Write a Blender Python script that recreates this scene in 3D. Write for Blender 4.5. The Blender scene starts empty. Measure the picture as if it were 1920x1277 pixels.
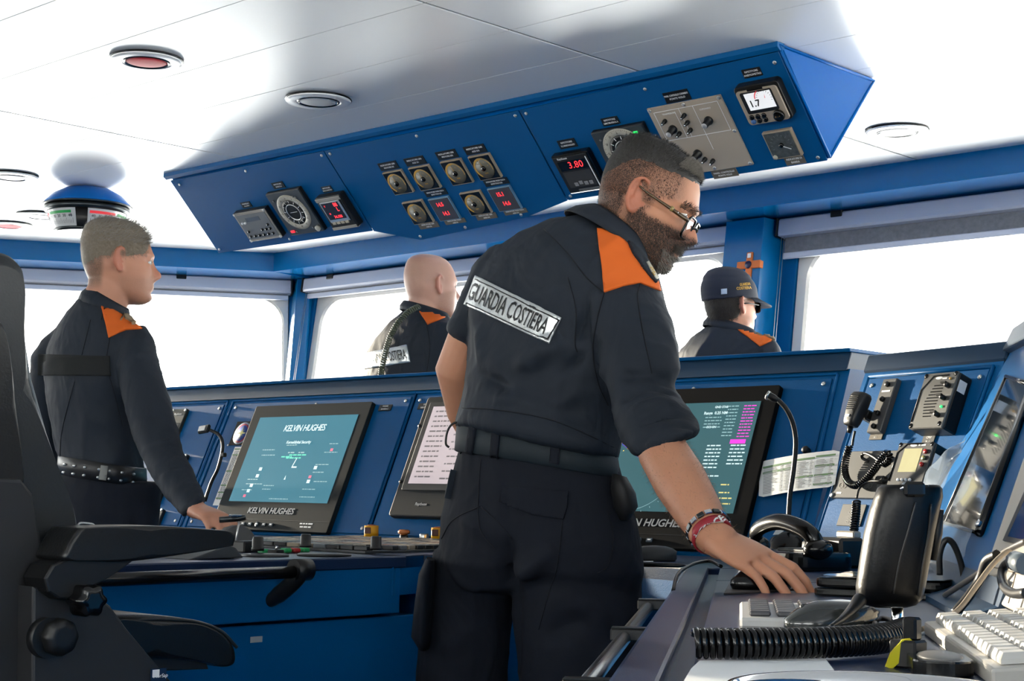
import bpy, bmesh, math, random
import numpy as np
from mathutils import Vector, Matrix, noise
from mathutils.bvhtree import BVHTree
from mathutils.geometry import delaunay_2d_cdt
random.seed(7); np.random.seed(7)
SC = bpy.context.scene
COL = SC.collection
PI = math.pi
# ------------------------------------------------------------------ camera
FPX = 2981.0
YAW, PITCH, ROLL = math.radians(43.20), math.radians(5.31), math.radians(0.765)
CY, SY = math.cos(YAW), math.sin(YAW)
FW = Vector((-SY*math.cos(PITCH), CY*math.cos(PITCH), math.sin(PITCH)))
_r0 = Vector((CY, SY, 0)); _u0 = _r0.cross(FW)
RT = _r0*math.cos(ROLL) + _u0*math.sin(ROLL)
UP = RT.cross(FW)
CAM = Vector((0, 0, 1.0))
cd = bpy.data.cameras.new('camera'); co = bpy.data.objects.new('camera', cd); COL.objects.link(co)
cd.sensor_fit = 'HORIZONTAL'; cd.sensor_width = 36; cd.lens = FPX/1920*36; cd.clip_start = 0.02
co.matrix_world = Matrix(((RT.x, UP.x, -FW.x, CAM.x), (RT.y, UP.y, -FW.y, CAM.y), (RT.z, UP.z, -FW.z, CAM.z), (0, 0, 0, 1)))
SC.camera = co
# ------------------------------------------------------------------ light and exposure
SC.view_settings.view_transform = 'Standard'; SC.view_settings.look = 'None'
SC.view_settings.exposure = 1.48; SC.view_settings.gamma = 1.0; SC.view_settings.use_curve_mapping = False
SC.cycles.use_denoising = True
SC.cycles.max_bounces = 10; SC.cycles.diffuse_bounces = 4; SC.cycles.glossy_bounces = 4
SC.cycles.transparent_max_bounces = 12; SC.cycles.sample_clamp_indirect = 8.0
w = bpy.data.worlds.new('sky'); SC.world = w; w.use_nodes = True
nt = w.node_tree; nt.nodes.clear()
SKY_STRENGTH = 4.6
_o = nt.nodes.new('ShaderNodeOutputWorld'); _b = nt.nodes.new('ShaderNodeBackground')
_tc = nt.nodes.new('ShaderNodeTexCoord'); _sx = nt.nodes.new('ShaderNodeSeparateXYZ'); _cr = nt.nodes.new('ShaderNodeValToRGB')
_cr.color_ramp.elements[0].position = 0.40; _cr.color_ramp.elements[0].color = (1.25, 1.24, 1.2, 1)     # hazy bright sea
_cr.color_ramp.elements[1].position = 0.50; _cr.color_ramp.elements[1].color = (1.0, 0.97, 0.92, 1)      # white horizon
_e = _cr.color_ramp.elements.new(0.9); _e.color = (0.78, 0.88, 1.0, 1)
_mr = nt.nodes.new('ShaderNodeMapRange'); _mr.inputs[1].default_value = -1; _mr.inputs[2].default_value = 1
nt.links.new(_tc.outputs['Generated'], _sx.inputs[0]); nt.links.new(_sx.outputs['Z'], _mr.inputs[0])
nt.links.new(_mr.outputs[0], _cr.inputs[0]); nt.links.new(_cr.outputs[0], _b.inputs[0]); nt.links.new(_b.outputs[0], _o.inputs[0])
_b.inputs[1].default_value = SKY_STRENGTH
sd = bpy.data.lights.new('sun', 'SUN'); so = bpy.data.objects.new('sun', sd); COL.objects.link(so)
sd.energy = 7.0; sd.angle = math.radians(1.2); sd.color = (1.0, 0.86, 0.68)
SUN_HEADING = 89.0      # degrees to port of the bow direction (+Y); low over the sea
SUN_ELEV = 6.5
_h = math.radians(SUN_HEADING); _el = math.radians(SUN_ELEV)
SUN_DIR = Vector((-math.sin(_h)*math.cos(_el), math.cos(_h)*math.cos(_el), math.sin(_el)))
so.rotation_euler = SUN_DIR.to_track_quat('Z', 'Y').to_euler(); so.location = SUN_DIR*12
# ------------------------------------------------------------------ pixel measurements of the photograph -> points in the room
def ray(px, py): return RT*((px-960)/FPX) - UP*((py-638.5)/FPX) + FW
def onp(px, py, p, n):
    d = ray(px, py); n = Vector(n); t = (Vector(p)-CAM).dot(n)/d.dot(n); return CAM + d*t
def onz(px, py, z): return onp(px, py, (0, 0, z), (0, 0, 1))
def V(px, py, d): return CAM + ray(px, py)*d
class Frame:
    """a plane in the room: origin O, axes u (right), v (up), n (towards the room)"""
    def __init__(s, O, u, v):
        s.O = Vector(O); s.u = Vector(u).normalized(); v = Vector(v); v = v - s.u*v.dot(s.u); s.v = v.normalized(); s.n = s.u.cross(s.v)
    def at(s, px, py, h=0.0):
        P = onp(px, py, s.O + s.n*h, s.n) - s.O; return (P.dot(s.u), P.dot(s.v))
    def quad(s, *pts, h=0.0):
        q = [s.at(x, y, h) for x, y in pts]; n = len(q)
        return sum(a for a, b in q)/n, sum(b for a, b in q)/n, (abs(q[1][0]-q[0][0])+abs(q[2][0]-q[3][0]))/2, (abs(q[0][1]-q[3][1])+abs(q[1][1]-q[2][1]))/2
    def P(s, u, v, h=0.0): return s.O + s.u*u + s.v*v + s.n*h
    def mw(s, u=0, v=0, h=0.0, rot=0.0):
        c, k = math.cos(rot), math.sin(rot); U = s.u*c + s.v*k; W = s.v*c - s.u*k; P = s.P(u, v, h)
        return Matrix(((U.x, W.x, s.n.x, P.x), (U.y, W.y, s.n.y, P.y), (U.z, W.z, s.n.z, P.z), (0, 0, 0, 1)))
# ------------------------------------------------------------------ materials
MATS = {}
KALB = .66; KEEP = {'white_lacquer', 'pale_window_frame', 'pale_blind_aluminium', 'paper', 'white_print', 'white_lettering', 'laminate', 'chrome', 'satin_metal', 'silver_reflective_tape'}
def M(name, col=(.5, .5, .5), rough=.5, metal=0.0, spec=.5, bump=None, emit=None, estr=1.0, coat=0.0, sub=0.0, trans=0.0, alpha=1.0, var=None, ior=1.45):
    """bump=(scale, strength); var=(scale, second colour, amount)"""
    if name in MATS: return MATS[name]
    if name not in KEEP:
        col = tuple(c*KALB for c in col); var = (var[0], tuple(c*KALB for c in var[1]), var[2]) if var else None
    estr *= KALB
    m = bpy.data.materials.new(name); m.use_nodes = True; t = m.node_tree; b = t.nodes['Principled BSDF']
    b.inputs['Base Color'].default_value = (*col, 1); b.inputs['Roughness'].default_value = rough; b.inputs['Metallic'].default_value = metal
    b.inputs['Specular IOR Level'].default_value = spec; b.inputs['Coat Weight'].default_value = coat; b.inputs['Coat Roughness'].default_value = .08
    b.inputs['Transmission Weight'].default_value = trans; b.inputs['Alpha'].default_value = alpha; b.inputs['IOR'].default_value = ior
    if sub: b.inputs['Subsurface Weight'].default_value = sub; b.inputs['Subsurface Radius'].default_value = (.012, .004, .002); b.inputs['Subsurface Scale'].default_value = .6
    if emit: b.inputs['Emission Color'].default_value = (*emit, 1); b.inputs['Emission Strength'].default_value = estr
    tc = None
    if bump or var: tc = t.nodes.new('ShaderNodeTexCoord')
    if bump:
        n = t.nodes.new('ShaderNodeTexNoise'); n.inputs['Scale'].default_value = bump[0]; n.inputs['Detail'].default_value = 3
        bp = t.nodes.new('ShaderNodeBump'); bp.inputs['Strength'].default_value = bump[1]; bp.inputs['Distance'].default_value = bump[2] if len(bump) > 2 else .001
        t.links.new(tc.outputs['Object'], n.inputs['Vector']); t.links.new(n.outputs['Fac'], bp.inputs['Height']); t.links.new(bp.outputs['Normal'], b.inputs['Normal'])
    if var:
        n = t.nodes.new('ShaderNodeTexNoise'); n.inputs['Scale'].default_value = var[0]; n.inputs['Detail'].default_value = 4
        mx = t.nodes.new('ShaderNodeMix'); mx.data_type = 'RGBA'; mx.inputs[6].default_value = (*col, 1); mx.inputs[7].default_value = (*var[1], 1)
        mm = t.nodes.new('ShaderNodeMath'); mm.operation = 'MULTIPLY'; mm.inputs[1].default_value = var[2]
        t.links.new(tc.outputs['Object'], n.inputs['Vector']); t.links.new(n.outputs['Fac'], mm.inputs[0]); t.links.new(mm.outputs[0], mx.inputs[0]); t.links.new(mx.outputs[2], b.inputs['Base Color'])
    MATS[name] = m; return m
def soft_folds(m, scale, dist, strength, stretch=(1, 1, .45)):
    """a second, broad bump under a cloth's weave"""
    t = m.node_tree; b = t.nodes['Principled BSDF']; old = b.inputs['Normal'].links[0].from_node; tc = t.nodes.new('ShaderNodeTexCoord'); mp = t.nodes.new('ShaderNodeMapping'); mp.inputs['Scale'].default_value = stretch; mp.inputs['Rotation'].default_value = (.5, .3, .2)
    n = t.nodes.new('ShaderNodeTexNoise'); n.inputs['Scale'].default_value = scale; n.inputs['Detail'].default_value = 2.5; n.inputs['Distortion'].default_value = 1.2; bp = t.nodes.new('ShaderNodeBump'); bp.inputs['Strength'].default_value = strength; bp.inputs['Distance'].default_value = dist
    t.links.new(tc.outputs['Object'], mp.inputs['Vector']); t.links.new(mp.outputs['Vector'], n.inputs['Vector']); t.links.new(n.outputs['Fac'], bp.inputs['Height']); t.links.new(bp.outputs['Normal'], old.inputs['Normal'])
def glass_pane(name, tint=(1, 1, 1), refl=.6, rough=.01):
    if name in MATS: return MATS[name]
    m = bpy.data.materials.new(name); m.use_nodes = True; t = m.node_tree; t.nodes.clear()
    o = t.nodes.new('ShaderNodeOutputMaterial'); mx = t.nodes.new('ShaderNodeMixShader'); a = t.nodes.new('ShaderNodeBsdfTransparent'); g = t.nodes.new('ShaderNodeBsdfGlossy')
    a.inputs[0].default_value = (*tint, 1); g.inputs['Roughness'].default_value = rough
    fr = t.nodes.new('ShaderNodeFresnel'); fr.inputs[0].default_value = 1.45; mu = t.nodes.new('ShaderNodeMath'); mu.operation = 'MULTIPLY'; mu.inputs[1].default_value = refl
    t.links.new(fr.outputs[0], mu.inputs[0]); t.links.new(mu.outputs[0], mx.inputs[0]); t.links.new(a.outputs[0], mx.inputs[1]); t.links.new(g.outputs[0], mx.inputs[2]); t.links.new(mx.outputs[0], o.inputs[0])
    MATS[name] = m; return m
BLUE = M('blue_paint', (.0005, .135, .40), .36, spec=.2, bump=(420, .22, .0012))
BLUE_P = M('blue_panel_paint', (.0004, .112, .345), .38, spec=.2, bump=(520, .30, .0012))
BLUE_SHADED = M('blue_paint_shaded', (.004, .045, .11), .42, bump=(420, .2, .001))  # same blue paint, with the coaming's shade put into its colour
BLUED = M('dark_blue_worktop', (.010, .028, .085), .30, spec=.4, bump=(700, .35, .0012))
WHITE = M('white_lacquer', (.92, .92, .91), .28, metal=.06, spec=.55, bump=(2.2, .05, .02))
PALE = M('pale_window_frame', (.66, .64, .60), .3, metal=.3)
LAV = M('pale_blind_aluminium', (.58, .60, .68), .35, metal=.2)
BLACK = M('black_plastic', (.008, .008, .0085), .42, bump=(600, .1, .0006))
BLACKG = M('glossy_black', (.004, .004, .0045), .18, spec=.45)
SOOT = M('soft_black_rubber', (.010, .010, .011), .6, bump=(500, .2, .0006))
DGREY = M('dark_grey_housing', (.045, .05, .055), .42, bump=(700, .1, .0005))
MGREY = M('grey_instrument_face', (.14, .145, .15), .45)
GREYP = M('warm_grey_plate', (.50, .46, .40), .38, metal=.2)
SILV = M('satin_metal', (.55, .55, .54), .3, metal=.9)
CHROME = M('chrome', (.8, .8, .8), .08, metal=1.0)
STEELD = M('dark_steel', (.06, .07, .075), .28, metal=.8)
WPRINT = M('white_print', (.8, .8, .8), .5, emit=(.8, .8, .8), estr=.12)
WPL = M('white_lettering', (.75, .75, .75), .5)
YEL = M('yellow_guard', (.85, .42, .01), .35)
GREENL = M('green_button', (.02, .42, .12), .3)
REDL = M('red_button', (.5, .02, .02), .3)
ORNG = M('orange_cloth', (.95, .17, .012), .75, bump=(900, .12, .0006))
CREAM = M('cream_housing', (.70, .64, .55), .45, bump=(300, .06, .0006))
PAPER = M('paper', (.80, .80, .79), .7)
RLED = M('red_digits', (.6, .01, .01), .4, emit=(1, .03, .04), estr=1.1)
# ------------------------------------------------------------------ mesh building
class MB:
    def __init__(s): s.v = []; s.f = []; s.sm = []
    def add(s, vs, fs, smooth=False):
        o = len(s.v); s.v += [tuple(p) for p in vs]; s.f += [tuple(i+o for i in f) for f in fs]; s.sm += [smooth]*len(fs); return s
    def box(s, c, d, bev=0.0, m=None):
        x, y, z = d[0]/2, d[1]/2, d[2]/2
        if bev <= 0:
            vs = [(i*x, j*y, k*z) for i in (-1, 1) for j in (-1, 1) for k in (-1, 1)]
            fs = [(0, 1, 3, 2), (4, 6, 7, 5), (0, 4, 5, 1), (2, 3, 7, 6), (0, 2, 6, 4), (1, 5, 7, 3)]
        else:
            b = min(bev, x*.98, y*.98, z*.98); vs = []; idx = {}
            for i in (-1, 1):
                for j in (-1, 1):
                    for k in (-1, 1):
                        for a, p in enumerate(((i*x, j*(y-b), k*(z-b)), (i*(x-b), j*y, k*(z-b)), (i*(x-b), j*(y-b), k*z))):
                            idx[i, j, k, a] = len(vs); vs.append(p)
            I = lambda i, j, k, a: idx[i, j, k, a]
            fs = []
            for q in (-1, 1):
                fs.append(tuple(I(q, j, k, 0) for j, k in ((-1, -1), (q, -q), (1, 1), (-q, q))))
                fs.append(tuple(I(i, q, k, 1) for i, k in ((-1, -1), (-q, q), (1, 1), (q, -q))))
                fs.append(tuple(I(i, j, q, 2) for i, j in ((-1, -1), (q, -q), (1, 1), (-q, q))))
            for i in (-1, 1):
                for j in (-1, 1):
                    fs.append((I(i, j, -1, 0), I(i, j, 1, 0), I(i, j, 1, 1), I(i, j, -1, 1)))
                for k in (-1, 1):
                    fs.append((I(i, -1, k, 0), I(i, 1, k, 0), I(i, 1, k, 2), I(i, -1, k, 2)))
            for j in (-1, 1):
                for k in (-1, 1):
                    fs.append((I(-1, j, k, 1), I(1, j, k, 1), I(1, j, k, 2), I(-1, j, k, 2)))
            for i in (-1, 1):
                for j in (-1, 1):
                    for k in (-1, 1): fs.append((I(i, j, k, 0), I(i, j, k, 1), I(i, j, k, 2)))
        vs = [Vector(p) for p in vs]
        if m is not None: vs = [m @ p for p in vs]
        vs = [(p[0]+c[0], p[1]+c[1], p[2]+c[2]) for p in vs]
        return s.add(vs, fs)
    def prism(s, poly, z0, z1, ax='z'):
        """poly of (a,b), extruded along ax from z0 to z1"""
        n = len(poly); P = {'z': lambda a, b, c: (a, b, c), 'y': lambda a, b, c: (a, c, b), 'x': lambda a, b, c: (c, a, b)}[ax]
        vs = [P(a, b, z0) for a, b in poly] + [P(a, b, z1) for a, b in poly]
        fs = [tuple(range(n))[::-1], tuple(range(n, 2*n))] + [(i, (i+1) % n, n+(i+1) % n, n+i) for i in range(n)]
        return s.add(vs, fs)
    def rings(s, R, closed=True, cap=True, smooth=True):
        """R list of rings (equal counts) of points"""
        n = len(R[0]); vs = [p for r in R for p in r]; fs = []
        for i in range(len(R)-1):
            for j in range(n if closed else n-1):
                k = (j+1) % n; fs.append((i*n+j, i*n+k, (i+1)*n+k, (i+1)*n+j))
        s.add(vs, fs, smooth)
        if cap and closed:
            o = len(s.v)-len(vs); s.f += [tuple(range(o+n-1, o-1, -1)), tuple(range(o+(len(R)-1)*n, o+len(R)*n))]; s.sm += [False, False]
        return s
    def tube(s, path, r, seg=10, cap=True, flat=1.0):
        path = [Vector(p) for p in path]; n = len(path); rr = r if hasattr(r, '__len__') else [r]*n
        t0 = (path[1]-path[0]).normalized(); a = Vector((0, 0, 1)) if abs(t0.z) < .9 else Vector((1, 0, 0)); N = (a - t0*a.dot(t0)).normalized(); R = []
        for i, p in enumerate(path):
            t = (path[min(i+1, n-1)]-path[max(i-1, 0)]).normalized()
            N = (N - t*N.dot(t)); N = N.normalized() if N.length > 1e-6 else t.orthogonal().normalized(); B = t.cross(N)
            R.append([p + (N*math.cos(q*2*PI/seg)*flat + B*math.sin(q*2*PI/seg))*rr[i] for q in range(seg)])
        return s.rings(R, cap=cap)
    def cyl(s, p0, p1, r, seg=20, r1=None):
        p0, p1 = Vector(p0), Vector(p1); t = (p1-p0).normalized(); N = t.orthogonal().normalized(); B = t.cross(N); r1 = r if r1 is None else r1
        return s.rings([[p + (N*math.cos(q*2*PI/seg)+B*math.sin(q*2*PI/seg))*k for q in range(seg)] for p, k in ((p0, r), (p1, r1))])
    def lathe(s, prof, seg=32, c=(0, 0, 0)):
        """prof [(r, z)] about local z"""
        return s.rings([[(c[0]+max(r, 1e-5)*math.cos(q*2*PI/seg), c[1]+max(r, 1e-5)*math.sin(q*2*PI/seg), c[2]+z) for q in range(seg)] for r, z in prof])
    def ell(s, c, r, seg=20, nr=12, m=None):
        R = []
        for i in range(nr+1):
            a = -PI/2 + PI*i/nr; k = max(math.cos(a), 1e-3)
            R.append([(math.cos(q*2*PI/seg)*k*r[0], math.sin(q*2*PI/seg)*k*r[1], math.sin(a)*r[2]) for q in range(seg)])
        if m is not None: R = [[m @ Vector(p) for p in r_] for r_ in R]
        return s.rings([[(p[0]+c[0], p[1]+c[1], p[2]+c[2]) for p in r_] for r_ in R])
    def build(s, name, mat, parent=None, mw=None, bevel=0.0, smooth=None):
        me = bpy.data.meshes.new(name); me.from_pydata(s.v, [], s.f); 
        sm = s.sm if smooth is None else [smooth]*len(s.f)
        me.polygons.foreach_set('use_smooth', sm); me.validate(); me.update()
        bm = bmesh.new(); bm.from_mesh(me); bmesh.ops.recalc_face_normals(bm, faces=bm.faces[:])
        if bevel: bmesh.ops.bevel(bm, geom=[e for e in bm.edges if len(e.link_faces) == 2 and e.calc_face_angle(0) > .6], offset=bevel, segments=2, affect='EDGES', profile=.6, clamp_overlap=True)
        bm.to_mesh(me); bm.free()
        if mat is not None: me.materials.append(mat)
        return link(name, me, parent, mw)
def link(name, data, parent=None, mw=None):
    o = bpy.data.objects.new(name, data); COL.objects.link(o)
    if parent is not None: o.parent = parent
    if mw is not None: o.matrix_local = mw if parent is not None else mw
    return o
def tag(o, label=None, cat=None, group=None, kind=None):
    if label: o['label'] = label
    if cat: o['category'] = cat
    if group: o['group'] = group
    if kind: o['kind'] = kind
    return o
def thing(name, label, cat, mw=None, group=None):
    o = bpy.data.objects.new(name, None); COL.objects.link(o); o.empty_display_size = .05
    if mw is not None: o.matrix_world = mw
    return tag(o, label, cat, group)
def T(x=0, y=0, z=0): return Matrix.Translation((x, y, z))
def dup(root, mw, label, children):
    r = root.copy(); COL.objects.link(r); r.matrix_world = mw; r['label'] = label
    for ch in children(root):
        c = ch.copy(); COL.objects.link(c); c.parent = r
        for g in children(ch):
            d = g.copy(); COL.objects.link(d); d.parent = c
    return r
def kids(o): return [c for c in bpy.data.objects if c.parent == o]
def txt(s, size, mat, parent, x=0, y=0, z=0, name='lettering', align='CENTER', ital=0.0, bold=0.0, rot=0.0, sx=1.0, space=1.0):
    c = bpy.data.curves.new(name, 'FONT'); c.body = s; c.size = size; c.align_x = align; c.align_y = 'CENTER'; c.extrude = .0002; c.shear = ital; c.offset = bold*size; c.space_character = space; c.resolution_u = 3
    tmp = bpy.data.objects.new('tmp', c); me = bpy.data.meshes.new_from_object(tmp); bpy.data.objects.remove(tmp); bpy.data.curves.remove(c)
    me.materials.clear(); me.materials.append(mat); o = link(name, me, parent, T(x, y, z) @ Matrix.Rotation(rot, 4, 'Z') @ Matrix.Diagonal((sx, 1, 1, 1))); return o
def rrect(w, h, r, n=5):
    P = []
    for cx, cy, a0 in ((w/2-r, h/2-r, 0), (-w/2+r, h/2-r, 90), (-w/2+r, -h/2+r, 180), (w/2-r, -h/2+r, 270)):
        for i in range(n+1):
            a = math.radians(a0 + 90*i/n); P.append((cx+r*math.cos(a), cy+r*math.sin(a)))
    return P
def smoothpath(pts, n=8):
    """Catmull-Rom through pts"""
    P = [Vector(p) for p in pts]; P = [P[0]*2-P[1]] + P + [P[-1]*2-P[-2]]; out = []
    for i in range(1, len(P)-2):
        for k in range(n):
            t = k/n; a, b, c, d = P[i-1], P[i], P[i+1], P[i+2]
            out.append(.5*((2*b) + (c-a)*t + (2*a-5*b+4*c-d)*t*t + (3*b-a-3*c+d)*t**3))
    out.append(P[-2]); return out
def coil(path, R, pitch, r, seg=5, per=10):
    """helix wound on a path, as a tube path"""
    path = [Vector(p) for p in path]; L = [0]
    for a, b in zip(path, path[1:]): L.append(L[-1]+(b-a).length)
    turns = L[-1]/pitch; n = int(turns*per); out = []; N = None; j = 0
    for i in range(n+1):
        d = L[-1]*i/n
        while j < len(L)-2 and L[j+1] < d: j += 1
        k = (d-L[j])/max(L[j+1]-L[j], 1e-9); p = path[j].lerp(path[j+1], k); t = (path[j+1]-path[j]).normalized()
        if N is None: N = t.orthogonal().normalized()
        N = (N - t*N.dot(t)).normalized(); B = t.cross(N); a = 2*PI*turns*i/n
        out.append(p + (N*math.cos(a)+B*math.sin(a))*R)
    return MB().tube(out, r, seg)
# ================================================================== the room
ZC = 2.15
def structure(name, mb, mat, parent=None, bevel=0.0, mw=None):
    o = mb.build(name, mat, parent, mw, bevel)
    if parent is None: o['kind'] = 'structure'
    return o
FLOORM = M('blue_deck_floor', (.02, .05, .12), .5, bump=(60, .1, .002))
structure('floor', MB().box((-2.9, 1.3, -.05), (12.2, 9.0, .1)), FLOORM)
# ceiling: long glossy lining panels with open joints under a dark backing
ceil = structure('ceiling', MB().box((-2.9, 1.3, ZC+.0365), (12.2, 9.0, .06)), M('ceiling_backing', (.02, .03, .05), .6))
xs = [-8.12, -6.31, -4.503, -2.695, -.887, .92, 2.73]; y0 = 1.955
first = None
for i in range(len(xs)-1):
    for k in range(-14, 12):
        ya, yb = y0+.2975*k, y0+.2975*(k+1)
        if first is None:
            first = MB().box((0, 0, .002), (xs[1]-xs[0]-.010, .2975-.0024, .004), .0006).build('ceiling_panel', WHITE, ceil)
            o = first
        else:
            o = first.copy(); COL.objects.link(o)
        o.location = ((xs[i]+xs[i+1])/2, (ya+yb)/2, ZC)
        o.scale = ((xs[i+1]-xs[i]-.010)/(xs[1]-xs[0]-.010), 1, 1)
# window walls: lean outwards at the top
SILL, HEAD = 1.12, 2.0
def wall(name, A, B, openings, lean=.15, mat=None, ztop=2.15, sill=SILL, head=HEAD):
    """A,B: inner face at the head height (x,y); openings [(s0,s1)] along it. Returns its frame (u along, v up the leaning face, n inwards)."""
    A = Vector((A[0], A[1], 0)); B = Vector((B[0], B[1], 0)); u = (B-A).normalized(); L = (B-A).length
    n_in = Vector((u.y, -u.x, 0))
    v = (Vector((0, 0, 1)) - n_in*lean).normalized()
    O = A + n_in*lean*2.057
    F = Frame(O, u, v)
    if F.n.dot(n_in) < 0: raise RuntimeError('wall orientation')
    k = v.length/v.z; mb = MB()
    def seg(s0, s1, z0, z1):
        if s1-s0 < .001: return
        mb.box(((s0+s1)/2, (z0+z1)/2*k, -.05), (s1-s0, (z1-z0)*k, .1))
    seg(0, L, 0, sill); seg(0, L, head, ztop)
    s = 0
    for a, b in sorted(openings): seg(s, a, sill, head); s = b
    seg(s, L, sill, head)
    structure(name, mb, mat or BLUE, mw=F.mw())
    F.k = k; return F
WIN = [0]
def window(F, s0, s1, sill=SILL, head=HEAD, r=.13, fw=.055):
    WIN[0] += 1; k = F.k; w_, h_ = s1-s0, (head-sill)*k; root = bpy.data.objects.new('window_%d' % WIN[0], None); COL.objects.link(root); root['kind'] = 'structure'
    root.matrix_world = F.mw((s0+s1)/2, (sill+head)/2*k, -.045)
    # frame: a rounded rectangle profile swept round the opening, filling its square corners
    def loop(w, h, r, z): return [(x, y, z) for x, y in rrect(w, h, r, 8)]
    R = [loop(w_, h_, .012, .024), loop(w_-.01, h_-.01, .03, .034), loop(w_-2*fw+.02, h_-2*fw+.02, r+.01, .034), loop(w_-2*fw, h_-2*fw, r, .024), loop(w_-2*fw, h_-2*fw, r, -.06), loop(w_, h_, .012, -.06), loop(w_, h_, .012, .024)]
    MB().rings(R, cap=False, smooth=False).build('window_frame', PALE, root)
    g = MB().prism(rrect(w_-2*fw+.004, h_-2*fw+.004, r, 6), -.05, -.044).build('pane', glass_pane('window_glass', (.97, .985, .98), .8), root)
    return root
YH = 5.235     # inner face of the front wall at the window head
# front wall runs from the port corner to starboard; u = +X
A0 = (-6.46, YH)
def X2s(x): return x + 6.46
FFr = wall('wall_front', A0, (2.5, YH), [(X2s(-6.29), X2s(-5.02)), (X2s(-4.86), X2s(-3.66)), (X2s(-3.385), X2s(-1.05)), (X2s(-.8), X2s(1.9))])
for a, b in ((-6.29, -5.02), (-4.86, -3.66), (-3.385, -1.05), (-.8, 1.9)): window(FFr, X2s(a), X2s(b))
BV = Vector((-.526, -.85, 0)).normalized(); BL = 3.5; Bend = Vector((A0[0], A0[1], 0)) + BV*BL
FB = wall('wall_bevel', (Bend.x, Bend.y), A0, [(.25, 3.46)])
window(FB, .25, 3.46, fw=.035)
FP = wall('wall_port', (Bend.x, -2.6), (Bend.x, Bend.y), [(.3, 1.6), (1.8, 3.1), (3.3, 4.6)], lean=0.0)
for a, b in ((.3, 1.6), (1.8, 3.1), (3.3, 4.6)): window(FP, a, b)
FS = wall('wall_starboard', (2.5, YH), (2.5, -2.6), [(.4, 1.9), (2.1, 3.6), (3.8, 5.3), (5.5, 7.4)], lean=0.0)
for a, b in ((.4, 1.9), (2.1, 3.6), (3.8, 5.3), (5.5, 7.4)): window(FS, a, b)
FA = wall('wall_aft', (2.5, -2.6), (Bend.x, -2.6), [(.4, 2.6), (2.9, 5.1), (6.5, 8.7)], lean=0.0, mat=WHITE, sill=1.28)  # unseen wall; high sill and few windows shaped to limit light from behind
for a, b in ((.4, 2.6), (2.9, 5.1), (6.5, 8.7)): window(FA, a, b, sill=1.28)
# deep blue trunking under the ceiling along the window walls: face and soffit
YB, ZB = 4.90, 2.057
pc = Vector((-6.235, YB, 0)); pe = pc + BV*4.0
trim = MB().prism([(YB, ZB), (YB, ZC), (YB+.5, ZC), (YB+.5, ZB+.012), (YB+.012, ZB)], pc.x, 2.49, 'x')
structure('trim_1', trim, M('trunking_blue_gloss', (.0006, .15, .43), .18, spec=.25, bump=(300, .1, .001)))
bn = Vector((BV.y, -BV.x, 0))        # outwards (to port and forward)
if bn.dot(Vector((-1, .4, 0))) < 0: bn = -bn
mbx = MB(); q = [pc, pe, pe+bn*.45, pc+bn*.45+Vector((.25, .3, 0))]
mbx.add([(p.x, p.y, z) for z in (ZB, ZC) for p in q], [(0, 1, 2, 3), (4, 5, 6, 7), (0, 1, 5, 4), (1, 2, 6, 5), (2, 3, 7, 6), (3, 0, 4, 7)])
structure('trim_2', mbx, MATS['trunking_blue_gloss'])
# pillars standing proud of the wall between the windows
def pillar(name, x0, x1, y=5.09):
    mb = MB(); L = .15
    for sx in (0,):
        lo, hi = .6, ZB
        vs = []
        for z in (lo, hi):
            d = (z-2.057)*L
            vs += [(x0, y+d, z), (x1, y+d, z), (x1, y+.17+d, z), (x0, y+.17+d, z)]
        mb.add(vs, [(0, 1, 2, 3), (4, 5, 6, 7), (0, 1, 5, 4), (1, 2, 6, 5), (2, 3, 7, 6), (3, 0, 4, 7)])
    structure(name, mb, M('pillar_blue_gloss', (.0006, .17, .46), .22, spec=.4), bevel=.004)
pillar('trim_3', -3.63, -3.45)
pillar('trim_4', -4.99, -4.90, 5.14)
cp = MB(); pts0 = [(-6.455, 5.205), (-6.36, 5.155), (-6.305, 5.20), (-6.33, 5.26), (-6.46, 5.28)]
vs = [(x-(z-2.05)*.06, y+(z-2.05)*.12, z) for z in (.6, ZB) for x, y in pts0]; n = len(pts0)
cp.add(vs, [tuple(range(n)), tuple(range(n, 2*n))] + [(i, (i+1) % n, n+(i+1) % n, n+i) for i in range(n)])
structure('trim_5', cp, MATS['pillar_blue_gloss'], bevel=.004)
# ------------------------------------------------------------------ roller blinds
FABRIC = M('grey_blind_mesh', (.16, .17, .19), .6, var=(60, (.4, .4, .42), .8))
def blind(F, s0, s1, label, drop=.075, off=.02):
    k = F.k; zt = 2.045; L = s1-s0; t = thing('roller_blind', label, 'blind', F.mw((s0+s1)/2, zt*k, off), 'roller blinds over the windows')
    MB().box((0, -.034, .03), (L, .066, .06), .006).box((0, -.066, .03), (L, .006, .05), .002).build('cassette', LAV, t)
    for sx in (-1, 1): MB().box((sx*(L/2+.004), -.036, .03), (.008, .074, .068), .002).build('end_cap', BLACK, t)
    n = max(2, int(L/.8))
    for i in range(n): MB().box((-L/2 + L*(i+.32)/n, -.009, .040), (.05, .026, .05), .003).build('bracket', BLACK, t)
    MB().box((0, -.068-drop/2, .022), (L-.03, drop, .0015)).build('fabric', FABRIC, t)
    MB().box((0, -.068-drop, .022), (L-.02, .024, .014), .003).build('bottom_bar', LAV, t)
    ch = MB()
    for dx in (-.006, .006): ch.tube([(-L/2+.012+dx, -.07, .035), (-L/2+.012+dx, -.84, .035)], .0016, 5)
    ch.build('bead_chain', SILV, t)
blind(FFr, X2s(-3.43), X2s(-.98), 'long roller blind over the right-hand window with its grey mesh showing')
blind(FFr, X2s(-4.88), X2s(-3.645), 'rolled-up blind between the bearded man and the cap wearer', .02)
blind(FFr, X2s(-6.31), X2s(-5.00), 'rolled-up blind above the bald man', .02)
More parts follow.
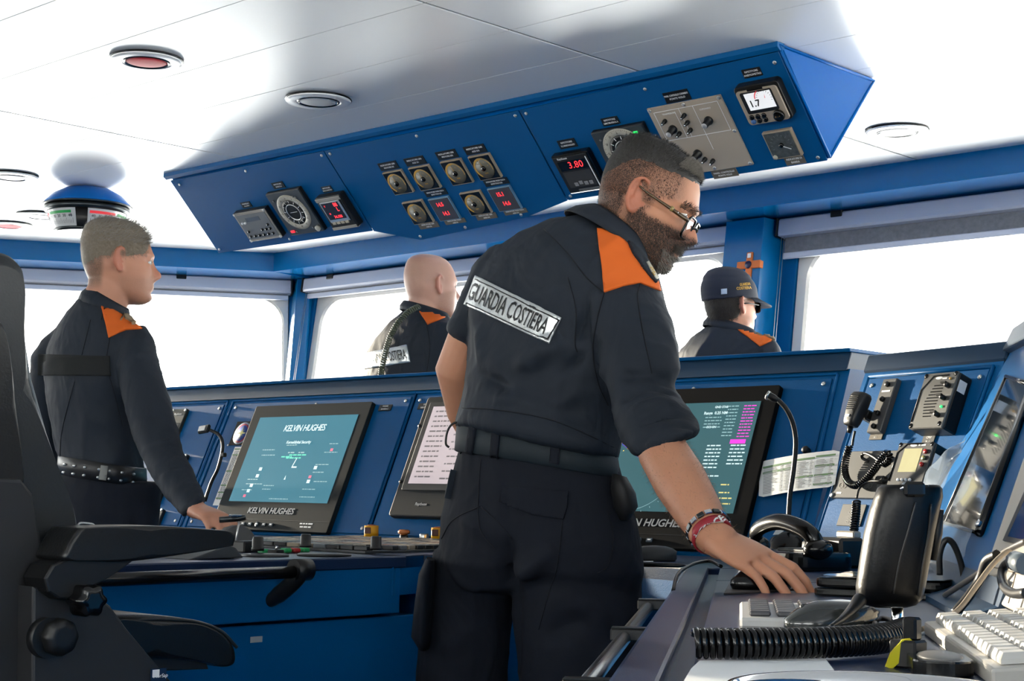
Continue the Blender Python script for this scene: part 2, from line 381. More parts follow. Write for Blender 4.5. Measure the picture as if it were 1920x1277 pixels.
blind(FB, .18, 3.46, 'rolled-up blind over the corner window behind the grey-haired man', .02)
# ------------------------------------------------------------------ recessed downlights
def downlight(px, py, label, red=False):
    P = onz(px, py, ZC); t = thing('recessed_downlight', label, 'ceiling light', T(P.x, P.y, ZC), None)
    MB().lathe([(.064, .001), (.092, -.002), (.098, -.006), (.096, -.010), (.082, -.009), (.070, -.012), (.064, -.010), (.064, .001)], 48).build('trim_ring', WHITE, t)
    MB().lathe([(.098, -.0005), (.1005, -.004), (.0985, -.0065)], 48).build('dark_rim', BLACKG, t)
    MB().lathe([(.066, -.004), (.066, -.009), (.060, -.013), (.056, -.009)], 48).build('inner_ring', BLACKG, t)
    MB().lathe([(.0, -.0135), (.03, -.013), (.05, -.0115), (.058, -.009), (.058, .0), (0, .0)], 40).build('lens', M('red_lens', (1.2, .02, .05), .45, spec=.05) if red else M('frosted_lens', (1.1, 1.1, 1.08), .4, spec=.2), t)
downlight(275, 110, 'red-lensed downlight nearest the viewer', True)
downlight(597, 185, 'clear downlight just above the middle of the overhead panel')
downlight(1682, 243, 'clear downlight right of the overhead panel')
downlight(22, 328, 'clear downlight cut by the left edge, above the red one')
downlight(18, 420, 'red-lensed downlight cut by the left edge beside the dome', True)
downlight(75, 402, 'small far downlight half behind the ceiling dome')
# ================================================================== overhead instrument console
OV = Frame((0, 3.37, 2.15), (1, 0, 0), (0, -.25, .265))
SCREWM = SILV
oc = thing('overhead_console', 'long blue slanted instrument box hanging under the ceiling above the bearded man', 'console', T(-3.59, 3.6, 2.15))
XL, XR = -4.945, -2.243
def ocl(mb, name, mat, **k): return mb.build(name, mat, oc, T(3.59, -3.6, -2.15), **k)
Yf = lambda v: OV.P(0, v).y
Zf = lambda v: OV.P(0, v).z
v1 = -.358; ins = .006
sec = [(3.385, 2.149), (3.845, 2.149), (Yf(v1)+.006, Zf(v1)-.002), (Yf(v1), Zf(v1)+.003)]
mb = MB().prism(sec, XL, XR, 'x')
ocl(mb, 'housing', M('overhead_housing_paint', (.0004, .17, .62), .3, spec=.15, bump=(400, .15, .001)), bevel=.002)
ocl(MB().prism([(3.362, 2.1495), (3.362, 2.136), (3.375, 2.128), (3.395, 2.134), (3.395, 2.1495)], XL-.004, XR+.004, 'x'), 'top_flange', BLUE)
# slim raised rim round the starboard end plate
e = MB()
for a, b in (((3.372, 2.143), (3.845, 2.143)), ((3.845, 2.143), (Yf(v1), Zf(v1))), ((3.372, 2.143), (Yf(v1), Zf(v1)))):
    e.tube([(XR+.001, a[0], a[1]), (XR+.001, b[0], b[1])], .004, 6)
ocl(e, 'end_rim', MATS['overhead_housing_paint'])
# three face plates; the middle one hangs lower
def plate(poly, name='face_plate', th=.005):
    o = MB().prism(poly, .001, .001+th).build(name, BLUE_P, oc, oc.matrix_world.inverted() @ OV.mw(), bevel=.0012); return o
u1, u2 = -4.063, -3.170
pl = [plate([(XL+.006, -.030), (u1-.003, -.038), (u1-.003, -.370), (XL+.006, -.366)]),
      plate([(u1+.003, -.038), (u2-.003, -.038), (u2-.003, -.367), (-3.372, -.405), (-3.868, -.433), (u1+.003, -.372)]),
      plate([(u2+.003, -.038), (XR-.008, -.024), (XR-.008, -.364), (u2+.003, -.366)])]
ocl(MB().add([(-4.05, Yf(-.375)+.004, Zf(-.375)), (-3.868, Yf(-.431)+.004, Zf(-.431)), (-3.372, Yf(-.403)+.004, Zf(-.403)), (-3.18, Yf(-.368)+.004, Zf(-.368)),
              (-4.05, 3.70, 1.97), (-3.868, 3.70, 1.93), (-3.372, 3.70, 1.94), (-3.18, 3.70, 1.97)], [(0, 1, 2, 3), (4, 5, 6, 7), (0, 1, 5, 4), (1, 2, 6, 5), (2, 3, 7, 6), (3, 0, 4, 7)]), 'lower_housing', BLUE)
screw_me = MB().lathe([(0, .0), (.0055, .0), (.0055, .002), (.004, .0032), (.0012, .0032), (0, .0022)], 12).build('screw', SCREWM, None)
_first_screw = [screw_me]
def screw(parent, mw):
    if _first_screw: o = _first_screw.pop()
    else: o = screw_me.copy(); COL.objects.link(o)
    o.parent = parent; o.matrix_local = mw
    return o
for k, us in enumerate([(-4.5, u1-.022, -4.90), (u1+.022, -3.62, u2-.022), (u2+.022, -2.70, XR-.03)]):
    for u in us:
        screw(pl[k], T(u, -.052, .006))
for k, u, v in ((0, -4.5, -.352), (0, -4.92, -.35), (1, -3.86, -.418), (1, -3.38, -.392), (1, -3.64, -.408), (2, u2+.02, -.352), (2, XR-.03, -.35)): screw(pl[k], T(u, v, .006))
PLATE = M('engraved_black_plate', (.010, .010, .011), .28, coat=.2)
def nameplate(parent, w_, h_, x, y, lines, z=0, size=.0085, mat=None):
    o = MB().box((0, 0, .0012), (w_, h_, .0024), .0006).build('name_plate', mat or PLATE, parent, T(x, y, z))
    n = len(lines)
    for i, s in enumerate(lines):
        txt(s, size, WPL, o, 0, ((n-1)/2-i)*size*1.25, .0026, sx=min(1, w_*.9/(len(s)*size*.62)))
    # thin bright bevelled edge
    return o
def ivu(px): return None
ZP = .006   # face plates stand this far off the frame plane
def inst(name, label, quad, frame=OV, h=ZP, lift=.0):
    u, v, w_, h_ = frame.quad(*quad, h=h+lift)
    return thing(name, label, 'instrument', frame.mw(u, v, h)), w_, h_
def ticks(mb, r0, r1, n, a0, a1, wd, z, major=0, cx=0, cy=0):
    for i in range(n):
        a = a0+(a1-a0)*i/max(1, n-1); k = r1 if not major or i % major else r1*1.0; ri = r0 if not major or i % major == 0 else (r0+r1)/2
        c, s = math.cos(a), math.sin(a)
        mb.add([(cx+c*ri-s*wd, cy+s*ri+c*wd, z), (cx+c*ri+s*wd, cy+s*ri-c*wd, z), (cx+c*k+s*wd, cy+s*k-c*wd, z), (cx+c*k-s*wd, cy+s*k+c*wd, z)], [(0, 1, 2, 3)])
    return mb
# --- left plate: keypad unit
t, w_, h_ = inst('alarm_keypad', 'grey keypad panel with rows of small buttons, first instrument of the overhead console', [(436.8, 400.4), (497.7, 389.6), (530.9, 443.7), (472, 451.9)], lift=.02)
MB().box((0, 0, .011), (w_, h_, .022), .002).build('housing', BLACK, t)
fp = MB().box((0, 0, .024), (w_*.99, h_*.99, .003), .001).build('face_plate', GREYP, t)
MB().box((0, 0, .0262), (w_*.90, h_*.84, .0014), .0005).build('membrane', M('grey_membrane', (.22, .23, .24), .4), fp)
MB().box((.0, h_*.24, .0272), (w_*.42, h_*.13, .001)).build('display', M('dull_display', (.16, .17, .18), .2, coat=.5), fp)
pos = [(-.36, .16), (-.27, .16), (.34, .0), (-.33, -.14), (.1, -.14), (.22, -.14), (.34, -.14)] + [(-.36+.14*i, -.31) for i in range(6)]
for x, y in pos: MB().lathe([(.0052, .0268), (.0052, .031), (.004, .0325), (0, .0325)], 10, (x*w_, y*h_, 0)).build('button', BLACKG if y < .1 else WPL, fp)
for sx in (-1, 1):
    for sy in (-1, 1): screw(t, T(sx*w_*.46, sy*h_*.46, .0255))
nameplate(t, .055, .024, -.02, h_/2+.016, ['PANNELLO', 'ALLARMI'], size=.0075)
# --- gyro repeaters
def gyro(label, quad, green, redlamp, plates):
    t, w_, h_ = inst('compass_repeater', label, quad, lift=.016)
    bodym = M('repeater_grey', (.055, .065, .07), .35, coat=.15)
    MB().box((0, 0, .008), (w_, h_, .016), .002).build('housing', BLACK, t)
    f = MB().box((0, 0, .018), (w_*.985, h_*.985, .004), .0015).build('face_plate', bodym, t)
    R = w_*.40
    d = MB().lathe([(R*.70, .0205), (R*.72, .0225), (R*.97, .0225), (R, .0205)], 56, (0, h_*.02, 0)).build('dial_ring', M('cream_dial', (.62, .58, .48), .4), t)
    tk = ticks(MB(), R*.86, R*.96, 72, 0, 2*PI*71/72, .0005, .0229, 3, 0, h_*.02); tk.build('scale_marks', BLACK, d)
    for i in range(12):
        a = PI/2-i*PI/6; txt(str(i*3), R*.11, BLACK, d, math.cos(a)*R*.80, h_*.02+math.sin(a)*R*.80, .0229, rot=a-PI/2)
    MB().lathe([(R*.70, .0205), (R*.70, .0218), (R*.46, .0218), (R*.46, .0205)], 48, (0, h_*.02, 0)).build('inner_ring', BLACK, t)
    MB().lathe([(R*.47, .021), (R*.45, .0235), (R*.43, .0235), (R*.42, .021)], 48, (0, h_*.02, 0)).build('bright_rim', SILV, t)
    cdisc = MB().lathe([(R*.42, .0212), (0, .0212)], 40, (0, h_*.02, 0)).build('centre_disc', M('centre_disc_grey', (.03, .034, .036), .35), t)
    MB().box((0, h_*.02, .0216), (R*.5, .0016, .0006)).build('heading_line', WPL, cdisc)
    tk = ticks(MB(), R*.52, R*.66, 12, .4, 2*PI+.4-PI/6, .0012, .0222, 0, 0, h_*.02); tk.build('white_marks', WPL, t)
    MB().lathe([(.011, .0205), (.011, .028), (.008, .030), (0, .030)], 20, (w_*.40, -h_*.40, 0)).build('knob', M('pale_knob', (.6, .58, .5), .35), t)
    if redlamp: MB().box((-w_*.36, -h_*.40, .022), (w_*.12, h_*.06, .004), .002).build('red_lamp', M('red_lamp', (.8, .02, .03), .3, emit=(1, .03, .05), estr=.5), t)
    if green: MB().box((w_*.33, h_*.36, .0215), (w_*.085, h_*.045, .003), .0012).build('green_lamp', M('green_lamp', (.02, .8, .1), .3, emit=(.02, 1, .15), estr=1.2), t)
    for x, y in ((-.36, .33), (.24, .36), (.30, .33), (-.25, -.42), (.26, -.38)): MB().lathe([(.004, .020), (.004, .0225), (0, .0225)], 10, (x*w_, y*h_, 0)).build('small_button', MGREY, t)
    nameplate(t, .062, .026, -w_*.10, h_/2+.018, plates, size=.008); return t
gyro('compass repeater with a pale round dial and red lamp on the left overhead plate', [(496.4, 363.9), (558.6, 353.7), (612, 432.2), (547.8, 441)], False, True, ['RIPETITORE', 'BUSSOLA'])
g2u, g2v = OV.at(1107.2, 249.3, .022); g2u2, _ = OV.at(1203.7, 231.7, .022); gw = g2u2-g2u; gh = .155
_q = [OV.P(g2u, g2v, .022), OV.P(g2u2, g2v, .022), OV.P(g2u2, g2v-gh, .022), OV.P(g2u, g2v-gh, .022)]
def pix(P): d = P-CAM; z = d.dot(FW); return (960+FPX*d.dot(RT)/z, 638.5-FPX*d.dot(UP)/z)
gyro('compass repeater with a green lamp, half behind the bearded man\'s head', [pix(p) for p in _q], True, False, ['RIPETITORE', 'GIROBUSSOLA'])
# --- echo / log display with red characters
t, w_, h_ = inst('log_display', 'deep black instrument with a red-lit screen beside the pale compass repeater', [(588.4, 372), (637, 366), (673.7, 426), (626.3, 432)], lift=.03)
MB().box((0, 0, .016), (w_, h_, .032), .004).build('housing', BLACK, t)
MB().box((0, h_*.43, .033), (w_*.96, h_*.10, .003), .001).build('top_strip', GREYP, t)
MB().box((0, -h_*.44, .033), (w_*.96, h_*.08, .003), .001).build('lower_strip', GREYP, t)
MB().box((0, h_*.06, .0335), (w_*.78, h_*.62, .003), .001).build('screen_frame', SILV, t)
scr = MB().box((-.002, h_*.09, .0352), (w_*.66, h_*.50, .001)).build('screen', M('dark_red_screen', (.02, .006, .006), .2, coat=.4), t)
for s, x, y, sz in (('88', .18, .26, .021), ('L', .18, .12, .022), ('34.158', .04, -.09, .015), ('T', -.24, .25, .009), ('H', -.2, .02, .009)): txt(s, sz, RLED, scr, x*w_, y*h_, .0359, bold=.02)
for i in range(4): MB().box((-w_*.26+i*w_*.17, -h_*.27, .036), (w_*.13, h_*.07, .004), .001).build('button', M('cream_key', (.62, .55, .42), .4), t)
nameplate(t, .05, .024, -.012, h_/2+.014, ['RIPETITORE', 'SOLCOMETRO'], size=.0075)
# --- small round gauges
def gauge(label, quad, top=None, low=None, needle=.12):
    t, w_, h_ = inst('shaft_gauge', label, quad, lift=.012)
    fr = M('tan_frame', (.60, .47, .33), .35, metal=.2)
    MB().box((0, 0, .005), (w_, h_, .010), .001).build('housing', fr, t)
    MB().box((0, 0, .0105), (w_*.93, h_*.93, .003), .001).build('face_plate', BLACKG, t)
    R = min(w_, h_)*.42
    MB().lathe([(R, .012), (R, .0145), (0, .0145)], 36).build('dial', M('olive_dial', (.19, .18, .14), .45), t)
    a0, a1 = math.radians(235), math.radians(-15)
    arc = MB(); P = []
    for i in range(28):
        a = a0+(a1-a0)*i/27; k = R*(.82 if i < 17 else .92); P.append(((math.cos(a)*k, math.sin(a)*k, .0149), (math.cos(a)*R*.99, math.sin(a)*R*.99, .0149)))
    arc.add([p for q in P for p in q], [(2*i, 2*i+1, 2*i+3, 2*i+2) for i in range(27)]); arc.build('yellow_arc', M('ochre_scale', (.75, .42, .08), .5), t)
    MB().add([(-.0012, 0, .0156), (.0012, 0, .0156), (.0008, R*.78, .0156), (-.0008, R*.78, .0156)], [(0, 1, 2, 3)]).build('needle', M('ochre_scale'), t).rotation_euler = (0, 0, needle)
    MB().lathe([(R*.24, .0145), (R*.22, .020), (0, .0205)], 20).build('hub', BLACKG, t)
    txt('RPM' , R*.2, M('ochre_scale'), t, R*.05, -R*.5, .0149)
    for s, a in (('0', 130), ('1', 60), ('2', 20)): txt(s, R*.17, M('ochre_scale'), t, math.cos(math.radians(a))*R*.62, math.sin(math.radians(a))*R*.62, .0149)
    if top: nameplate(t, w_*.98, h_*.34, -.006, h_/2+h_*.20, top, size=.0085)
    if low: nameplate(t, w_*.98, h_*.26, .006, -h_/2-h_*.15, low, size=.0075, mat=M('grey_engraved_plate', (.16, .14, .11), .4))
    return t
gauge('round dial gauge, first of the upper four on the middle overhead plate', [(714, 325.6), (749.2, 319.9), (776, 361.5), (740.8, 367)], ['INDICATORE GIRI', 'MOTORE SX'])
gauge('round dial gauge, second of the upper four on the middle overhead plate', [(762.6, 317), (800, 310.8), (827.4, 353), (789.4, 359.4)], ['INDICATORE GIRI', 'ASSE SX'])
gauge('round dial gauge, third of the upper four on the middle overhead plate', [(822.7, 305.2), (861.3, 299.2), (887.2, 343.2), (848.6, 349.8)], ['INDICATORE GIRI', 'MOTORE DX'])
gauge('round dial gauge, last of the upper four on the middle overhead plate', [(874.6, 295.9), (914.5, 289.3), (941, 333.9), (901.2, 339.8)], ['INDICATORE GIRI', 'ASSE DX'])
gauge('lower round dial gauge left of the first red digital indicator', [(750.6, 382), (787.3, 376.3), (814, 417.2), (777.4, 422.9)], None, ['INDICATORE GIRI', 'ASSE SX'])
gauge('lower round dial gauge between the two red digital indicators', [(858.6, 365.1), (896.5, 357.8), (922.5, 400.4), (884.6, 405.7)], None, ['INDICATORE GIRI', 'ASSE DX'])
def digital(label, quad, a, b, low, top):
    t, w_, h_ = inst('pitch_indicator', label, quad, lift=.008)
    MB().box((0, 0, .004), (w_, h_, .008), .001).build('housing', M('pale_blue_rim', (.25, .45, .62), .35, metal=.3), t)
    s = MB().box((0, 0, .0085), (w_*.92, h_*.93, .002), .0005).build('screen', M('smoked_screen', (.09, .075, .075), .15, coat=.6), t)
    txt(a, .021, RLED, s, -.004, h_*.22, .0098, bold=.02, sx=.9); txt(b, .021, RLED, s, .002, -h_*.18, .0098, bold=.02, sx=.9)
    nameplate(t, w_*1.05, h_*.27, 0, h_/2+h_*.19, top, size=.0075); nameplate(t, w_*1.0, h_*.2, .01, -h_/2-h_*.12, low, size=.007, mat=M('grey_engraved_plate'))
digital('red digital indicator reading 14.5 and 14.1, left of the pair', [(800, 373.5), (839.4, 370), (864, 409.4), (826, 416.5)], '14.5', '14.1', ['INDICATORE PASSO', 'ASSE SX'], ['INDICATORE PASSO ELICA', 'EFFETTIVO SX'])
digital('red digital indicator reading 15.1 and 14.6, right of the pair', [(911.8, 355.2), (954.4, 348.5), (978.4, 391), (937, 398.4)], '15.1', '14.6', ['INDICATORE PASSO ELICA', 'ASSE DX'], ['INDICATORE PASSO ELICA', 'EFFETTIVO DX'])
# --- depth display 3.80
u0, v0 = OV.at(1031.8, 294.4, .03); u1_, _ = OV.at(1098.8, 281, .03); _, v2 = OV.at(1071.3, 364.2, .03); w_, h_ = u1_-u0, v0-v2
t = thing('depth_display', 'black depth display showing 3.80 in red digits', 'instrument', OV.mw(u0+w_/2, v0-h_/2, ZP))
MB().box((0, 0, .013), (w_, h_, .026), .004).build('housing', BLACKG, t)
MB().box((0, 0, .027), (w_*.93, h_*.93, .003), .0015).build('bezel', BLACK, t)
s = MB().box((0, h_*.23, .0288), (w_*.74, h_*.24, .001)).build('screen', BLACKG, t); txt('3.80', h_*.235, RLED, s, .01, h_*.23, .0296, ital=.1, space=1.05)
MB().box((w_*.42, .0, .0295), (.003, h_*.8, .003), .001).build('bright_edge', WPL, t)
kp = MB().box((0, -h_*.13, .0287), (w_*.74, h_*.40, .001)).build('key_panel', M('grey_key_panel', (.055, .052, .05), .35), t)
for i in range(4): MB().box((-w_*.16+i*w_*.135, -h_*.25+(.004 if i == 1 else 0), .030), (w_*.10, h_*.09, .002), .001).build('key', M('grey_key', (.33, .33, .33), .4), kp)
MB().box((w_*.12, -h_*.41, .029), (w_*.6, h_*.06, .001)).build('lower_strip', MGREY, t)
txt('Raytheon', .010, WPL, t, -w_*.2, h_*.42, .0288)
nameplate(t, .068, .030, -.005, h_/2+.022, ['RIPETITORE', 'SCANDAGLIO'], size=.0085)
# --- knob panel
t, w_, h_ = inst('switchboard', 'large beige metal panel with black knobs and switches above the bearded man\'s forehead', [(1213.3, 205.7), (1347.3, 177.7), (1413.1, 305.2), (1276, 334)], lift=.006)
MB().box((0, 0, .003), (w_, h_, .006), .001).build('face_plate', M('beige_metal_plate', (.66, .55, .43), .35, metal=.2, bump=(300, .05, .0004)), t)
ln = MB(); z = .0063
def hline(x0, x1, y): ln.box(((x0+x1)/2*w_, y*h_, z), (abs(x1-x0)*w_, .0014, .0004))
def vline(x, ya, yb): ln.box((x*w_, (ya+yb)/2*h_, z), (.0014, abs(yb-ya)*h_, .0004))
hline(-.43, .43, .43); hline(-.43, .43, .02); vline(-.43, .02, .43); vline(.43, .02, .43); vline(.10, .43, -.2); vline(-.09, .43, .02); vline(-.155, .38, .02)
ln.build('engraved_frame', WPL, t)
def knob(x, y, big, mat=None, nm='knob'):
    if big:
        k = MB().lathe([(.013, .006), (.013, .012), (.010, .014), (.0095, .034), (.0085, .036), (0, .036)], 20, (x*w_, y*h_, 0)).build(nm, BLACK, t)
        MB().lathe([(.0085, .0362), (.008, .0372), (0, .0372)], 20, (x*w_, y*h_, 0)).build('knob_cap', M('grey_cap', (.5, .5, .52), .4), k)
    else:
        k = MB().lathe([(.0065, .006), (.0065, .014), (.0045, .016), (.0045, .026), (0, .027)], 14, (x*w_, y*h_, 0)).build('toggle', BLACK, t)
        MB().lathe([(.004, .0272), (0, .0285)], 10, (x*w_, y*h_, 0)).build('toggle_tip', CHROME, k)
for x, y, b in ((-.33, .30, 0), (-.28, .17, 1), (-.22, .10, 0), (-.05, .33, 0), (-.05, .23, 0), (-.06, .12, 0), (.22, .20, 1), (-.12, -.22, 1), (-.30, -.2, 0), (-.06, -.31, 0), (.03, -.35, 0)): knob(x, y, b)
for x, y in ((-.47, .47), (0, .47), (.47, .47), (-.47, 0), (.47, -.0), (-.47, -.47), (0, -.46), (.47, -.47)): screw(t, T(x*w_, y*h_, .006))
txt('TRASMISSIONE', .007, WPL, t, -.24*w_, .385*h_, .0064); txt('COMANDO', .007, WPL, t, .24*w_, .36*h_, .0064)
nameplate(t, .085, .034, -.012, h_/2+.019, ['PANN. CONTROLLO COMANDO', 'PONTE VOLO'], size=.0085)
nameplate(t, .085, .026, .02, -h_/2-.016, ['PANN. CONTROLLO', 'PONTE VOLO'], size=.0075, mat=M('grey_engraved_plate'))
# --- wind display
t, w_, h_ = inst('wind_display', 'beige instrument with a bright white screen reading 1.7', [(1374.5, 167.8), (1455, 153), (1484.7, 222), (1404, 238.6)], lift=.03)
MB().prism(rrect(w_*1.02, h_*1.02, .012), 0, .026).build('housing', BLACK, t, bevel=.003)
beige = M('beige_bezel', (.62, .50, .38), .35, metal=.2)
MB().prism(rrect(w_*.94, h_*.90, .010), .026, .032).build('bezel', beige, t, T(0, -h_*.03, 0), bevel=.002)
MB().prism(rrect(w_*.72, h_*.56, .005), .031, .0345).build('screen_surround', BLACK, t, T(-.002, h_*.10, 0), bevel=.001)
LCD = M('white_lcd', (.8, .8, .8), .3, emit=(.92, .92, .95), estr=.34); DARKP = M('dark_print', (.01, .01, .012), .5)
s = MB().box((.002, h_*.13, .0348), (w_*.60, h_*.44, .0008)).build('screen', LCD, t)
txt('1.7', h_*.24, DARKP, s, -w_*.12, h_*.07, .0356, bold=.02)
dl = ticks(MB(), .020, .0245, 13, math.radians(200), math.radians(-20), .0006, .0355, 0, w_*.13, h_*.17); dl.build('dial_marks', DARKP, s)
ra = MB(); P = []
for i in range(8):
    a = math.radians(175-8*i); P += [(w_*.13+math.cos(a)*.026, h_*.17+math.sin(a)*.026, .0355), (w_*.13+math.cos(a)*.029, h_*.17+math.sin(a)*.029, .0355)]
ra.add(P, [(2*i, 2*i+1, 2*i+3, 2*i+2) for i in range(7)]); ra.add([(w_*.15-.001, h_*.17, .0356), (w_*.15+.001, h_*.17, .0356), (w_*.17, h_*.28, .0356)], [(0, 1, 2)]); ra.build('red_needle', M('red_print', (.8, .04, .05), .5, emit=(.8, .04, .05), estr=.3), s)
for x, y, m in ((-.34, -.27, 0), (-.20, -.27, 0), (-.06, -.27, 0), (-.34, -.38, 1), (-.20, -.38, 0), (-.06, -.38, 0)):
    MB().lathe([(.0075, .031), (.0075, .035), (.006, .037), (0, .037)], 16, (x*w_, y*h_, 0)).build('button', M('blue_key', (.08, .2, .5), .3) if m else BLACKG, t)
MB().lathe([(.017, .031), (.016, .040), (.013, .0415), (0, .0415)], 28, (w_*.27, -h_*.33, 0)).build('rotary_knob', BLACKG, t)
txt('+ - +', .008, M('ochre_scale'), t, w_*.27, -h_*.33, .0418)
MB().box((0, h_*.42, .033), (w_*.36, h_*.05, .002), .0008).build('badge', BLACKG, t)
nameplate(t, .058, .026, -.008, h_/2+.024, ['RIPETITORE', 'ANEMOMETRO'], size=.008)
# --- square rudder gauge
t, w_, h_ = inst('rudder_gauge', 'square black dial with a white pointer in the lower right corner of the overhead console', [(1426.3, 250.9), (1481.4, 241.9), (1504.4, 292), (1451.8, 300.3)], lift=.012)
MB().box((0, 0, .006), (w_, h_, .012), .0012).build('housing', M('tan_frame'), t)
MB().box((0, 0, .0125), (w_*.91, h_*.91, .002), .0006).build('face_plate', M('mottled_black_face', (.012, .013, .012), .3, var=(90, (.22, .23, .20), .8), coat=.4), t)
MB().box((.012, -.008, .0158), (.03, .0018, .001), m=Matrix.Rotation(-.5, 4, 'Z')).build('needle', WPL, t)
MB().lathe([(.007, .0135), (.006, .019), (0, .0195)], 20).build('hub', BLACKG, t)
tk = ticks(MB(), w_*.30, w_*.36, 11, math.radians(200), math.radians(-20), .0006, .0137); tk.build('scale_marks', M('dim_print', (.3, .3, .28), .5), t)
MB().lathe([(.007, .0135), (.007, .016), (0, .016)], 20, (-w_*.38, -h_*.40, 0)).build('knob', M('pale_knob'), t)
nameplate(t, .062, .026, .010, -h_/2-.016, ['INDICATORE DI', 'BARRA'], size=.0085, mat=M('grey_engraved_plate'))
# ================================================================== three-faced rudder indicator under the ceiling
P = onz(165, 352, 2.15); D = (P-CAM).dot(FW)
t = thing('ceiling_rudder_indicator', 'blue dome hanging from the ceiling with white curved scale faces, above the grey-haired man', 'indicator', T(P.x, P.y, 2.15))
sc_ = D/FPX   # metres per pixel there
R0 = 82*sc_
MB().lathe([(R0*.30, -.0), (R0*.52, -.008), (R0*.78, -.032), (R0*.95, -.062), (R0*.99, -.072)], 64).build('dome', M('overhead_housing_paint'), t)
MB().lathe([(R0*.95, -.070), (R0*1.02, -.074), (R0*1.0, -.080), (R0*.93, -.078)], 64).build('brim', STEELD, t)
MB().lathe([(R0*.90, -.079), (R0*.96, -.083), (R0*.955, -.098), (R0*.91, -.103), (R0*.88, -.100)], 64).build('dark_band', STEELD, t)
R1, R2, zt, zb = R0*.89, R0*.70, -.103, -.178
def conepatch(a0, a1, f0, f1, n=16, lift=.001):
    g = []
    for i in range(n+1):
        a = a0+(a1-a0)*i/n
        for f in (f0, f1):
            r = R1+(R2-R1)*f+lift; g.append((r*math.cos(a), r*math.sin(a), zt+(zb-zt)*f))
    m = MB(); m.add(g, [(2*i, 2*i+1, 2*i+3, 2*i+2) for i in range(n)], True); return m
MB().lathe([(R1, zt), (R2, zb), (R2*.98, zb-.001), (0, zb+.002)], 64).build('inner_body', BLACK, t)
tocam = math.atan2(-P.y, -P.x)
FACE = M('white_scale_face', (.82, .83, .82), .25, coat=.5)
for j in range(3):
    ac = tocam + math.radians(52) - j*math.radians(120)
    f = conepatch(ac-math.radians(51), ac+math.radians(51), .02, .90, 24).build('scale_face', FACE, t)
    conepatch(ac-math.radians(48), ac-math.radians(6), .14, .27, 12, .002).build('red_band', M('red_print'), f)
    conepatch(ac-math.radians(2), ac+math.radians(44), .14, .27, 12, .002).build('green_band', M('green_print', (.03, .5, .12), .5), f)
    tk = MB()
    for i in range(33):
        a = ac+math.radians(-46+92*i/32); q = conepatch(a-.004, a+.004, .60 if i % 4 else .52, .78, 1, .002); tk.add(q.v, q.f)
    tk.build('tick_marks', BLACK, f)
    for i, s in enumerate(('40', '30', '20', '10', '0', '10', '20', '30', '40')):
        a = ac+math.radians(42-84*i/8); fr = .40; r = R1+(R2-R1)*fr+.0022; zz = zt+(zb-zt)*fr
        pos = Vector((r*math.cos(a), r*math.sin(a), zz)); nn = Vector((math.cos(a), math.sin(a), -(R1-R2)/(zt-zb)*1.0)).normalized(); uu = Vector((-math.sin(a), math.cos(a), 0)); vv = nn.cross(uu)
        o = txt(s, .016, BLACK, f); o.matrix_local = Matrix(((uu.x, vv.x, nn.x, pos.x), (uu.y, vv.y, nn.y, pos.y), (uu.z, vv.z, nn.z, pos.z), (0, 0, 0, 1)))
MB().lathe([(R2*1.03, zb+.010), (R2*1.0, zb-.004), (R2*.9, zb-.004)], 64).build('lower_ring', STEELD, t)
# ================================================================== main console bank
AB = Frame((0, 3.0, .854), (1, 0, 0), (0, .397, .918))
XC = -1.925                       # where the straight bank ends and the angled radio panel begins
fc = thing('front_console', 'long blue navigation console with slanted panels below the front windows', 'console', T(-3.4, 3.2, 0))
def fcl(mb, name, mat, **k): return mb.build(name, mat, fc, T(3.4, -3.2, 0), **k)
Vtop = .468
def abP(v, h=0.0): p = AB.P(0, v, h); return (p.y, p.z)
TOPZ = AB.P(0, Vtop).z
X0 = -5.7
sec = [abP(0), abP(Vtop), (abP(Vtop)[0]+.30, TOPZ), (abP(Vtop)[0]+.30, .02), (2.95, .02), (2.95, .80)]
fcl(MB().prism(sec, X0, XC, 'x'), 'housing', BLUE)
# coaming: a dark upright band with a bright lip
cz = TOPZ
fcl(MB().prism([(abP(Vtop)[0]-.012, cz-.004), (abP(Vtop)[0]+.012, cz+.040), (abP(Vtop)[0]+.33, cz+.040), (abP(Vtop)[0]+.33, cz-.004)], X0, XC-.004, 'x'), 'coaming', BLUE_SHADED, bevel=.003)
fcl(MB().prism([(abP(Vtop)[0]+.006, cz+.040), (abP(Vtop)[0]+.003, cz+.049), (abP(Vtop)[0]+.33, cz+.049), (abP(Vtop)[0]+.33, cz+.040)], X0, XC-.004, 'x'), 'coaming_lip', BLUE, bevel=.002)
# raised border round each removable panel
def abplate(u0, u1, v0=.012, v1=.443, nm='face_plate', screws=((.02, .02),)):
    o = MB().box(((u0+u1)/2, (v0+v1)/2, .002), (u1-u0, v1-v0, .006), .0015).build(nm, BLUE_P, fc, fc.matrix_world.inverted() @ AB.mw())
    for du in (.018, (u1-u0)/2, u1-u0-.018):
        for vv in (v0+.016, v1-.014): screw(o, T(u0+du, vv, .005))
    return o
def border(u0, u1, v0=.004, v1=.455):
    m = MB(); w_ = .007
    m.box(((u0+u1)/2, v1, .002), (u1-u0, w_, .008), .002).box((u0, (v0+v1)/2, .002), (w_, v1-v0, .008), .002).box((u1, (v0+v1)/2, .002), (w_, v1-v0, .008), .002)
    m.build('panel_border', BLUE, fc, fc.matrix_world.inverted() @ AB.mw())
pA = AB.at(778, 749)[0]
segs = [(-5.68, -4.275), (-4.222, pA-.012), (pA+.012, -2.80), (-2.745, -1.965)]
for a, b in segs: abplate(a, b); border(a-.012, b+.012)
# vertical ribs between the panels
for u in (-4.258, -4.24): fcl(MB().box((u, 0, 0), (.004, .42, .006)), 'rib', BLUE).matrix_local = fc.matrix_world.inverted() @ AB.mw(0, .225, .001)
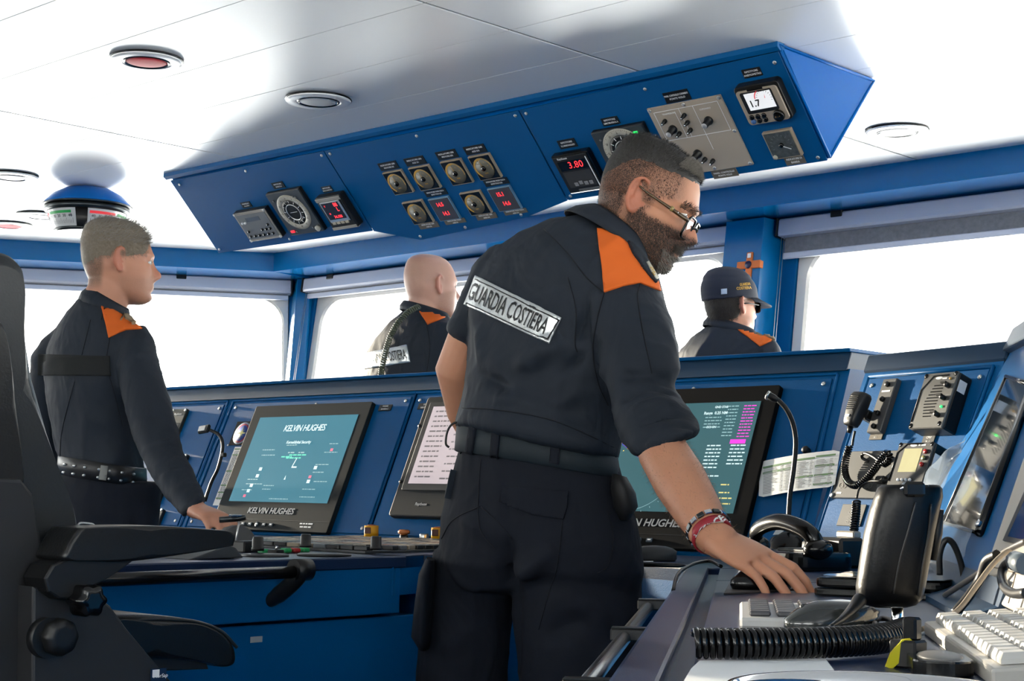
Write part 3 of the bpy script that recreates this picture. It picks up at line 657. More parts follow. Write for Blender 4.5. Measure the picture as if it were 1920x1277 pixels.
# worktop of the bank: slanted sill and flat top with a turned-down apron
DZ = .85
top = [(-5.7, 2.66), (-3.36, 2.66), (-3.30, 2.42), (-2.56, 2.36), (-2.60, 2.49), (-2.50, 2.545), (-2.02, 2.545), (-1.885, 2.516), (-1.62, 2.90), (-1.925, 3.004), (-5.7, 3.004)]
fcl(MB().prism(top, DZ-.03, DZ), 'worktop', BLUED, bevel=.003)
ap = MB()
for (a, b) in (((-2.56, 2.36), (-2.60, 2.49)), ((-2.60, 2.49), (-2.50, 2.545)), ((-2.50, 2.545), (-2.02, 2.545)), ((-2.02, 2.545), (-1.885, 2.516))):
    a, b = Vector((*a, 0)), Vector((*b, 0)); t_ = (b-a).normalized(); n_ = Vector((-t_.y, t_.x, 0))*.02
    q = [a, b, b+n_, a+n_]; ap.add([(p.x, p.y, z) for z in (DZ-.085, DZ-.004) for p in q], [(0, 1, 2, 3), (4, 5, 6, 7), (0, 1, 5, 4), (1, 2, 6, 5), (2, 3, 7, 6), (3, 0, 4, 7)])
fcl(ap, 'apron', BLUE)
fcl(MB().prism([(-5.7, 2.72), (-3.36, 2.72), (-3.36, 2.50), (-2.60, 2.50), (-2.50, 2.565), (-2.02, 2.565), (-1.87, 2.545), (-1.75, 2.80), (-1.80, 2.96), (-5.7, 2.96)], .02, DZ-.03), 'lower_cabinet', BLUE)
# ------------------------------------------------------------------ radar displays
SCRB = M('chart_screen_blue', (.03, .12, .16), .25, spec=.25, emit=(.055, .22, .30), estr=.46, var=(2.2, (.05, .16, .2), .5))
SCRP = M('screen_print', (.6, .75, .75), .5, emit=(.55, .72, .74), estr=.55)
SCRD = M('screen_print_dim', (.3, .45, .45), .5, emit=(.25, .45, .48), estr=.45)
GRN = M('screen_green', (.1, .7, .45), .5, emit=(.1, .75, .5), estr=.5)
REDP = M('screen_red', (.7, .15, .25), .5, emit=(.8, .15, .25), estr=.45)
LETT = M('silver_lettering', (.72, .74, .76), .35, metal=.2)
def dashes(rows, mat, parent, h=.003, z=.0148, nm='text_lines', seed=1):
    """short unreadable lines of screen text, joined: rows of (x0, x1, y)"""
    rnd = random.Random(seed); m = MB()
    for x0, x1, y in rows:
        x = x0
        while x < x1-.002:
            L = min(rnd.uniform(.004, .016)*h/.003, x1-x); m.add([(x, y-h/2, z), (x+L, y-h/2, z), (x+L, y+h/2, z), (x, y+h/2, z)], [(0, 1, 2, 3)]); x += L+.0025*h/.003
    o = m.build(nm, mat, parent); o['kind'] = 'stuff'; return o
def radar_body(label, u0, u1, v0, v1, scr_mat, dark):
    W, H = u1-u0, v1-v0; t = thing('radar_display', label, 'display', AB.mw((u0+u1)/2, (v0+v1)/2, .005))
    m = M('radar_bezel_black', (.007, .007, .008), .55, spec=.1) if dark else M('radar_bezel_grey', (.018, .026, .031), .55, spec=.1)
    MB().prism(rrect(W, H, .006), 0, .016).build('bezel', m, t, bevel=.002)
    sw, sh = W*.845, (.381-.094); sy = (.094+.382)/2-(v0+v1)/2
    s = MB().box((.0, sy, .0145), (sw, sh, .0036)).build('screen', scr_mat, t)
    txt('KELVIN HUGHES', .0265, LETT, t, -.012, -H/2+.062, .0163, ital=.18, bold=.018, sx=1.12)
    MB().box((0, -H/2+.0335, .0158), (W*.99, .0012, .001)).build('trim_line', BLACK, t)
    for i in range(5):
        b = MB().lathe([(.0085, .015), (.008, .0185), (.004, .019), (0, .0185)], 20) if i == 2 else MB().box((0, 0, .017), (.019, .011, .004), .0015)
        o = b.build('control_button', M('slate_button', (.06, .09, .12), .3), t, T(-.12+i*.034, -H/2+.018, 0)); MB().box((0, .001, .0194), (.009, .003, .0004)).build('symbol', WPRINT, o)
    return t, s, sw, sh, sy, W, H
t, s, sw, sh, sy, W, H = radar_body('left radar display with a blue start-up screen and dark grey frame', -4.074, -3.519, .003, .423, SCRB, False)
txt('KELVIN HUGHES', .030, SCRP, s, .005, sy+sh*.355, .0166, ital=.2, bold=.012, sx=.95, space=.92)
txt('Kerneldigital Security', .0135, SCRP, s, .002, sy+sh*.19, .0166, ital=.15, bold=.02)
Zs = .0166
dashes([(-.16, -.10, sy+.03), (-.155, -.09, sy+.012), (-.05, .0, sy+.045), (.15, .19, sy+.048), (.14, .2, sy+.02), (-.18, -.13, sy-.07), (-.18, -.10, sy-.085), (-.19, -.14, sy-.105), (-.09, -.04, sy-.09), (-.09, -.05, sy-.102), (.12, .18, sy-.02), (.12, .17, sy-.045), (.14, .2, sy-.075), (.1, .16, sy-.1), (.1, .17, sy-.125), (-.04, .05, sy-.133)], SCRD, s, .0028, Zs, seed=3)
dashes([(-.02, .06, sy+.012), (-.055, .0, sy+.006), (-.03, .04, sy+.002)], GRN, s, .004, Zs, seed=5)
dashes([(-.03, .0, sy+.02), (.02, .05, sy+.02)], SCRD, s, .004, Zs, seed=8)
lsh = MB()
for q in ([(.02, .0), (.024, .0), (.016, -.026), (.012, -.026)], [(.012, -.026), (.036, -.026), (.036, -.031), (.012, -.031)]): lsh.add([(x, sy+y, Zs) for x, y in q], [(0, 1, 2, 3)])
lsh.build('ship_symbol', SCRP, s)
for x, y in ((-.135, -.035), (-.138, -.058), (-.15, -.09), (-.155, -.108), (.125, -.03), (.115, -.075)): MB().box((x, sy+y, Zs), (.014, .011, .0003)).build('icon', SCRP, s)
for x, y in ((.17, .028), (.115, -.06), (-.165, -.125)): MB().box((x, sy+y, Zs), (.012, .009, .0003)).build('red_icon', REDP, s)
MB().add([(-.004, sy-.07, Zs), (.004, sy-.07, Zs), (0, sy-.055, Zs)], [(0, 1, 2)]).build('pointer_symbol', SCRP, s)
dashes([(.145, .205, -H/2+.026), (.15, .2, -H/2+.016)], WPRINT, t, .004, .0163, seed=41)
# second radar
SCR2 = M('radar_screen_dark', (.015, .05, .06), .16, coat=.5, emit=(.04, .12, .135), estr=.55)
t, s, sw, sh, sy, W, H = radar_body('right radar display with a round brown and blue radar picture beyond the forearm', -2.645, -2.090, .003, .423, SCR2, True)
cx, cy, R = -.085, sy-.004, .138
def pm(name, seed):
    m = bpy.data.materials.new(name); m.use_nodes = True; t_ = m.node_tree; b = t_.nodes['Principled BSDF']; b.inputs['Base Color'].default_value = (.02, .02, .03, 1); b.inputs['Roughness'].default_value = .16
    tc = t_.nodes.new('ShaderNodeTexCoord'); n = t_.nodes.new('ShaderNodeTexNoise'); n.inputs['Scale'].default_value = 22; n.inputs['Detail'].default_value = 8; r = t_.nodes.new('ShaderNodeValToRGB'); r.color_ramp.interpolation = 'CONSTANT'
    e = r.color_ramp.elements; e[0].color = (.16, .075, .015, 1); e[1].position = .50; e[1].color = (.015, .02, .30, 1)
    for p, c in ((.57, (.16, .075, .015, 1)), (.60, (.01, .05, .06, 1)), (.615, (.015, .02, .30, 1)), (.67, (.9, .55, .05, 1))): q = e.new(p); q.color = c
    t_.links.new(tc.outputs['Object'], n.inputs['Vector']); t_.links.new(n.outputs['Fac'], r.inputs[0]); t_.links.new(r.outputs[0], b.inputs['Emission Color']); b.inputs['Emission Strength'].default_value = .75
    return m
P = [(cx, cy, Zs)] + [(cx+R*math.cos(math.radians(-25+175*i/40)), cy+R*math.sin(math.radians(-25+175*i/40)), Zs) for i in range(41)]
MB().add(P, [(0, i, i+1) for i in range(1, 41)]).build('radar_picture', pm('radar_clutter', 1), s)
ring = MB()
for i in range(72):
    a0, a1 = 2*PI*i/72, 2*PI*(i+1)/72
    ring.add([(cx+k*math.cos(a), cy+k*math.sin(a), Zs+.0001) for a, k in ((a0, R), (a1, R), (a1, R+.001), (a0, R+.001))], [(0, 1, 2, 3)])
ring.build('range_ring', SCRD, s)
ticks(MB(), R+.008, R+.012, 36, 0, 2*PI*35/36, .0006, Zs, 0, cx, cy).build('bearing_marks', SCRD, s)
blips = MB(); rb = random.Random(4)
for i in range(70):
    a = math.radians(rb.uniform(-30, 160)); k = R*math.sqrt(rb.random())*.97; x, y = cx+k*math.cos(a), cy+k*math.sin(a); d = rb.uniform(.001, .0032)
    blips.add([(x-d, y-d*.6, Zs+.0002), (x+d, y-d*.3, Zs+.0002), (x+d*.6, y+d, Zs+.0002), (x-d*.5, y+d*.6, Zs+.0002)], [(0, 1, 2, 3)])
o = blips.build('echoes', M('amber_echo', (.9, .6, .1), .5, emit=(1, .65, .1), estr=.8), s); o['kind'] = 'stuff'
MAG = M('magenta_print', (.7, .03, .5), .5, emit=(.75, .03, .5), estr=.7)
YLW = M('yellow_print', (.7, .6, .2), .5, emit=(.7, .6, .2), estr=.5)
txt('Range  0.25 NM', .0105, SCRP, s, .112, sy+sh*.40, Zs, bold=.02); txt('GND STAB', .008, SCRP, s, .125, sy+sh*.455, Zs, bold=.02); txt('ECS ON', .008, SCRP, s, .11, sy+sh*.27, Zs, bold=.02)
MB().box((.197, sy+sh*.135, Zs), (.044, .011, .0002)).build('magenta_bar', MAG, s)
dashes([(.19, .225, sy+sh*(.46-.028*i)) for i in range(11)], MAG, s, .0026, Zs, seed=11)
dashes([(.085, .135, sy+sh*(.36-.03*i)) for i in range(4)] + [(.145, .175, sy+sh*(.46-.03*i)) for i in range(10)], SCRD, s, .0026, Zs, seed=12)
dashes([(.112, .155, sy+sh*(.10-.033*i)) for i in range(7)] + [(.18, .225, sy+sh*(.10-.033*i)) for i in range(6)] + [(.10, .17, sy-.05)], SCRP, s, .0032, Zs, seed=13)
dashes([(.09, .11, sy-.08), (.12, .15, sy-.08), (.10, .15, sy-.10), (.10, .145, sy-.112), (.09, .15, sy-.124)], SCRD, s, .0032, Zs, seed=14)
dashes([(.18, .205, sy-.072), (.18, .21, sy-.092), (.185, .22, sy-.106), (.18, .22, sy-.12), (.12, .19, sy-.138)], YLW, s, .0032, Zs, seed=15)
dashes([(-.225, -.19, sy+.05), (-.225, -.19, sy+.035), (-.225, -.2, sy+.02)], YLW, s, .0032, Zs, seed=16)
MB().box((-.2, sy-sh*.48, Zs), (.05, .005, .0002)).build('green_bar', GRN, s); dashes([(.13, .15, sy-sh*.46), (.165, .2, sy-sh*.46), (.13, .2, sy-sh*.485)], GRN, s, .003, Zs, seed=17)
MB().add([(.072, sy-.105, Zs), (.078, sy-.111, Zs), (.084, sy-.106, Zs), (.079, sy-.101, Zs), (.078, sy-.094, Zs)], [(0, 1, 2, 3, 4)]).build('red_target', REDP, s)
# chart display with a pale pinkish page
u0, u1, v0, v1 = AB.at(738, 978)[0], -2.86, .060, .427
W, H = u1-u0, v1-v0
t = thing('page_display', 'grey framed display with a pale pinkish page of figures, half behind the bearded man', 'display', AB.mw((u0+u1)/2, (v0+v1)/2, .005))
gb = M('display_housing_grey', (.032, .036, .040), .55, spec=.12, bump=(600, .1, .0005))
MB().prism(rrect(W, H, .010), 0, .022).build('bezel', gb, t, bevel=.004)
MB().prism(rrect(W*.90, H*.74, .006), .021, .025).build('inner_frame', M('inner_frame_grey', (.025, .027, .03), .4), t, T(0, H*.08, 0), bevel=.002)
s = MB().box((0, H*.085, .0252), (W*.80, H*.645, .001)).build('screen', M('pink_page', (.62, .54, .56), .25, coat=.4, emit=(.6, .5, .53), estr=.35), t)
dashes([(-W*.36, -W*.2, H*(.085+.28-.042*i)) for i in range(14)] + [(-W*.12, W*.02, H*(.085+.26-.06*i)) for i in range(10)] + [(W*.1, W*.3, H*(.085+.27-.05*i)) for i in range(11)], M('grey_print', (.34, .31, .33), .6), s, .0045, .0259, seed=21)
txt('Raytheon', .012, LETT, t, -W*.22, -H*.40, .0222, bold=.015)
for y in (.25, -.22): MB().lathe([(.005, .0215), (.005, .025), (0, .025)], 12, (-W*.485, H*y, 0)).build('side_knob', BLACK, t)
# things stuck and screwed to the bank
def card(name, label, cat, quad, mat, frame=AB, h=.006, th=.001):
    u, v, w_, h_ = frame.quad(*quad, h=h); t = thing(name, label, cat, frame.mw(u, v, h)); MB().box((0, 0, th/2), (w_, h_, th)).build('sheet', mat, t); return t, w_, h_
t, w_, h_ = card('compass_card', 'small dark card with a colourful compass rose left of the left radar display', 'card', [(444, 791), (477, 790), (462, 836), (431, 834)], M('card_dark', (.008, .008, .010), .6, spec=.1))
for k, (r, c) in enumerate(((.46, (.55, .65, .8)), (.40, (.6, .08, .12)), (.33, (.06, .12, .5)), (.24, (.10, .2, .62)))):
    MB().lathe([(r*min(w_, h_), .001+.0003*k), (r*min(w_, h_), .0013+.0003*k), (0, .0013+.0003*k)], 36).build('rose_disc', M('rose_%d' % k, c, .5), t)
st = MB()
for i in range(8):
    a = i*PI/4; k = (.30 if i % 2 == 0 else .2)*min(w_, h_); st.add([(0, 0, .0026), (math.cos(a+.35)*k*.3, math.sin(a+.35)*k*.3, .0026), (math.cos(a)*k, math.sin(a)*k, .0026), (math.cos(a-.35)*k*.3, math.sin(a-.35)*k*.3, .0026)], [(0, 1, 2, 3)])
st.build('rose_star', M('rose_star', (.75, .75, .15), .5), t)
MB().box((-w_*.52, -h_*.5, .002), (.004, h_*.06, .003)).build('corner_tab', WPL, t)
t, w_, h_ = card('paper_list', 'narrow white paper list taped along the left radar display', 'paper', [(441, 838), (462, 838), (421, 950), (400, 946)], PAPER)
GP = M('green_rule', (.18, .35, .16), .7); GRP = M('table_grey_print', (.42, .44, .46), .7)
for y in (.46, .36, .08, -.16, -.28, -.38): MB().box((0, h_*y, .0013), (w_*.9, .004, .0003)).build('green_rule', GP, t)
dashes([(-w_*.36, w_*(.1+.2*(i % 3)), h_*(.42-.019*i)) for i in range(44)], GRP, t, .0028, .0013, seed=31)
def plate2(label, px, py, lines, w_=.055, h_=.02, frame=AB, size=.0075, mat=None):
    u, v = frame.at(px, py, .006); t = thing('name_plate', label, 'sign', frame.mw(u, v, .006)); MB().box((0, 0, .0012), (w_, h_, .0024), .0006).build('plate', mat or PLATE, t)
    for i, s_ in enumerate(lines): txt(s_, size, WPL, t, 0, ((len(lines)-1)/2-i)*size*1.25, .0026, sx=min(1, w_*.9/(len(s_)*size*.62)))
plate2('black name plate right of the top of the left radar display', 723, 765, ['RADAR', 'BANDA S'])
plate2('black name plate above the pale pinkish page display', 797, 762, ['GPS', 'NAVTEX'])
def dpanel(label, quad, mat):
    u, v, w_, h_ = AB.quad(*quad, h=.006); t = thing('instrument_panel', label, 'instrument', AB.mw(u, v, .005)); MB().box((0, 0, .006), (w_, h_, .012), .002).build('face_plate', mat, t)
    MB().box((0, -h_*.12, .0122), (w_*.78, h_*.5, .001)).build('window', BLACKG, t)
    for sx in (-1, 1):
        for sy_ in (-1, 1): screw(t, T(sx*w_*.44, sy_*h_*.46, .012))
    return t, w_, h_
t, w_, h_ = dpanel('tall olive-dark instrument panel beside the grey-haired man\'s elbow', [(321, 770), (347, 769), (335, 841), (309, 843)], M('olive_dark_panel', (.05, .05, .035), .4)); txt('Raytheon', .011, WPL, t, .0, h_*.36, .0125)
t, w_, h_ = dpanel('lower dark instrument panel behind the grey-haired man\'s forearm', [(318, 855), (356, 854), (337, 905), (300, 908)], M('black_instrument_panel', (.02, .02, .022), .4))
t, w_, h_ = dpanel('key panel with pale keys between the grey-haired man and the chair', [(275, 905), (318, 904), (300, 945), (258, 946)], M('black_instrument_panel'))
for i in range(3):
    for j in range(3): MB().box((w_*(-.28+.28*i), h_*(.25-.25*j), .014), (w_*.2, h_*.16, .004), .001).build('key', WPL, t)
t, w_, h_ = dpanel('small socket panel with a white plate above the chair armrest', [(270, 956), (312, 957), (300, 985), (256, 984)], M('black_instrument_panel')); MB().box((-w_*.1, 0, .0135), (w_*.4, h_*.5, .003), .001).build('white_plate', WPL, t)
# gooseneck lamp by the grey-haired man
t = thing('gooseneck_lamp', 'black gooseneck chart lamp with a square white head beside the left radar display', 'lamp', T(*AB.P(*AB.at(395, 945, .03), .0)))
MW = t.matrix_world.inverted()
def gp(px, py, h): return MW @ AB.P(*AB.at(px, py, h), h)
path = smoothpath([gp(384, 940, .02), gp(396, 905, .03), gp(408, 880, .04), gp(416, 850, .05), gp(417, 830, .06), gp(410, 815, .075), gp(393, 806, .09)], 8)
MB().tube(path, .0055, 8).build('gooseneck', BLACK, t)
a, b = gp(394, 806, .09), gp(372, 804, .10); d = (b-a).normalized()
hd = MB().box((0, 0, 0), (.05, .028, .012), .004).build('lamp_head', BLACK, t); hd.matrix_local = T(*((a+b)/2)) @ (AB.mw().to_3x3().to_4x4() @ Matrix.Rotation(.1, 4, 'Z'))
MB().box((-.004, 0, .0068), (.034, .018, .003), .001).build('lamp_lens', M('lamp_lens_white', (.75, .78, .8), .3), hd)
MB().box((0, 0, 0), (.02, .014, .014), .003).build('clamp', BLACK, t, T(*gp(419, 853, .05)))
# ------------------------------------------------------------------ angled radio panel
dC = (ray(-573, 895.1)); dC.z = 0; dC.normalize()
tl = AB.P(*AB.at(1595, 703)); bl = AB.P(*AB.at(1520, 1000)); upv = (tl-bl).normalized()
bl = bl - upv*(bl.z-.85)/upv.z
CF = Frame(bl, -dC, upv)
CV = CF.at(1877, 682)[1]; CU = CF.at(1885, 672)[0]; 
rp = thing('radio_console', 'angled blue radio panel section between the front console and the chart table', 'console', CF.mw())
MB().prism([(0, -.02), (0, CV+.012), (CU, CV+.012), (CU-.02, CV*.5), (CU-.11, -.02)], -.10, 0).build('housing', BLUE, rp)
pp = [(.028, .012), (.028, CV-.012), (CU-.030, CV-.012), (CU-.045, CV*.5), (CU-.125, .012)]
fpc = MB().prism(pp, -.001, .005).build('face_plate', BLUE_P, rp, bevel=.0015)
for u, v in ((.045, CV-.03), (CU-.05, CV-.03), (.045, .03), (CU-.06, CV*.5)): screw(fpc, T(u, v, .005))
bo = MB()
for a, b in ((pp[0], pp[1]), (pp[1], pp[2]), (pp[2], pp[3]), (pp[3], pp[4])): bo.tube([(a[0]+(-.006 if a[0] < .1 else .006), a[1]+(.006 if a[1] > .3 else 0), .002), (b[0]+(-.006 if b[0] < .1 else .006), b[1]+(.006 if b[1] > .3 else 0), .002)], .0045, 6)
bo.build('panel_border', BLUE, rp)
MB().box((CU/2, CV+.028, -.06), (CU+.01, .045, .13), .004).build('coaming', BLUE_SHADED, rp)
MB().box((CU/2-.005, CV+.054, -.03), (CU+.0, .022, .006), .001).build('coaming_lip', M('clear_acrylic_lip', (.45, .5, .55), .2), rp)
# ------------------------------------------------------------------ chart table wing at right
WD = Vector((-.574, .819, 0)).normalized()
c1 = CF.P(*CF.at(1892, 665)); c2 = CF.P(*CF.at(1765, 898)); upD = (c1-c2).normalized(); base = c2 - upD*((c2.z-.85)/upD.z)
DF = Frame(base, -WD, upD)      # u runs from the corner towards the viewer
DVT = (1.285-.85)/upD.z
ct = thing('chart_table', 'blue chart table wing running from the radio panel towards the viewer on the right', 'console', T(-1.3, 1.9, 0))
def ctl(mb, name, mat, **k): return mb.build(name, mat, ct, T(1.3, -1.9, 0), **k)
e0, e1 = Vector((-1.885, 2.516, 0)), Vector((-.66, .765, 0)); ed = (e1-e0).normalized(); en = Vector((ed.y, -ed.x, 0)); en = -en if en.x < 0 else en
f0, f1 = Vector((base.x, base.y, 0)), Vector((base.x, base.y, 0)) - WD*2.6
q = [e0, e1, e1+en*.95, Vector((f1.x, f1.y, 0)), f0]
def pr(q, z0, z1): m = MB(); n = len(q); m.add([(p.x, p.y, z) for z in (z0, z1) for p in q], [tuple(range(n)), tuple(range(n, 2*n))] + [(i, (i+1) % n, n+(i+1) % n, n+i) for i in range(n)]); return m
gap = .062      # rim strip along the standing edge, then a groove
ctl(pr([e0+en*gap, e1+en*gap, e1+en*.9, f1, f0], DZ-.03, DZ), 'table_top', BLUED, bevel=.002)
ctl(pr([e0, e1, e1+en*(gap-.022), e0+en*(gap-.022)], DZ-.03, DZ+.003), 'edge_rim', BLUED, bevel=.004)
ctl(pr([e0+en*(gap-.022), e1+en*(gap-.022), e1+en*gap, e0+en*gap], DZ-.03, DZ-.012), 'edge_groove', BLUE_SHADED)
ctl(pr([e0+en*.02, e1+en*.02, e1+en*.9, f1, f0], .02, DZ-.03), 'cabinet', BLUE)
for s_ in (.42, 1.38):      # joints across the top
    a = e0+ed*s_+en*gap; ctl(pr([a, a+ed*.003, a+ed*.003+en*.5, a+en*.5], DZ-.001, DZ+.0006), 'top_joint', BLUE_SHADED)
# upright bank behind the table
MB().prism([(0, -.05), (0, DVT+.02), (2.6, DVT+.02), (2.6, -.05)], -.25, 0).build('bank', BLUE, ct, ct.matrix_world.inverted() @ DF.mw())
MB().prism([(0.0, DVT+.0), (-.02, DVT+.055), (2.6, DVT+.10), (2.6, DVT+.0)], -.25, .015).build('bank_coaming', BLUE_SHADED, ct, ct.matrix_world.inverted() @ DF.mw(), bevel=.004)
# ================================================================== helm pedestal with its controls
hp = thing('helm_pedestal', 'blue fore-and-aft control pedestal with a black handrail beside the helm chair', 'console', T(-2.9, 1.9, 0))
def hpl(mb, name, mat, **k): return mb.build(name, mat, hp, T(2.9, -1.9, 0), **k)
PX0, PX1, PY0, PY1 = -3.30, -2.56, 1.25, 2.40
hpl(MB().box(((PX0+PX1)/2, (PY0+PY1)/2, DZ-.013), (PX1-PX0, PY1-PY0, .026), .003), 'top', BLUED)
hpl(MB().box(((PX0+PX1)/2, (PY0+PY1)/2-.005, .783), (PX1-PX0-.006, PY1-PY0-.02, .112), .002), 'upper_body', BLUE)
hpl(MB().box(((PX0+PX1)/2, (PY0+PY1)/2+.03, .37), (PX1-PX0-.03, PY1-PY0+.06, .70), .002), 'lower_body', BLUE)
MB().box((-2.5735, 2.005, .692), (.002, .03, .012), .0005).build('maker_plate', M('pale_plate', (.5, .55, .6), .4), hp, T(2.9, -1.9, 0))
# handrail: black bar on an end bracket
rail = MB().cyl((-2.50, 1.30, .826), (-2.50, 2.045, .828), .0125, 20); hpl(rail, 'handrail', M('satin_black_bar', (.012, .012, .013), .22))
br = MB().cyl((-2.50, 2.035, .832), (-2.50, 2.075, .832), .022, 24); hpl(br, 'rail_end_disc', BLACK)
hpl(MB().cyl((-2.50, 2.0745, .832), (-2.50, 2.078, .832), .005, 14), 'rail_bolt', CHROME)
hpl(MB().tube(smoothpath([(-2.495, 2.055, .832), (-2.51, 2.045, .808), (-2.555, 2.035, .775), (-2.575, 2.03, .768)], 5), [.017]*10+[.015]*6, 16), 'rail_bracket', BLACK)
def PT(px, py, z=DZ): return onz(px, py, z)
def on_table(name, label, cat, px, py, rot=0, z=DZ, group=None):
    p = PT(px, py, z); return thing(name, label, cat, T(p.x, p.y, z) @ Matrix.Rotation(rot, 4, 'Z'), group)
# mimic panel of small engraved key tiles
mp = thing('key_tile_panel', 'wide flat panel of small black and tan key tiles in front of the page display', 'control panel', T(-3.0, 2.67, DZ))
MB().box((0, 0, .003), (.63, .56, .006), .001).build('base_plate', DGREY, mp)
tm = [M('tile_black', (.02, .02, .022), .35), M('tile_tan', (.42, .35, .26), .4), M('tile_grey', (.16, .18, .20), .35), M('tile_rust', (.20, .08, .05), .4)]
proto = {}
rt = random.Random(9)
for i in range(13):
    for j in range(21):
        x, y = -.288+.048*i, -.262+.0262*j
        if abs(x-.25) < .05 and j in (1, 2) or (i in (1, 2, 3) and j > 17): continue
        k = rt.choices(range(4), (.34, .34, .25, .07))[0]
        if k not in proto: proto[k] = o = MB().box((0, 0, .005), (.043, .0205, .010), .0014).build('key_tile', tm[k], mp)
        else: o = proto[k].copy(); COL.objects.link(o)
        o.location = (x, y, .006)
def black_knob(label, px, py, h=.028, r=.012):
    t = on_table('rotary_dial', label, 'knob', px, py); z0 = .0135
    MB().lathe([(r*1.15, 0), (r*1.15, .006), (r, .008), (r*.95, h), (r*.8, h+.002), (0, h+.002)], 24).build('cap', BLACK, t, T(0, 0, z0-.004)); MB().box((0, r*.97, h*.6), (.002, .002, h*.6)).build('index_line', WPL, t, T(0, 0, z0-.004)).rotation_euler = (0, 0, 2.2); return t
black_knob('black knob standing in front of the first yellow guard', 705, 1039)
black_knob('black knob between the green buttons and the tile panel', 573, 1034)
black_knob('black knob right beside the black lever block', 483, 1041)
def estop(label, px, py):
    t = on_table('emergency_stop', label, 'button', px, py, .5); z0 = .008; R = .0195
    g = MB(); seg = 40; prof = []
    for (r, z) in ((R, 0), (R, .036), (R-.0045, .036), (R-.0045, .004)):
        prof.append([(r*math.cos(q*2*PI/seg), r*math.sin(q*2*PI/seg), z) for q in range(seg)])
    g.rings(prof, cap=True); o = g.build('guard_collar', YEL, t, T(0, 0, z0))
    # window in the collar towards the operator
    MB().box((0, -R-.0003, .023), (.020, .0022, .017), .001).build('collar_window', M('dark_slot', (.10, .02, .01), .5), t, T(0, 0, z0) @ Matrix.Rotation(math.radians(-12), 4, 'Z'))
    MB().lathe([(.008, .004), (.008, .022), (.0135, .024), (.0135, .034), (.011, .038), (0, .039)], 24).build('push_button', M('brick_red_button', (.40, .09, .04), .35), t, T(0, 0, z0)); return t
estop('yellow-collared emergency stop nearest the left radar display', 696, 1016)
estop('middle yellow-collared emergency stop of the three', 726, 1012)
estop('yellow-collared emergency stop half behind the bearded man\'s trousers', 822, 1021)
t = on_table('mushroom_button', 'low orange-topped mushroom button right of the two yellow guards', 'button', 757, 1017)
MB().lathe([(.010, 0), (.010, .016), (.016, .018), (.0165, .024), (.012, .028), (0, .029)], 24).build('cap', M('orange_mushroom', (.62, .20, .05), .35), t, T(0, 0, .006)); MB().lathe([(.0115, 0), (.0115, .014), (0, .014)], 20).build('collar', BLACK, t, T(0, 0, .006))
t = on_table('silver_button', 'short silver cylinder button beside the orange mushroom button', 'button', 795, 1019)
MB().lathe([(.011, 0), (.0125, .004), (.0125, .017), (.011, .020), (.008, .0175), (0, .0175)], 24).build('cap', SILV, t, T(0, 0, .006))
for lb, px, py, m_, nm in (('green rectangular button left of the small black switch', 494, 1040, GREENL, 'green'), ('green button just left of the red one', 536, 1038, GREENL, 'g2'), ('red rectangular button between two green ones', 553, 1037.5, REDL, 'r'), ('green button just right of the red one', 570, 1037, GREENL, 'g3')):
    t = on_table('push_button', lb, 'button', px, py, .0); MB().box((0, 0, .006), (.022, .020, .010), .003).build('lens', m_, t, T(0, 0, .001)); MB().box((0, 0, .001), (.026, .024, .002)).build('frame', BLACK, t)
t = on_table('toggle_switch', 'small black toggle switch between the green buttons', 'switch', 517, 1041); MB().box((0, 0, .006), (.03, .024, .012), .002).build('body', BLACK, t); MB().tube([(0, 0, .01), (.004, 0, .02)], .003, 8).build('lever', CHROME, t)
for lb, px, py, r in (('flat round grey plate at the pedestal edge by the grey wedge', 497, 1043.5, .05), ('flat round black plate at the pedestal edge below the tile panel', 608, 1042.5, .058)):
    t = on_table('round_base_plate', lb, 'plate', px, py); MB().lathe([(r, 0), (r, .004), (r*.96, .0055), (0, .0055)], 48).build('disc', DGREY if 'grey' in lb else BLACK, t)
# grey wedge base, throttle lever with T grip
t = on_table('throttle_lever', 'throttle with a dark grey wedge base and T-shaped grip under the grey-haired man\'s hand', 'lever', 402, 1049)
MW = t.matrix_world.inverted()
hx = onp(440, 1029, (-3.0, 0, 0), (1, 0, 0)); hg = onp(449, 972, (-3.0, 0, 0), (1, 0, 0))
w_poly = [onp(x, y, (-2.64, 0, 0), (1, 0, 0)) for x, y in ((352, 1049), (426, 1022), (440, 1027), (454, 1046))]
MB().prism([(p.y, max(p.z, DZ)) for p in w_poly], -2.74, -2.635, 'x').build('wedge_base', M('slate_grey_wedge', (.07, .08, .09), .5), t, MW, bevel=.003)
c0 = onp(452, 1028, (-3.02, 0, 0), (1, 0, 0)); q = MB()
q.rings([[(x, c0.y+.055*math.cos(a), DZ+.055*math.sin(a)) for a in [PI*i/14 for i in range(15)]] for x in (-3.08, -3.03)], closed=True); q.build('quadrant', M('grey_quadrant', (.16, .16, .16), .4), t, MW)
MB().tube([hx, hg], .0024, 8).build('lever_rod', SILV, t, MW)
MB().tube([hg+Vector((-.03, -.035, -.004)), hg+Vector((0, 0, 0)), hg+Vector((.006, .012, .002))], [.007, .0075, .006], 12).build('grip', STEELD, t, MW)
MB().box((0, 0, 0), (.012, .032, .006), .002).build('grip_plate', CHROME, t, MW @ T(hg.x, hg.y-.012, hg.z+.006))
MB().box((0, 0, .012), (.05, .055, .026), .003).build('lever_block', BLACK, t, MW @ T(*PT(463, 1035)))
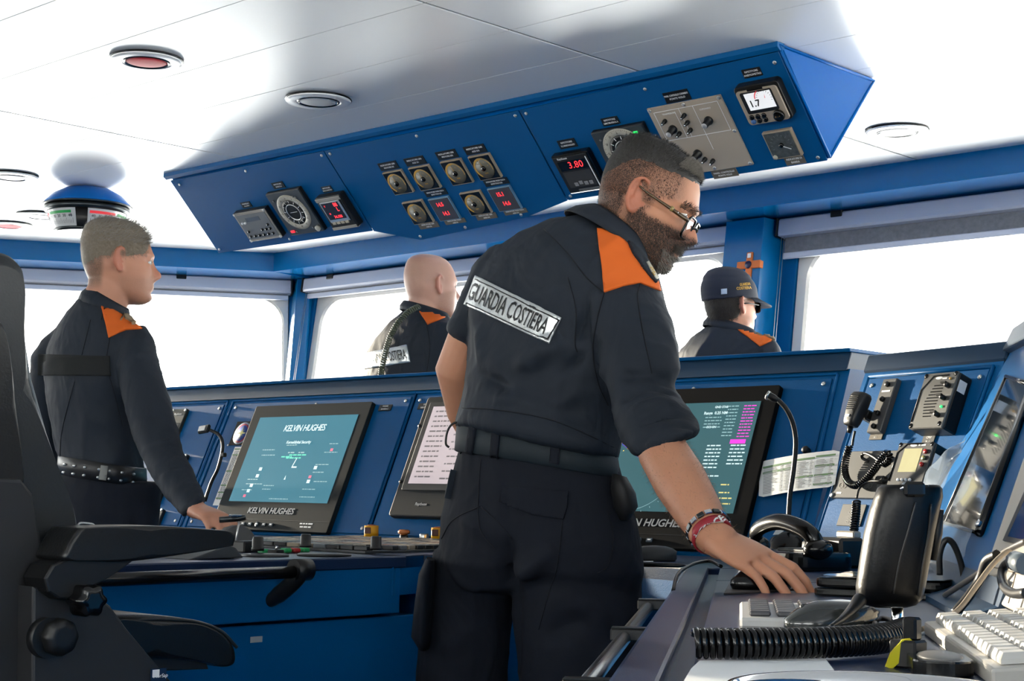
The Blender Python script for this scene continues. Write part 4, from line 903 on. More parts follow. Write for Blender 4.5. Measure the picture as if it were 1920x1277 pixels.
# ================================================================== helm chair (faces forward, seen from its starboard side)
XS = -2.03
def pl(px, py, X=XS): p = onp(px, py, (X, 0, 0), (1, 0, 0)); return (p.y, p.z)
LEATHER = M('black_leather', (.009, .0095, .010), .32, spec=.5, bump=(240, .35, .0012))
LEATHS = M('charcoal_leather', (.024, .028, .031), .38, spec=.5, bump=(260, .35, .0012))
SHELL = M('grey_chair_shell', (.026, .026, .028), .5, bump=(900, .12, .0006))
ch = thing('helm_chair', 'large black leather helm chair with a tall back and padded armrest at the left edge', 'chair', T(-2.25, 1.2, 0))
CI = ch.matrix_world.inverted()
def cpart(name, poly, x0, x1, mat, rnd=.02, sm=True, crown=.0):
    """side profile (y,z) extruded across the seat with rounded flanks"""
    n = len(poly); cy_ = sum(p[0] for p in poly)/n; cz_ = sum(p[1] for p in poly)/n; R = []
    prof = [(0, .80), (.10, .93), (.30, .99), (1, 1)]
    stops = [(x0+rnd*a, k) for a, k in prof] + [(x1-rnd*a, k) for a, k in reversed(prof)]
    def ins(p, k):
        d = Vector((p[0]-cy_, p[1]-cz_)); L = d.length; kk = max(0.2, (L-rnd*(1-k)*2.2)/L); return (cy_+d.x*kk, cz_+d.y*kk)
    for x, k in stops: R.append([(x, *ins(p, k)) for p in poly])
    o = MB().rings(R, smooth=sm).build(name, mat, ch, CI); return o
def dense(poly, n=6, closed=True):
    P = [Vector((a, b, 0)) for a, b in poly]; m = len(P); out = []
    for i in range(m):
        a, b, c, d = P[(i-1) % m], P[i], P[(i+1) % m], P[(i+2) % m]
        for k in range(n):
            t = k/n; q = .5*((2*b)+(c-a)*t+(2*a-5*b+4*c-d)*t*t+(3*b-a-3*c+d)*t**3); out.append((q.x, q.y))
    return out
back = dense([pl(*p, X=-2.06) for p in ((-60, 500), (-30, 476), (5, 470), (36, 484), (49, 515), (49, 600), (62, 700), (92, 810), (122, 900), (150, 985), (140, 1055), (60, 1070), (-20, 1000), (-60, 820), (-75, 640))], 5)
cpart('backrest', back, -2.42, -2.06, LEATHS, .05)
sidebolster = dense([pl(*p, X=-2.05) for p in ((-40, 640), (-6, 600), (14, 640), (30, 760), (44, 900), (30, 910), (-20, 905), (-50, 800))], 4)
cpart('side_bolster', sidebolster, -2.12, -2.045, LEATHER, .02)
seam = MB().tube([Vector((-2.075, *pl(*p, X=-2.06))) for p in ((49, 540), (50, 610), (64, 705), (94, 812), (123, 897), (148, 975))], .0022, 6); seam.build('seat_seam', M('pale_stitching', (.30, .33, .34), .6), ch, CI)
shell = [pl(*p, X=-2.04) for p in ((-80, 893), (40, 897), (62, 925), (78, 1010), (90, 1120), (97, 1290), (-80, 1290))]
cpart('back_shell', shell, -2.43, -2.04, SHELL, .015, sm=False)
cover = [pl(*p, X=-2.0) for p in ((62, 1100), (100, 1108), (185, 1118), (208, 1136), (240, 1180), (290, 1240), (332, 1290), (330, 1420), (60, 1420))]
cpart('side_cover', cover, -2.06, -2.0, SHELL, .012, sm=False)
cpart('side_cover', [(a, b) for a, b in cover], -2.475, -2.425, SHELL, .012, sm=False)
seat = dense([pl(*p, X=-2.05) for p in ((180, 1158), (235, 1152), (310, 1155), (385, 1165), (428, 1188), (446, 1218), (446, 1245), (425, 1252), (395, 1245), (330, 1236), (230, 1236), (150, 1240), (60, 1240), (60, 1170))], 5)
cpart('seat_cushion', seat, -2.42, -2.05, LEATHER, .035)
pip = MB().tube(smoothpath([Vector((-2.053, *pl(*p, X=-2.053))) for p in ((232, 1166), (300, 1161), (370, 1167), (415, 1184), (444, 1214))], 6), .0028, 6); pip.build('piping', LEATHS, ch, CI)
base = [pl(*p, X=-2.08) for p in ((180, 1225), (300, 1224), (370, 1232), (388, 1240), (393, 1255), (320, 1258), (180, 1262))]
cpart('seat_base', base, -2.40, -2.08, SHELL, .01, sm=False)
arm = dense([pl(*p, X=-1.97) for p in ((143, 994), (160, 989), (230, 986), (300, 986), (390, 992), (436, 998), (438, 1020), (425, 1026), (330, 1042), (245, 1053), (170, 1053), (120, 1050), (122, 1030))], 4)
cpart('armrest', arm, -2.045, -1.965, LEATHER, .018)
stay = [pl(*p, X=-1.975) for p in ((128, 1046), (250, 1052), (215, 1078), (176, 1100), (160, 1122), (110, 1124), (90, 1110), (84, 1085), (98, 1060))]
cpart('armrest_stay', stay, -2.035, -1.975, BLACK, .01, sm=False)
cpart('armrest', [(a, b) for a, b in arm], -2.482, -2.412, LEATHER, .018)
def lobed(r0, r1, n, x0, x1, c, name, mat):
    R = [[(x, c[0]+k*(r0+(r1-r0)*(.5+.5*math.cos(n*2*PI*q/48)))*math.cos(2*PI*q/48), c[1]+k*(r0+(r1-r0)*(.5+.5*math.cos(n*2*PI*q/48)))*math.sin(2*PI*q/48)) for q in range(48)] for x, k in ((x0, .9), (x0+.006, 1), (x1-.006, 1), (x1, .86), (x1+.001, .5))]
    return MB().rings(R).build(name, mat, ch, CI)
lobed(.019, .024, 6, -1.985, -1.945, pl(166, 1126, -1.96), 'adjusting_knob', BLACKG)
lobed(.0245, .026, 8, -1.999, -1.965, pl(117, 1195, -1.97), 'round_knob', BLACK)
MB().cyl((-1.999, *pl(104, 1198, -1.97)), (-1.982, *pl(104, 1198, -1.97)), .028, 32).build('knob_seat', BLACK, ch, CI)
lp = pl(296, 1266, -2.0); lb_ = MB().box((0, 0, 0), (.027, .020, .0012)).build('maker_label', M('navy_label', (.01, .03, .08), .4), ch, CI @ Matrix(((0, 0, 1, -1.9985), (1, 0, 0, lp[0]), (0, 1, 0, lp[1]), (0, 0, 0, 1))))
MB().box((-.005, .003, .0007), (.012, .011, .0004)).build('white_square', WPL, lb_); txt('NorSap', .008, WPL, lb_, .003, -.001, .0011, ital=.2)
MB().cyl((-2.24, pl(60, 1200)[0], .02), (-2.24, pl(60, 1200)[0], .74), .06, 32).build('pedestal_column', STEELD, ch, CI)
MB().lathe([(.26, 0), (.26, .015), (.08, .03), (.06, .05)], 40, (-2.24, pl(60, 1200)[0], 0)).build('foot_plate', STEELD, ch, CI)
bk = MB().tube(smoothpath([Vector((-2.16, *pl(*p, X=-2.16))) for p in ((146, 985), (152, 981), (172, 983), (178, 987))], 4), .002, 6); bk.build('wire_handle', SILV, ch, CI)
# ================================================================== bank and radio panel: hanging and standing things
# laminated list curling over the panel edge
quad = [(1421, 863), (1581, 848), (1571, 917), (1419, 931)]
t = thing('laminated_list', 'white laminated list with green-ruled columns between the right radar display and the radio panel', 'paper', AB.mw(*AB.at(1500, 890, .02), .02))
MW = t.matrix_world.inverted(); n = 14; g = []; cn = [AB.at(*p, .02) for p in quad]
def lamp(a, b, k=0.0):
    u = (cn[0][0]*(1-a)+cn[1][0]*a)*(1-b)+(cn[3][0]*(1-a)+cn[2][0]*a)*b; v = (cn[0][1]*(1-a)+cn[1][1]*a)*(1-b)+(cn[3][1]*(1-a)+cn[2][1]*a)*b
    return MW @ AB.P(u, v, .012+.022*a*a+.012*math.sin(a*PI)+k)
cr = .06
for i in range(n+1):
    a = i/n; e = cr*.9 if (i == 0 or i == n) else 0
    g += [lamp(a, e), lamp(a, 1-e)]
MB().add(g, [(2*i, 2*i+1, 2*i+3, 2*i+2) for i in range(n)], True).build('sheet', M('laminate', (.78, .80, .80), .25, coat=.4), t)
def lq(a0, a1, b0, b1, mat, nm, pieces=4):
    m = MB(); G = []
    for i in range(pieces+1):
        a = a0+(a1-a0)*i/pieces; G += [lamp(a, b0, .0006), lamp(a, b1, .0006)]
    m.add(G, [(2*i, 2*i+1, 2*i+3, 2*i+2) for i in range(pieces)]); return m.build(nm, mat, t)
for a0, a1 in ((.05, .47), (.50, .72), (.73, .96)):
    for b in (((.17), (.33)) if a0 < .1 else (.13, .62) if a0 < .6 else (.10, .37, .62, .86)): lq(a0, a1, b, b+.05, GP, 'green_rule')
m = MB(); rr = random.Random(5)
for a0, a1 in ((.06, .26), (.29, .33), (.35, .47), (.51, .66), (.67, .71), (.74, .88), (.90, .95)):
    for i in range(17):
        b = .22+.043*i; e = a0+(a1-a0)*rr.uniform(.55, 1); G = [lamp(a0, b, .0007), lamp(a0, b+.02, .0007), lamp(e, b+.02, .0007), lamp(e, b, .0007)]; m.add(G, [(0, 1, 2, 3)])
o = m.build('text_lines', GRP, t); o['kind'] = 'stuff'
u, v = AB.at(1512, 845, .01); t = thing('rotary_dial', 'small black knob on the panel above the laminated list', 'knob', AB.mw(u, v, .005)); MB().lathe([(.009, 0), (.009, .012), (.006, .016), (0, .016)], 16).build('cap', BLACK, t)
# gooseneck microphone
def cf(px, py, h=.0): return CF.P(*CF.at(px, py, h), h)
B = V(1478, 1000, 3.42); t = thing('gooseneck_microphone', 'black gooseneck microphone on a domed base, bent over the right radar display', 'microphone', T(B.x, B.y, DZ))
MW = t.matrix_world.inverted(); zt = B.z-DZ
MB().lathe([(.05, 0), (.05, .02), (.047, zt*.55), (.036, zt*.85), (.016, zt*1.05), (0, zt*1.08)], 32).build('base', BLACKG, t)
MB().tube(smoothpath([MW @ V(*p) for p in ((1478, 985, 3.42), (1481, 930, 3.42), (1488, 880, 3.42), (1492, 830, 3.42), (1487, 795, 3.42), (1475, 768, 3.42), (1460, 751, 3.43))], 8), .0055, 8).build('gooseneck', BLACK, t)
a, b = MW @ V(1460, 751, 3.43), MW @ V(1439, 741, 3.44); MB().tube([a, a.lerp(b, .4), b], [.005, .008, .009], 12).build('capsule', BLACK, t); MB().tube([b.lerp(a, .15), b+(b-a)*.06], [.0098, .0098], 14).build('capsule_ring', SILV, t)
pt = [MW @ V(*p) for p in ((1472, 966, 3.42), (1482, 985, 3.42), (1462, 1002, 3.41), (1449, 1003, 3.41))]; MB().add(pt, [(0, 1, 2, 3)]).build('paper_tag', PAPER, t)
# telephone in front of the microphone: glossy body with arched handset
B = V(1490, 1052, 3.12); t = thing('desk_telephone', 'glossy black telephone with an arched handset behind the bearded man\'s hand', 'telephone', T(B.x, B.y, DZ) @ Matrix.Rotation(-.35, 4, 'Z'))
MB().prism(rrect(.20, .15, .03), 0, .035).build('body', BLACKG, t, bevel=.008)
MB().tube(smoothpath([(-.10, -.02, .045), (-.08, -.03, .075), (0, -.035, .092), (.08, -.03, .075), (.10, -.02, .045)], 6), [.020]+[.014]*23+[.020], 14, flat=1.2).build('handset', BLACKG, t)
for x in (-.10, .10): MB().ell((x, -.02, .042), (.026, .03, .02)).build('earpiece', BLACKG, t)
MB().box((0, .02, .037), (.09, .06, .006), .002).build('keypad', DGREY, t)
B = V(1527, 1046, 3.2); t = thing('drum_control', 'short black cylinder control head right of the glossy telephone', 'control', T(B.x, B.y, DZ)); MB().lathe([(.026, 0), (.026, .03), (.024, .05), (.018, .055), (0, .056)], 28).build('drum', BLACK, t); MB().lathe([(.034, 0), (.034, .008), (0, .008)], 28).build('foot', BLACKG, t)
B = V(1576, 1060, 3.2); t = thing('terminal_box', 'black box with a pale top standing at the foot of the radio panel', 'box', T(B.x, B.y, DZ) @ Matrix.Rotation(-.4, 4, 'Z')); MB().box((0, 0, .03), (.085, .06, .06), .006).build('case', BLACK, t); MB().box((.0, .02, .066), (.06, .02, .014), .003).build('pale_cap', GREYP, t)
# cable microphones hanging on the radio panel
def cft(name, label, cat, px, py, h=.005): u, v = CF.at(px, py, h); return thing(name, label, cat, CF.mw(u, v, h))
def cquad(quad, h=.005): return CF.quad(*quad, h=h)
u, v = CF.at(1606, 768, .055); t = thing('fist_microphone', 'black fist microphone hanging on its coiled cord at the top of the radio panel', 'microphone', CF.mw(u, v, .0, rot=-.06))
R = []
for y, w2, d2 in ((-.040, .010, .010), (-.038, .016, .013), (-.030, .019, .015), (-.010, .022, .017), (.012, .0245, .018), (.030, .0255, .017), (.037, .022, .014), (.039, .014, .009)): R.append([(x, y, .055+z) for x, z in [(w2*math.copysign(abs(math.cos(a))**.6, math.cos(a)), d2*math.copysign(abs(math.sin(a))**.7, math.sin(a))) for a in [2*PI*q/28 for q in range(28)]]])
MB().rings(R).build('body', M('mic_black', (.02, .021, .022), .38, bump=(700, .15, .0005)), t)
gr = MB()
for i in range(8): gr.box((0, .026-.0045*i, .0725), (.028-.0006*i, .002, .002))
o = gr.build('grille', BLACKG, t); o['kind'] = 'stuff'
MB().box((0, -.008, .0724), (.020, .0012, .001)).build('seam', MGREY, t); MB().box((-.002, -.021, .0715), (.014, .006, .002), .0006).build('white_badge', WPRINT, t)
MB().box((0, 0, .016), (.02, .024, .034), .004).build('hang_clip', BLACK, t)
MB().tube([(0, -.040, .055), (.0, -.055, .053)], [.0065, .004], 10).build('strain_relief', BLACK, t)
def cfp(px, py, h): return CF.P(*CF.at(px, py, h), h)
t = thing('coiled_cord', 'looping coiled cord from the fist microphone across the grey socket panel', 'cord', CF.mw(*CF.at(1600, 860, .03), .0)); MW = t.matrix_world.inverted()
MB().tube(smoothpath([MW @ cfp(*p) for p in ((1603, 808, .054), (1600, 822, .05), (1598, 836, .045))], 6), .0028, 8).build('straight_lead', BLACK, t)
coil(smoothpath([MW @ cfp(*p) for p in ((1593, 836, .04), (1586, 860, .035), (1584, 885, .03), (1591, 904, .03), (1606, 910, .03), (1622, 900, .03), (1640, 880, .032), (1652, 862, .035), (1664, 850, .035), (1668, 862, .03), (1655, 872, .03))], 8), .0068, .0052, .0021, 6, 10).build('coil', BLACKG, t)
MB().tube(smoothpath([MW @ cfp(*p) for p in ((1655, 872, .03), (1640, 858, .03), (1622, 850, .028), (1616, 858, .02), (1630, 866, .012))], 6), .0035, 8).build('end_lead', BLACK, t)
t = thing('coiled_cord', 'coiled cord hanging straight down from the plug on the grey socket panel', 'cord', CF.mw(*CF.at(1602, 960, .03), .0)); MW = t.matrix_world.inverted()
MB().tube(smoothpath([MW @ cfp(*p) for p in ((1665, 900, .02), (1650, 902, .03), (1630, 903, .03), (1612, 915, .03), (1606, 935, .03))], 6), .0026, 8).build('straight_lead', BLACK, t)
coil(smoothpath([MW @ cfp(*p) for p in ((1606, 940, .03), (1604, 970, .03), (1600, 1005, .03), (1594, 1040, .035))], 8), .0078, .0058, .0024, 6, 10).build('coil', BLACKG, t)
MB().box((0, 0, 0), (.028, .016, .016), .004).build('plug', BLACK, t, T(*(MW @ cfp(1652, 900, .018))))
# grey socket panel with engraved rosettes
u, v, w_, h_ = cquad([(1594, 846), (1698, 850), (1668, 939), (1557, 934)]); t = thing('socket_panel', 'grey socket panel with ring-shaped sockets at the middle of the radio panel', 'instrument', CF.mw(u, v, .005))
MB().box((0, 0, .004), (w_, h_, .008), .001).build('face_plate', M('socket_grey', (.085, .088, .09), .42), t)
for i in range(4):
    for dx in (-.006, .006): MB().lathe([(.007, .008), (.007, .0088), (.0062, .0088), (.0062, .008)], 20, (-w_*.33+i*w_*.22+dx, -h_*.24, 0)).build('socket_ring', M('pale_ring', (.35, .35, .34), .5), t)
MB().box((-w_*.36, -h_*.40, .0083), (.016, .004, .0006)).build('engraving', WPL, t); MB().box((w_*.34, -h_*.40, .0083), (.018, .009, .001)).build('white_tag', WPL, t)
for sx in (-1, 1):
    for sy_ in (-1, 1): screw(t, T(sx*w_*.47, sy_*h_*.45, .008))
u, v, w_, h_ = cquad([(1582, 946), (1628, 947), (1612, 988), (1570, 986)]); t = thing('engraved_plate', 'grey engraved plate below the socket panel', 'sign', CF.mw(u, v, .005)); MB().box((0, 0, .0015), (w_, h_, .003), .0006).build('plate', M('socket_grey'), t)
for i, s_ in enumerate(('VHF', 'CH 16', 'CH 11', 'CH 12')): txt(s_, .008, M('pale_ring'), t, 0, h_*(.33-.22*i), .0032)
# narrow strip with knobs
u, v, w_, h_ = cquad([(1663, 713), (1690, 712), (1653, 812), (1628, 815)], .012); t = thing('knob_strip', 'narrow grey strip with four round knobs right of the fist microphone', 'instrument', CF.mw(u, v, .005))
MB().box((0, 0, .008), (w_, h_, .016), .002).build('face_plate', M('strip_grey', (.14, .14, .14), .42, metal=.3), t)
for y in (.38, .10, -.16, -.40): MB().lathe([(.006, .016), (.006, .022), (.004, .0235), (0, .0235)], 16, (0, y*h_, 0)).build('knob', BLACK, t)
MB().box((0, .26*h_, .0163), (w_*.6, .004, .0006)).build('engraving', WPL, t)
plate2('grey name plate under the knob strip', 1644, 818, ['VHF', 'N. 1'], .042, .018, CF, .006, M('grey_engraved_plate'))
plate2('grey name plate between the loudspeaker and the small yellow-screened terminal', 1742, 825, ['CPRF', 'N. 1'], .036, .018, CF, .007, M('socket_grey'))
def cut_box(W, H, c, z0, z1): return MB().prism([(-W/2+c, H/2), (W/2, H/2), (W/2, -H/2), (-W/2, -H/2), (-W/2, H/2-c*1.6)], z0, z1)
u, v, w_, h_ = cquad([(1741, 702), (1800, 699), (1771, 803), (1704, 807)], .04); t = thing('loudspeaker_unit', 'grey loudspeaker unit with slotted grille at the top right of the radio panel', 'loudspeaker', CF.mw(u, v, .005))
MB().box((0, 0, .018), (w_, h_, .036), .003).build('housing', BLACK, t)
fpl = M('speaker_grey', (.155, .155, .15), .42, metal=.25)
MB().box((0, 0, .038), (w_, h_, .006), .002).build('face_plate', fpl, t)
MB().tube([(-w_*.46, -h_*.38, .0412), (-w_*.46, h_*.2, .0412), (-w_*.2, h_*.44, .0412), (w_*.25, h_*.44, .0412)], .002, 6).build('groove', BLACK, t)
for i in range(11):
    y = h_*(.26-.055*i); x0 = -w_*(.10+.028*min(i, 5)-(.02*max(0, i-6))); x1 = w_*(.20-.012*i)
    MB().box(((x0+x1)/2, y, .0412), (x1-x0, .0022, .0008)).build('grille_slot', BLACKG, t)
for x, y, r in ((.34, .24, .006), (.32, .02, .0055), (.30, -.28, .0055)):
    k = MB().lathe([(r, .041), (r, .050), (r*.7, .053), (0, .053)], 14, (x*w_, y*h_, 0)).build('knob', BLACK, t); MB().box((x*w_-.005, y*h_+.003, .0525), (.016, .005, .006), .001).build('pointer', BLACK, k)
MB().lathe([(.003, .041), (.0025, .044), (0, .044)], 10, (.31*w_, -.13*h_, 0)).build('green_lamp', M('green_lamp'), t); MB().lathe([(.003, .041), (.0025, .044), (0, .044)], 10, (.33*w_, .37*h_, 0)).build('amber_lamp', M('ochre_scale'), t)
for x, y in ((-.44, .45), (.44, .46), (-.44, -.45), (.40, -.43)): MB().lathe([(.0055, .0412), (.0055, .0418), (0, .0418)], 14, (x*w_, y*h_, 0)).build('screw_hole', BLACKG, t)
MB().ell((-w_*.02, h_*.40, .0412), (.011, .0035, .0008), 16, 6).build('maker_mark', WPL, t); dashes([(w_*.08, w_*.24, h_*.385)], WPL, t, .0035, .0415, 'maker_name', 42)
MB().box((w_*.505, h_*.28, .022), (.002, h_*.20, .02)).build('side_label', WPL, t)
u, v, w_, h_ = cquad([(1690, 838), (1750, 836), (1738, 908), (1665, 908)], .04); t = thing('radio_terminal', 'small black terminal with a yellow-green screen and red keys under the loudspeaker', 'instrument', CF.mw(u, v, .005))
MB().box((0, 0, .018), (w_, h_*1.15, .036), .003).build('housing', BLACK, t); MB().box((0, 0, .038), (w_, h_*1.15, .006), .002).build('face_plate', M('terminal_grey', (.05, .052, .055), .4), t)
MB().box((-w_*.03, h_*.10, .0412), (w_*.50, h_*.62, .001)).build('screen', M('lcd_yellow', (.42, .40, .22), .3, emit=(.5, .48, .28), estr=.28, var=(40, (.3, .26, .13), .7)), t)
MB().tube([(-w_*.46, -h_*.45, .0412), (-w_*.46, h_*.3, .0412), (-w_*.25, h_*.53, .0412), (w_*.2, h_*.53, .0412)], .0018, 6).build('groove', BLACKG, t)
for i, m_ in enumerate((REDL, M('olive_key', (.3, .3, .12), .4), REDL)): MB().lathe([(.005, .041), (.005, .0445), (0, .0445)], 14, (w_*.34, h_*(.32-.17*i), 0)).build('key', m_, t)
for i in range(4): MB().lathe([(.003, .041), (.003, .045), (0, .045)], 10, (-w_*.18+i*w_*.11, -h_*.42, 0)).build('small_key', WPL, t)
MB().ell((-w_*.05, h_*.50, .0412), (.011, .0035, .0008), 16, 6).build('maker_mark', WPL, t); dashes([(w_*.08, w_*.28, h_*.50)], WPL, t, .0035, .0415, 'maker_name', 43)
MB().box((w_*.505, h_*.15, .022), (.002, h_*.35, .02)).build('side_label', WPL, t)
for x, y in ((-.44, .52), (.44, .52)): MB().lathe([(.005, .0412), (.005, .0418), (0, .0418)], 14, (x*w_, y*h_, 0)).build('screw_hole', BLACKG, t)
# ================================================================== things on the chart table wing
WANG = math.atan2(-WD.y, -WD.x)          # direction of the table towards the viewer
def tp(px, py, z=DZ): return onz(px, py, z)
# glazed black-framed cover on the upright bank, mirroring the radio panel
ua, va = DF.at(1767, 980); ub, vb = DF.at(1838, 1001); vt = DVT-.03
t = thing('glazed_panel_cover', 'black-framed glossy panel cover on the right bank mirroring the loudspeaker', 'panel', DF.mw((ua+ub)/2, (va+vt)/2, .0))
MW = t.matrix_world.inverted()
def dpoly(pts, h=0.0): return [(MW @ DF.P(*DF.at(x, y, h), 0)).to_2d() for x, y in pts]
q = dpoly(((1767, 980), (1836, 1000), (1936, 722), (1886, 706)), .006)
MB().prism([tuple(p) for p in q], 0, .006).build('glass', M('mirror_dark_glass', (.05, .075, .11), .03, spec=1.0, metal=.55, coat=1.0), t)
for i, r_ in ((0, .003), (1, .0075), (2, .004), (3, .003)):
    a_, b_ = q[i], q[(i+1) % 4]; MB().tube([(a_.x, a_.y, .006), (b_.x, b_.y, .006)], r_, 8).build('frame_bar', BLACKG, t)
MB().lathe([(.006, .010), (.006, .016), (0, .017)], 14, (q[1].x-.004, q[1].y+.012, 0)).build('catch', CHROME, t)
# crumpled clear film hanging below the cover and over its edge
FILM = bpy.data.materials.new('clear_film'); FILM.use_nodes = True; ft = FILM.node_tree; ft.nodes.clear()
_o = ft.nodes.new('ShaderNodeOutputMaterial'); _m = ft.nodes.new('ShaderNodeMixShader'); _t = ft.nodes.new('ShaderNodeBsdfTransparent'); _p = ft.nodes.new('ShaderNodeBsdfPrincipled')
_p.inputs['Base Color'].default_value = (.34, .40, .46, 1); _p.inputs['Roughness'].default_value = .18; _p.inputs['Specular IOR Level'].default_value = .8; _m.inputs[0].default_value = .42
ft.links.new(_t.outputs[0], _m.inputs[1]); ft.links.new(_p.outputs[0], _m.inputs[2]); ft.links.new(_m.outputs[0], _o.inputs[0])
def film(label, corners, bulge, seed, frame=DF, nu=14, nv=14):
    t = thing('clear_film_sheet', label, 'film', frame.mw(*frame.at(*corners[3]), 0)); MW = t.matrix_world.inverted(); q = [frame.at(*p) for p in corners]; g = []
    for i in range(nu+1):
        for j in range(nv+1):
            a, b = i/nu, j/nv; u = (q[0][0]*(1-a)+q[1][0]*a)*(1-b)+(q[3][0]*(1-a)+q[2][0]*a)*b; v = (q[0][1]*(1-a)+q[1][1]*a)*(1-b)+(q[3][1]*(1-a)+q[2][1]*a)*b
            h = .010 + bulge*math.sin(a*PI)*math.sin(b*PI)+.012*noise.noise(Vector((a*3+seed, b*3, seed)))+.006
            g.append(MW @ frame.P(u, v, max(h, .004)))
    m = MB(); m.add(g, [(i*(nv+1)+j, (i+1)*(nv+1)+j, (i+1)*(nv+1)+j+1, i*(nv+1)+j+1) for i in range(nu) for j in range(nv)], True); o = m.build('sheet', FILM, t); return t
film('crinkled clear film hanging below the glossy panel cover', [(1757, 975), (1842, 1003), (1806, 1098), (1698, 1088)], .012, 3)
film('torn clear film curling over the left edge of the glossy panel cover', [(1812, 858), (1826, 826), (1764, 968), (1728, 966)], .03, 8)
# cream recorder box with a dark window
u0, v0 = DF.at(1834, 1112, .02)
t = thing('chart_recorder', 'cream recorder box with a dark window on the right bank, cut by the right edge', 'recorder', DF.mw(u0+.2, .15, 0)); MW = t.matrix_world.inverted()
def tu(q): return [tuple(p) for p in q]
MB().prism(tu(dpoly(((1832, 1113), (1908, 889), (2010, 600), (2120, 640), (1960, 1172)), .018)), 0, .018).build('case', CREAM, t, bevel=.003)
MB().prism(tu(dpoly(((1881, 1014), (1925, 914), (1990, 762), (2030, 790), (1950, 1030)), .020)), .017, .021).build('window_frame', BLACK, t); MB().prism(tu(dpoly(((1890, 1006), (1929, 920), (1988, 780), (2018, 800), (1946, 1018)), .022)), .020, .0225).build('window', M('dark_window_glass', (.05, .02, .05), .06, spec=.9, coat=.8), t)
for p0_, p1_ in (((1850, 1060), (1985, 1095)), ((1868, 1030), (1846, 1098)), ((1905, 1070), (1890, 1130))):
    q = dpoly((p0_, p1_), .019); MB().tube([(q[0].x, q[0].y, .0182), (q[1].x, q[1].y, .0182)], .0009, 5).build('door_joint', M('joint_tan', (.25, .20, .15), .6), t)
rp_ = [(DF.at(x, y, .075)) for x, y in ((1925, 1055), (1905, 1052), (1887, 1058), (1878, 1078), (1884, 1102), (1902, 1113), (1925, 1112))]
MB().tube(smoothpath([MW @ DF.P(a, b, .075) for a, b in rp_], 6), .0048, 8).build('cable_loop', BLACK, t)
a = [MW @ DF.P(*DF.at(x, y, .075), .075) for x, y in ((1904, 1052), (1925, 1060))]; MB().tube(a, [.010, .010], 12).build('plug', M('slate_plug', (.10, .13, .16), .4), t)
# dark gutter between table and bank
a = DF.at(1790, 1130)[0]
MB().prism([(0, 0), (.055, .0), (.055, .008), (.012, .020), (0, .05)], 0, .9, 'x').build('bank_fillet', BLUE_SHADED, ct, ct.matrix_world.inverted() @ Matrix(((-WD.x, DF.n.x, 0, DF.P(.5, 0).x), (-WD.y, DF.n.y, 0, DF.P(.5, 0).y), (0, 0, 1, DZ+.0005), (0, 0, 0, 1))))
# standing rail along the table edge
rl = thing('table_handrail', 'dark metal handrail on black brackets along the left edge of the chart table', 'handrail', T(-1.2, 1.5, 0))
RI = rl.matrix_world.inverted(); off = -en*.034; zr = DZ-.024
r0_, r1_ = e0+ed*.66+off, e1+ed*.3+off
MB().cyl((r0_.x, r0_.y, zr), (r1_.x, r1_.y, zr), .0085, 24).build('rail', M('gunmetal_rail', (.10, .105, .11), .25, metal=.7), rl, RI)
for s_ in (.74, 1.24, 1.76):
    c = e0+ed*s_; R3 = Matrix(((ed.x, en.x, 0, c.x), (ed.y, en.y, 0, c.y), (0, 0, 1, zr+.004), (0, 0, 0, 1)))
    MB().box((0, -.024, 0), (.022, .052, .015), .002).build('bracket', BLACK, rl, RI @ R3); MB().box((0, -.024, .008), (.020, .050, .0012), .0005).build('bracket_cap', STEELD, rl, RI @ R3)
# mouse pad and mouse under the hand
pq = [tp(x, y) for x, y in ((1357, 1116), (1512, 1106), (1502, 1083), (1374, 1084))]; c = sum((p for p in pq), Vector())/4
t = thing('mouse_pad', 'thin dark grey mouse pad under the bearded man\'s hand', 'mouse pad', T(c.x, c.y, DZ)); m = MB(); m.add([(p.x-c.x, p.y-c.y, z) for z in (0, .003) for p in pq], [(0, 1, 2, 3), (4, 5, 6, 7), (0, 1, 5, 4), (1, 2, 6, 5), (2, 3, 7, 6), (3, 0, 4, 7)]); m.build('pad', M('pad_grey', (.09, .085, .08), .5), t, bevel=.0008)
def mouse(label, px, py, rot, s=1.0, mat=BLACKG, flat=1.0):
    t = on_table('computer_mouse', label, 'mouse', px, py, rot, DZ+(.003 if 'hand' in label else 0)); R = []
    for z, k in ((0, .93), (.006, 1), (.014, .98), (.022, .9), (.029, .72), (.033, .45), (.0345, .12)): R.append([(.056*s*k*math.cos(a)+(.006 if z > .02 else 0)*s, .031*s*k*math.sin(a), z*s*flat) for a in [2*PI*q/32 for q in range(32)]])
    MB().rings(R).build('shell', mat, t); MB().box((-.03*s, 0, .026*s*flat), (.016*s, .006*s, .008*s), .002).build('scroll_wheel', DGREY, t); return t
mouse('black mouse gripped under the bearded man\'s hand', 1428, 1104, math.radians(75))
mouse('large glossy dark mouse lying behind the thick coiled cord', 1560, 1184, math.radians(60), 1.0, M('dark_glossy_shell', (.035, .04, .04), .12, coat=.6), 1.0)
mouse('small dark mouse on the worktop beside the bearded man\'s hip', 1222, 1052, math.radians(40), .95, DGREY)
t = on_table('flat_puck', 'flat black pad with a grey top at the lower edge beside the keyboard', 'device', 1762, 1262, WANG); 
MB().prism(rrect(.085, .05, .022, 8), 0, .014).build('body', BLACKG, t, bevel=.002); MB().ell((0, 0, .014), (.036, .019, .004), 28, 8).build('top_pad', M('dull_grey_pad', (.22, .21, .2), .45), t)
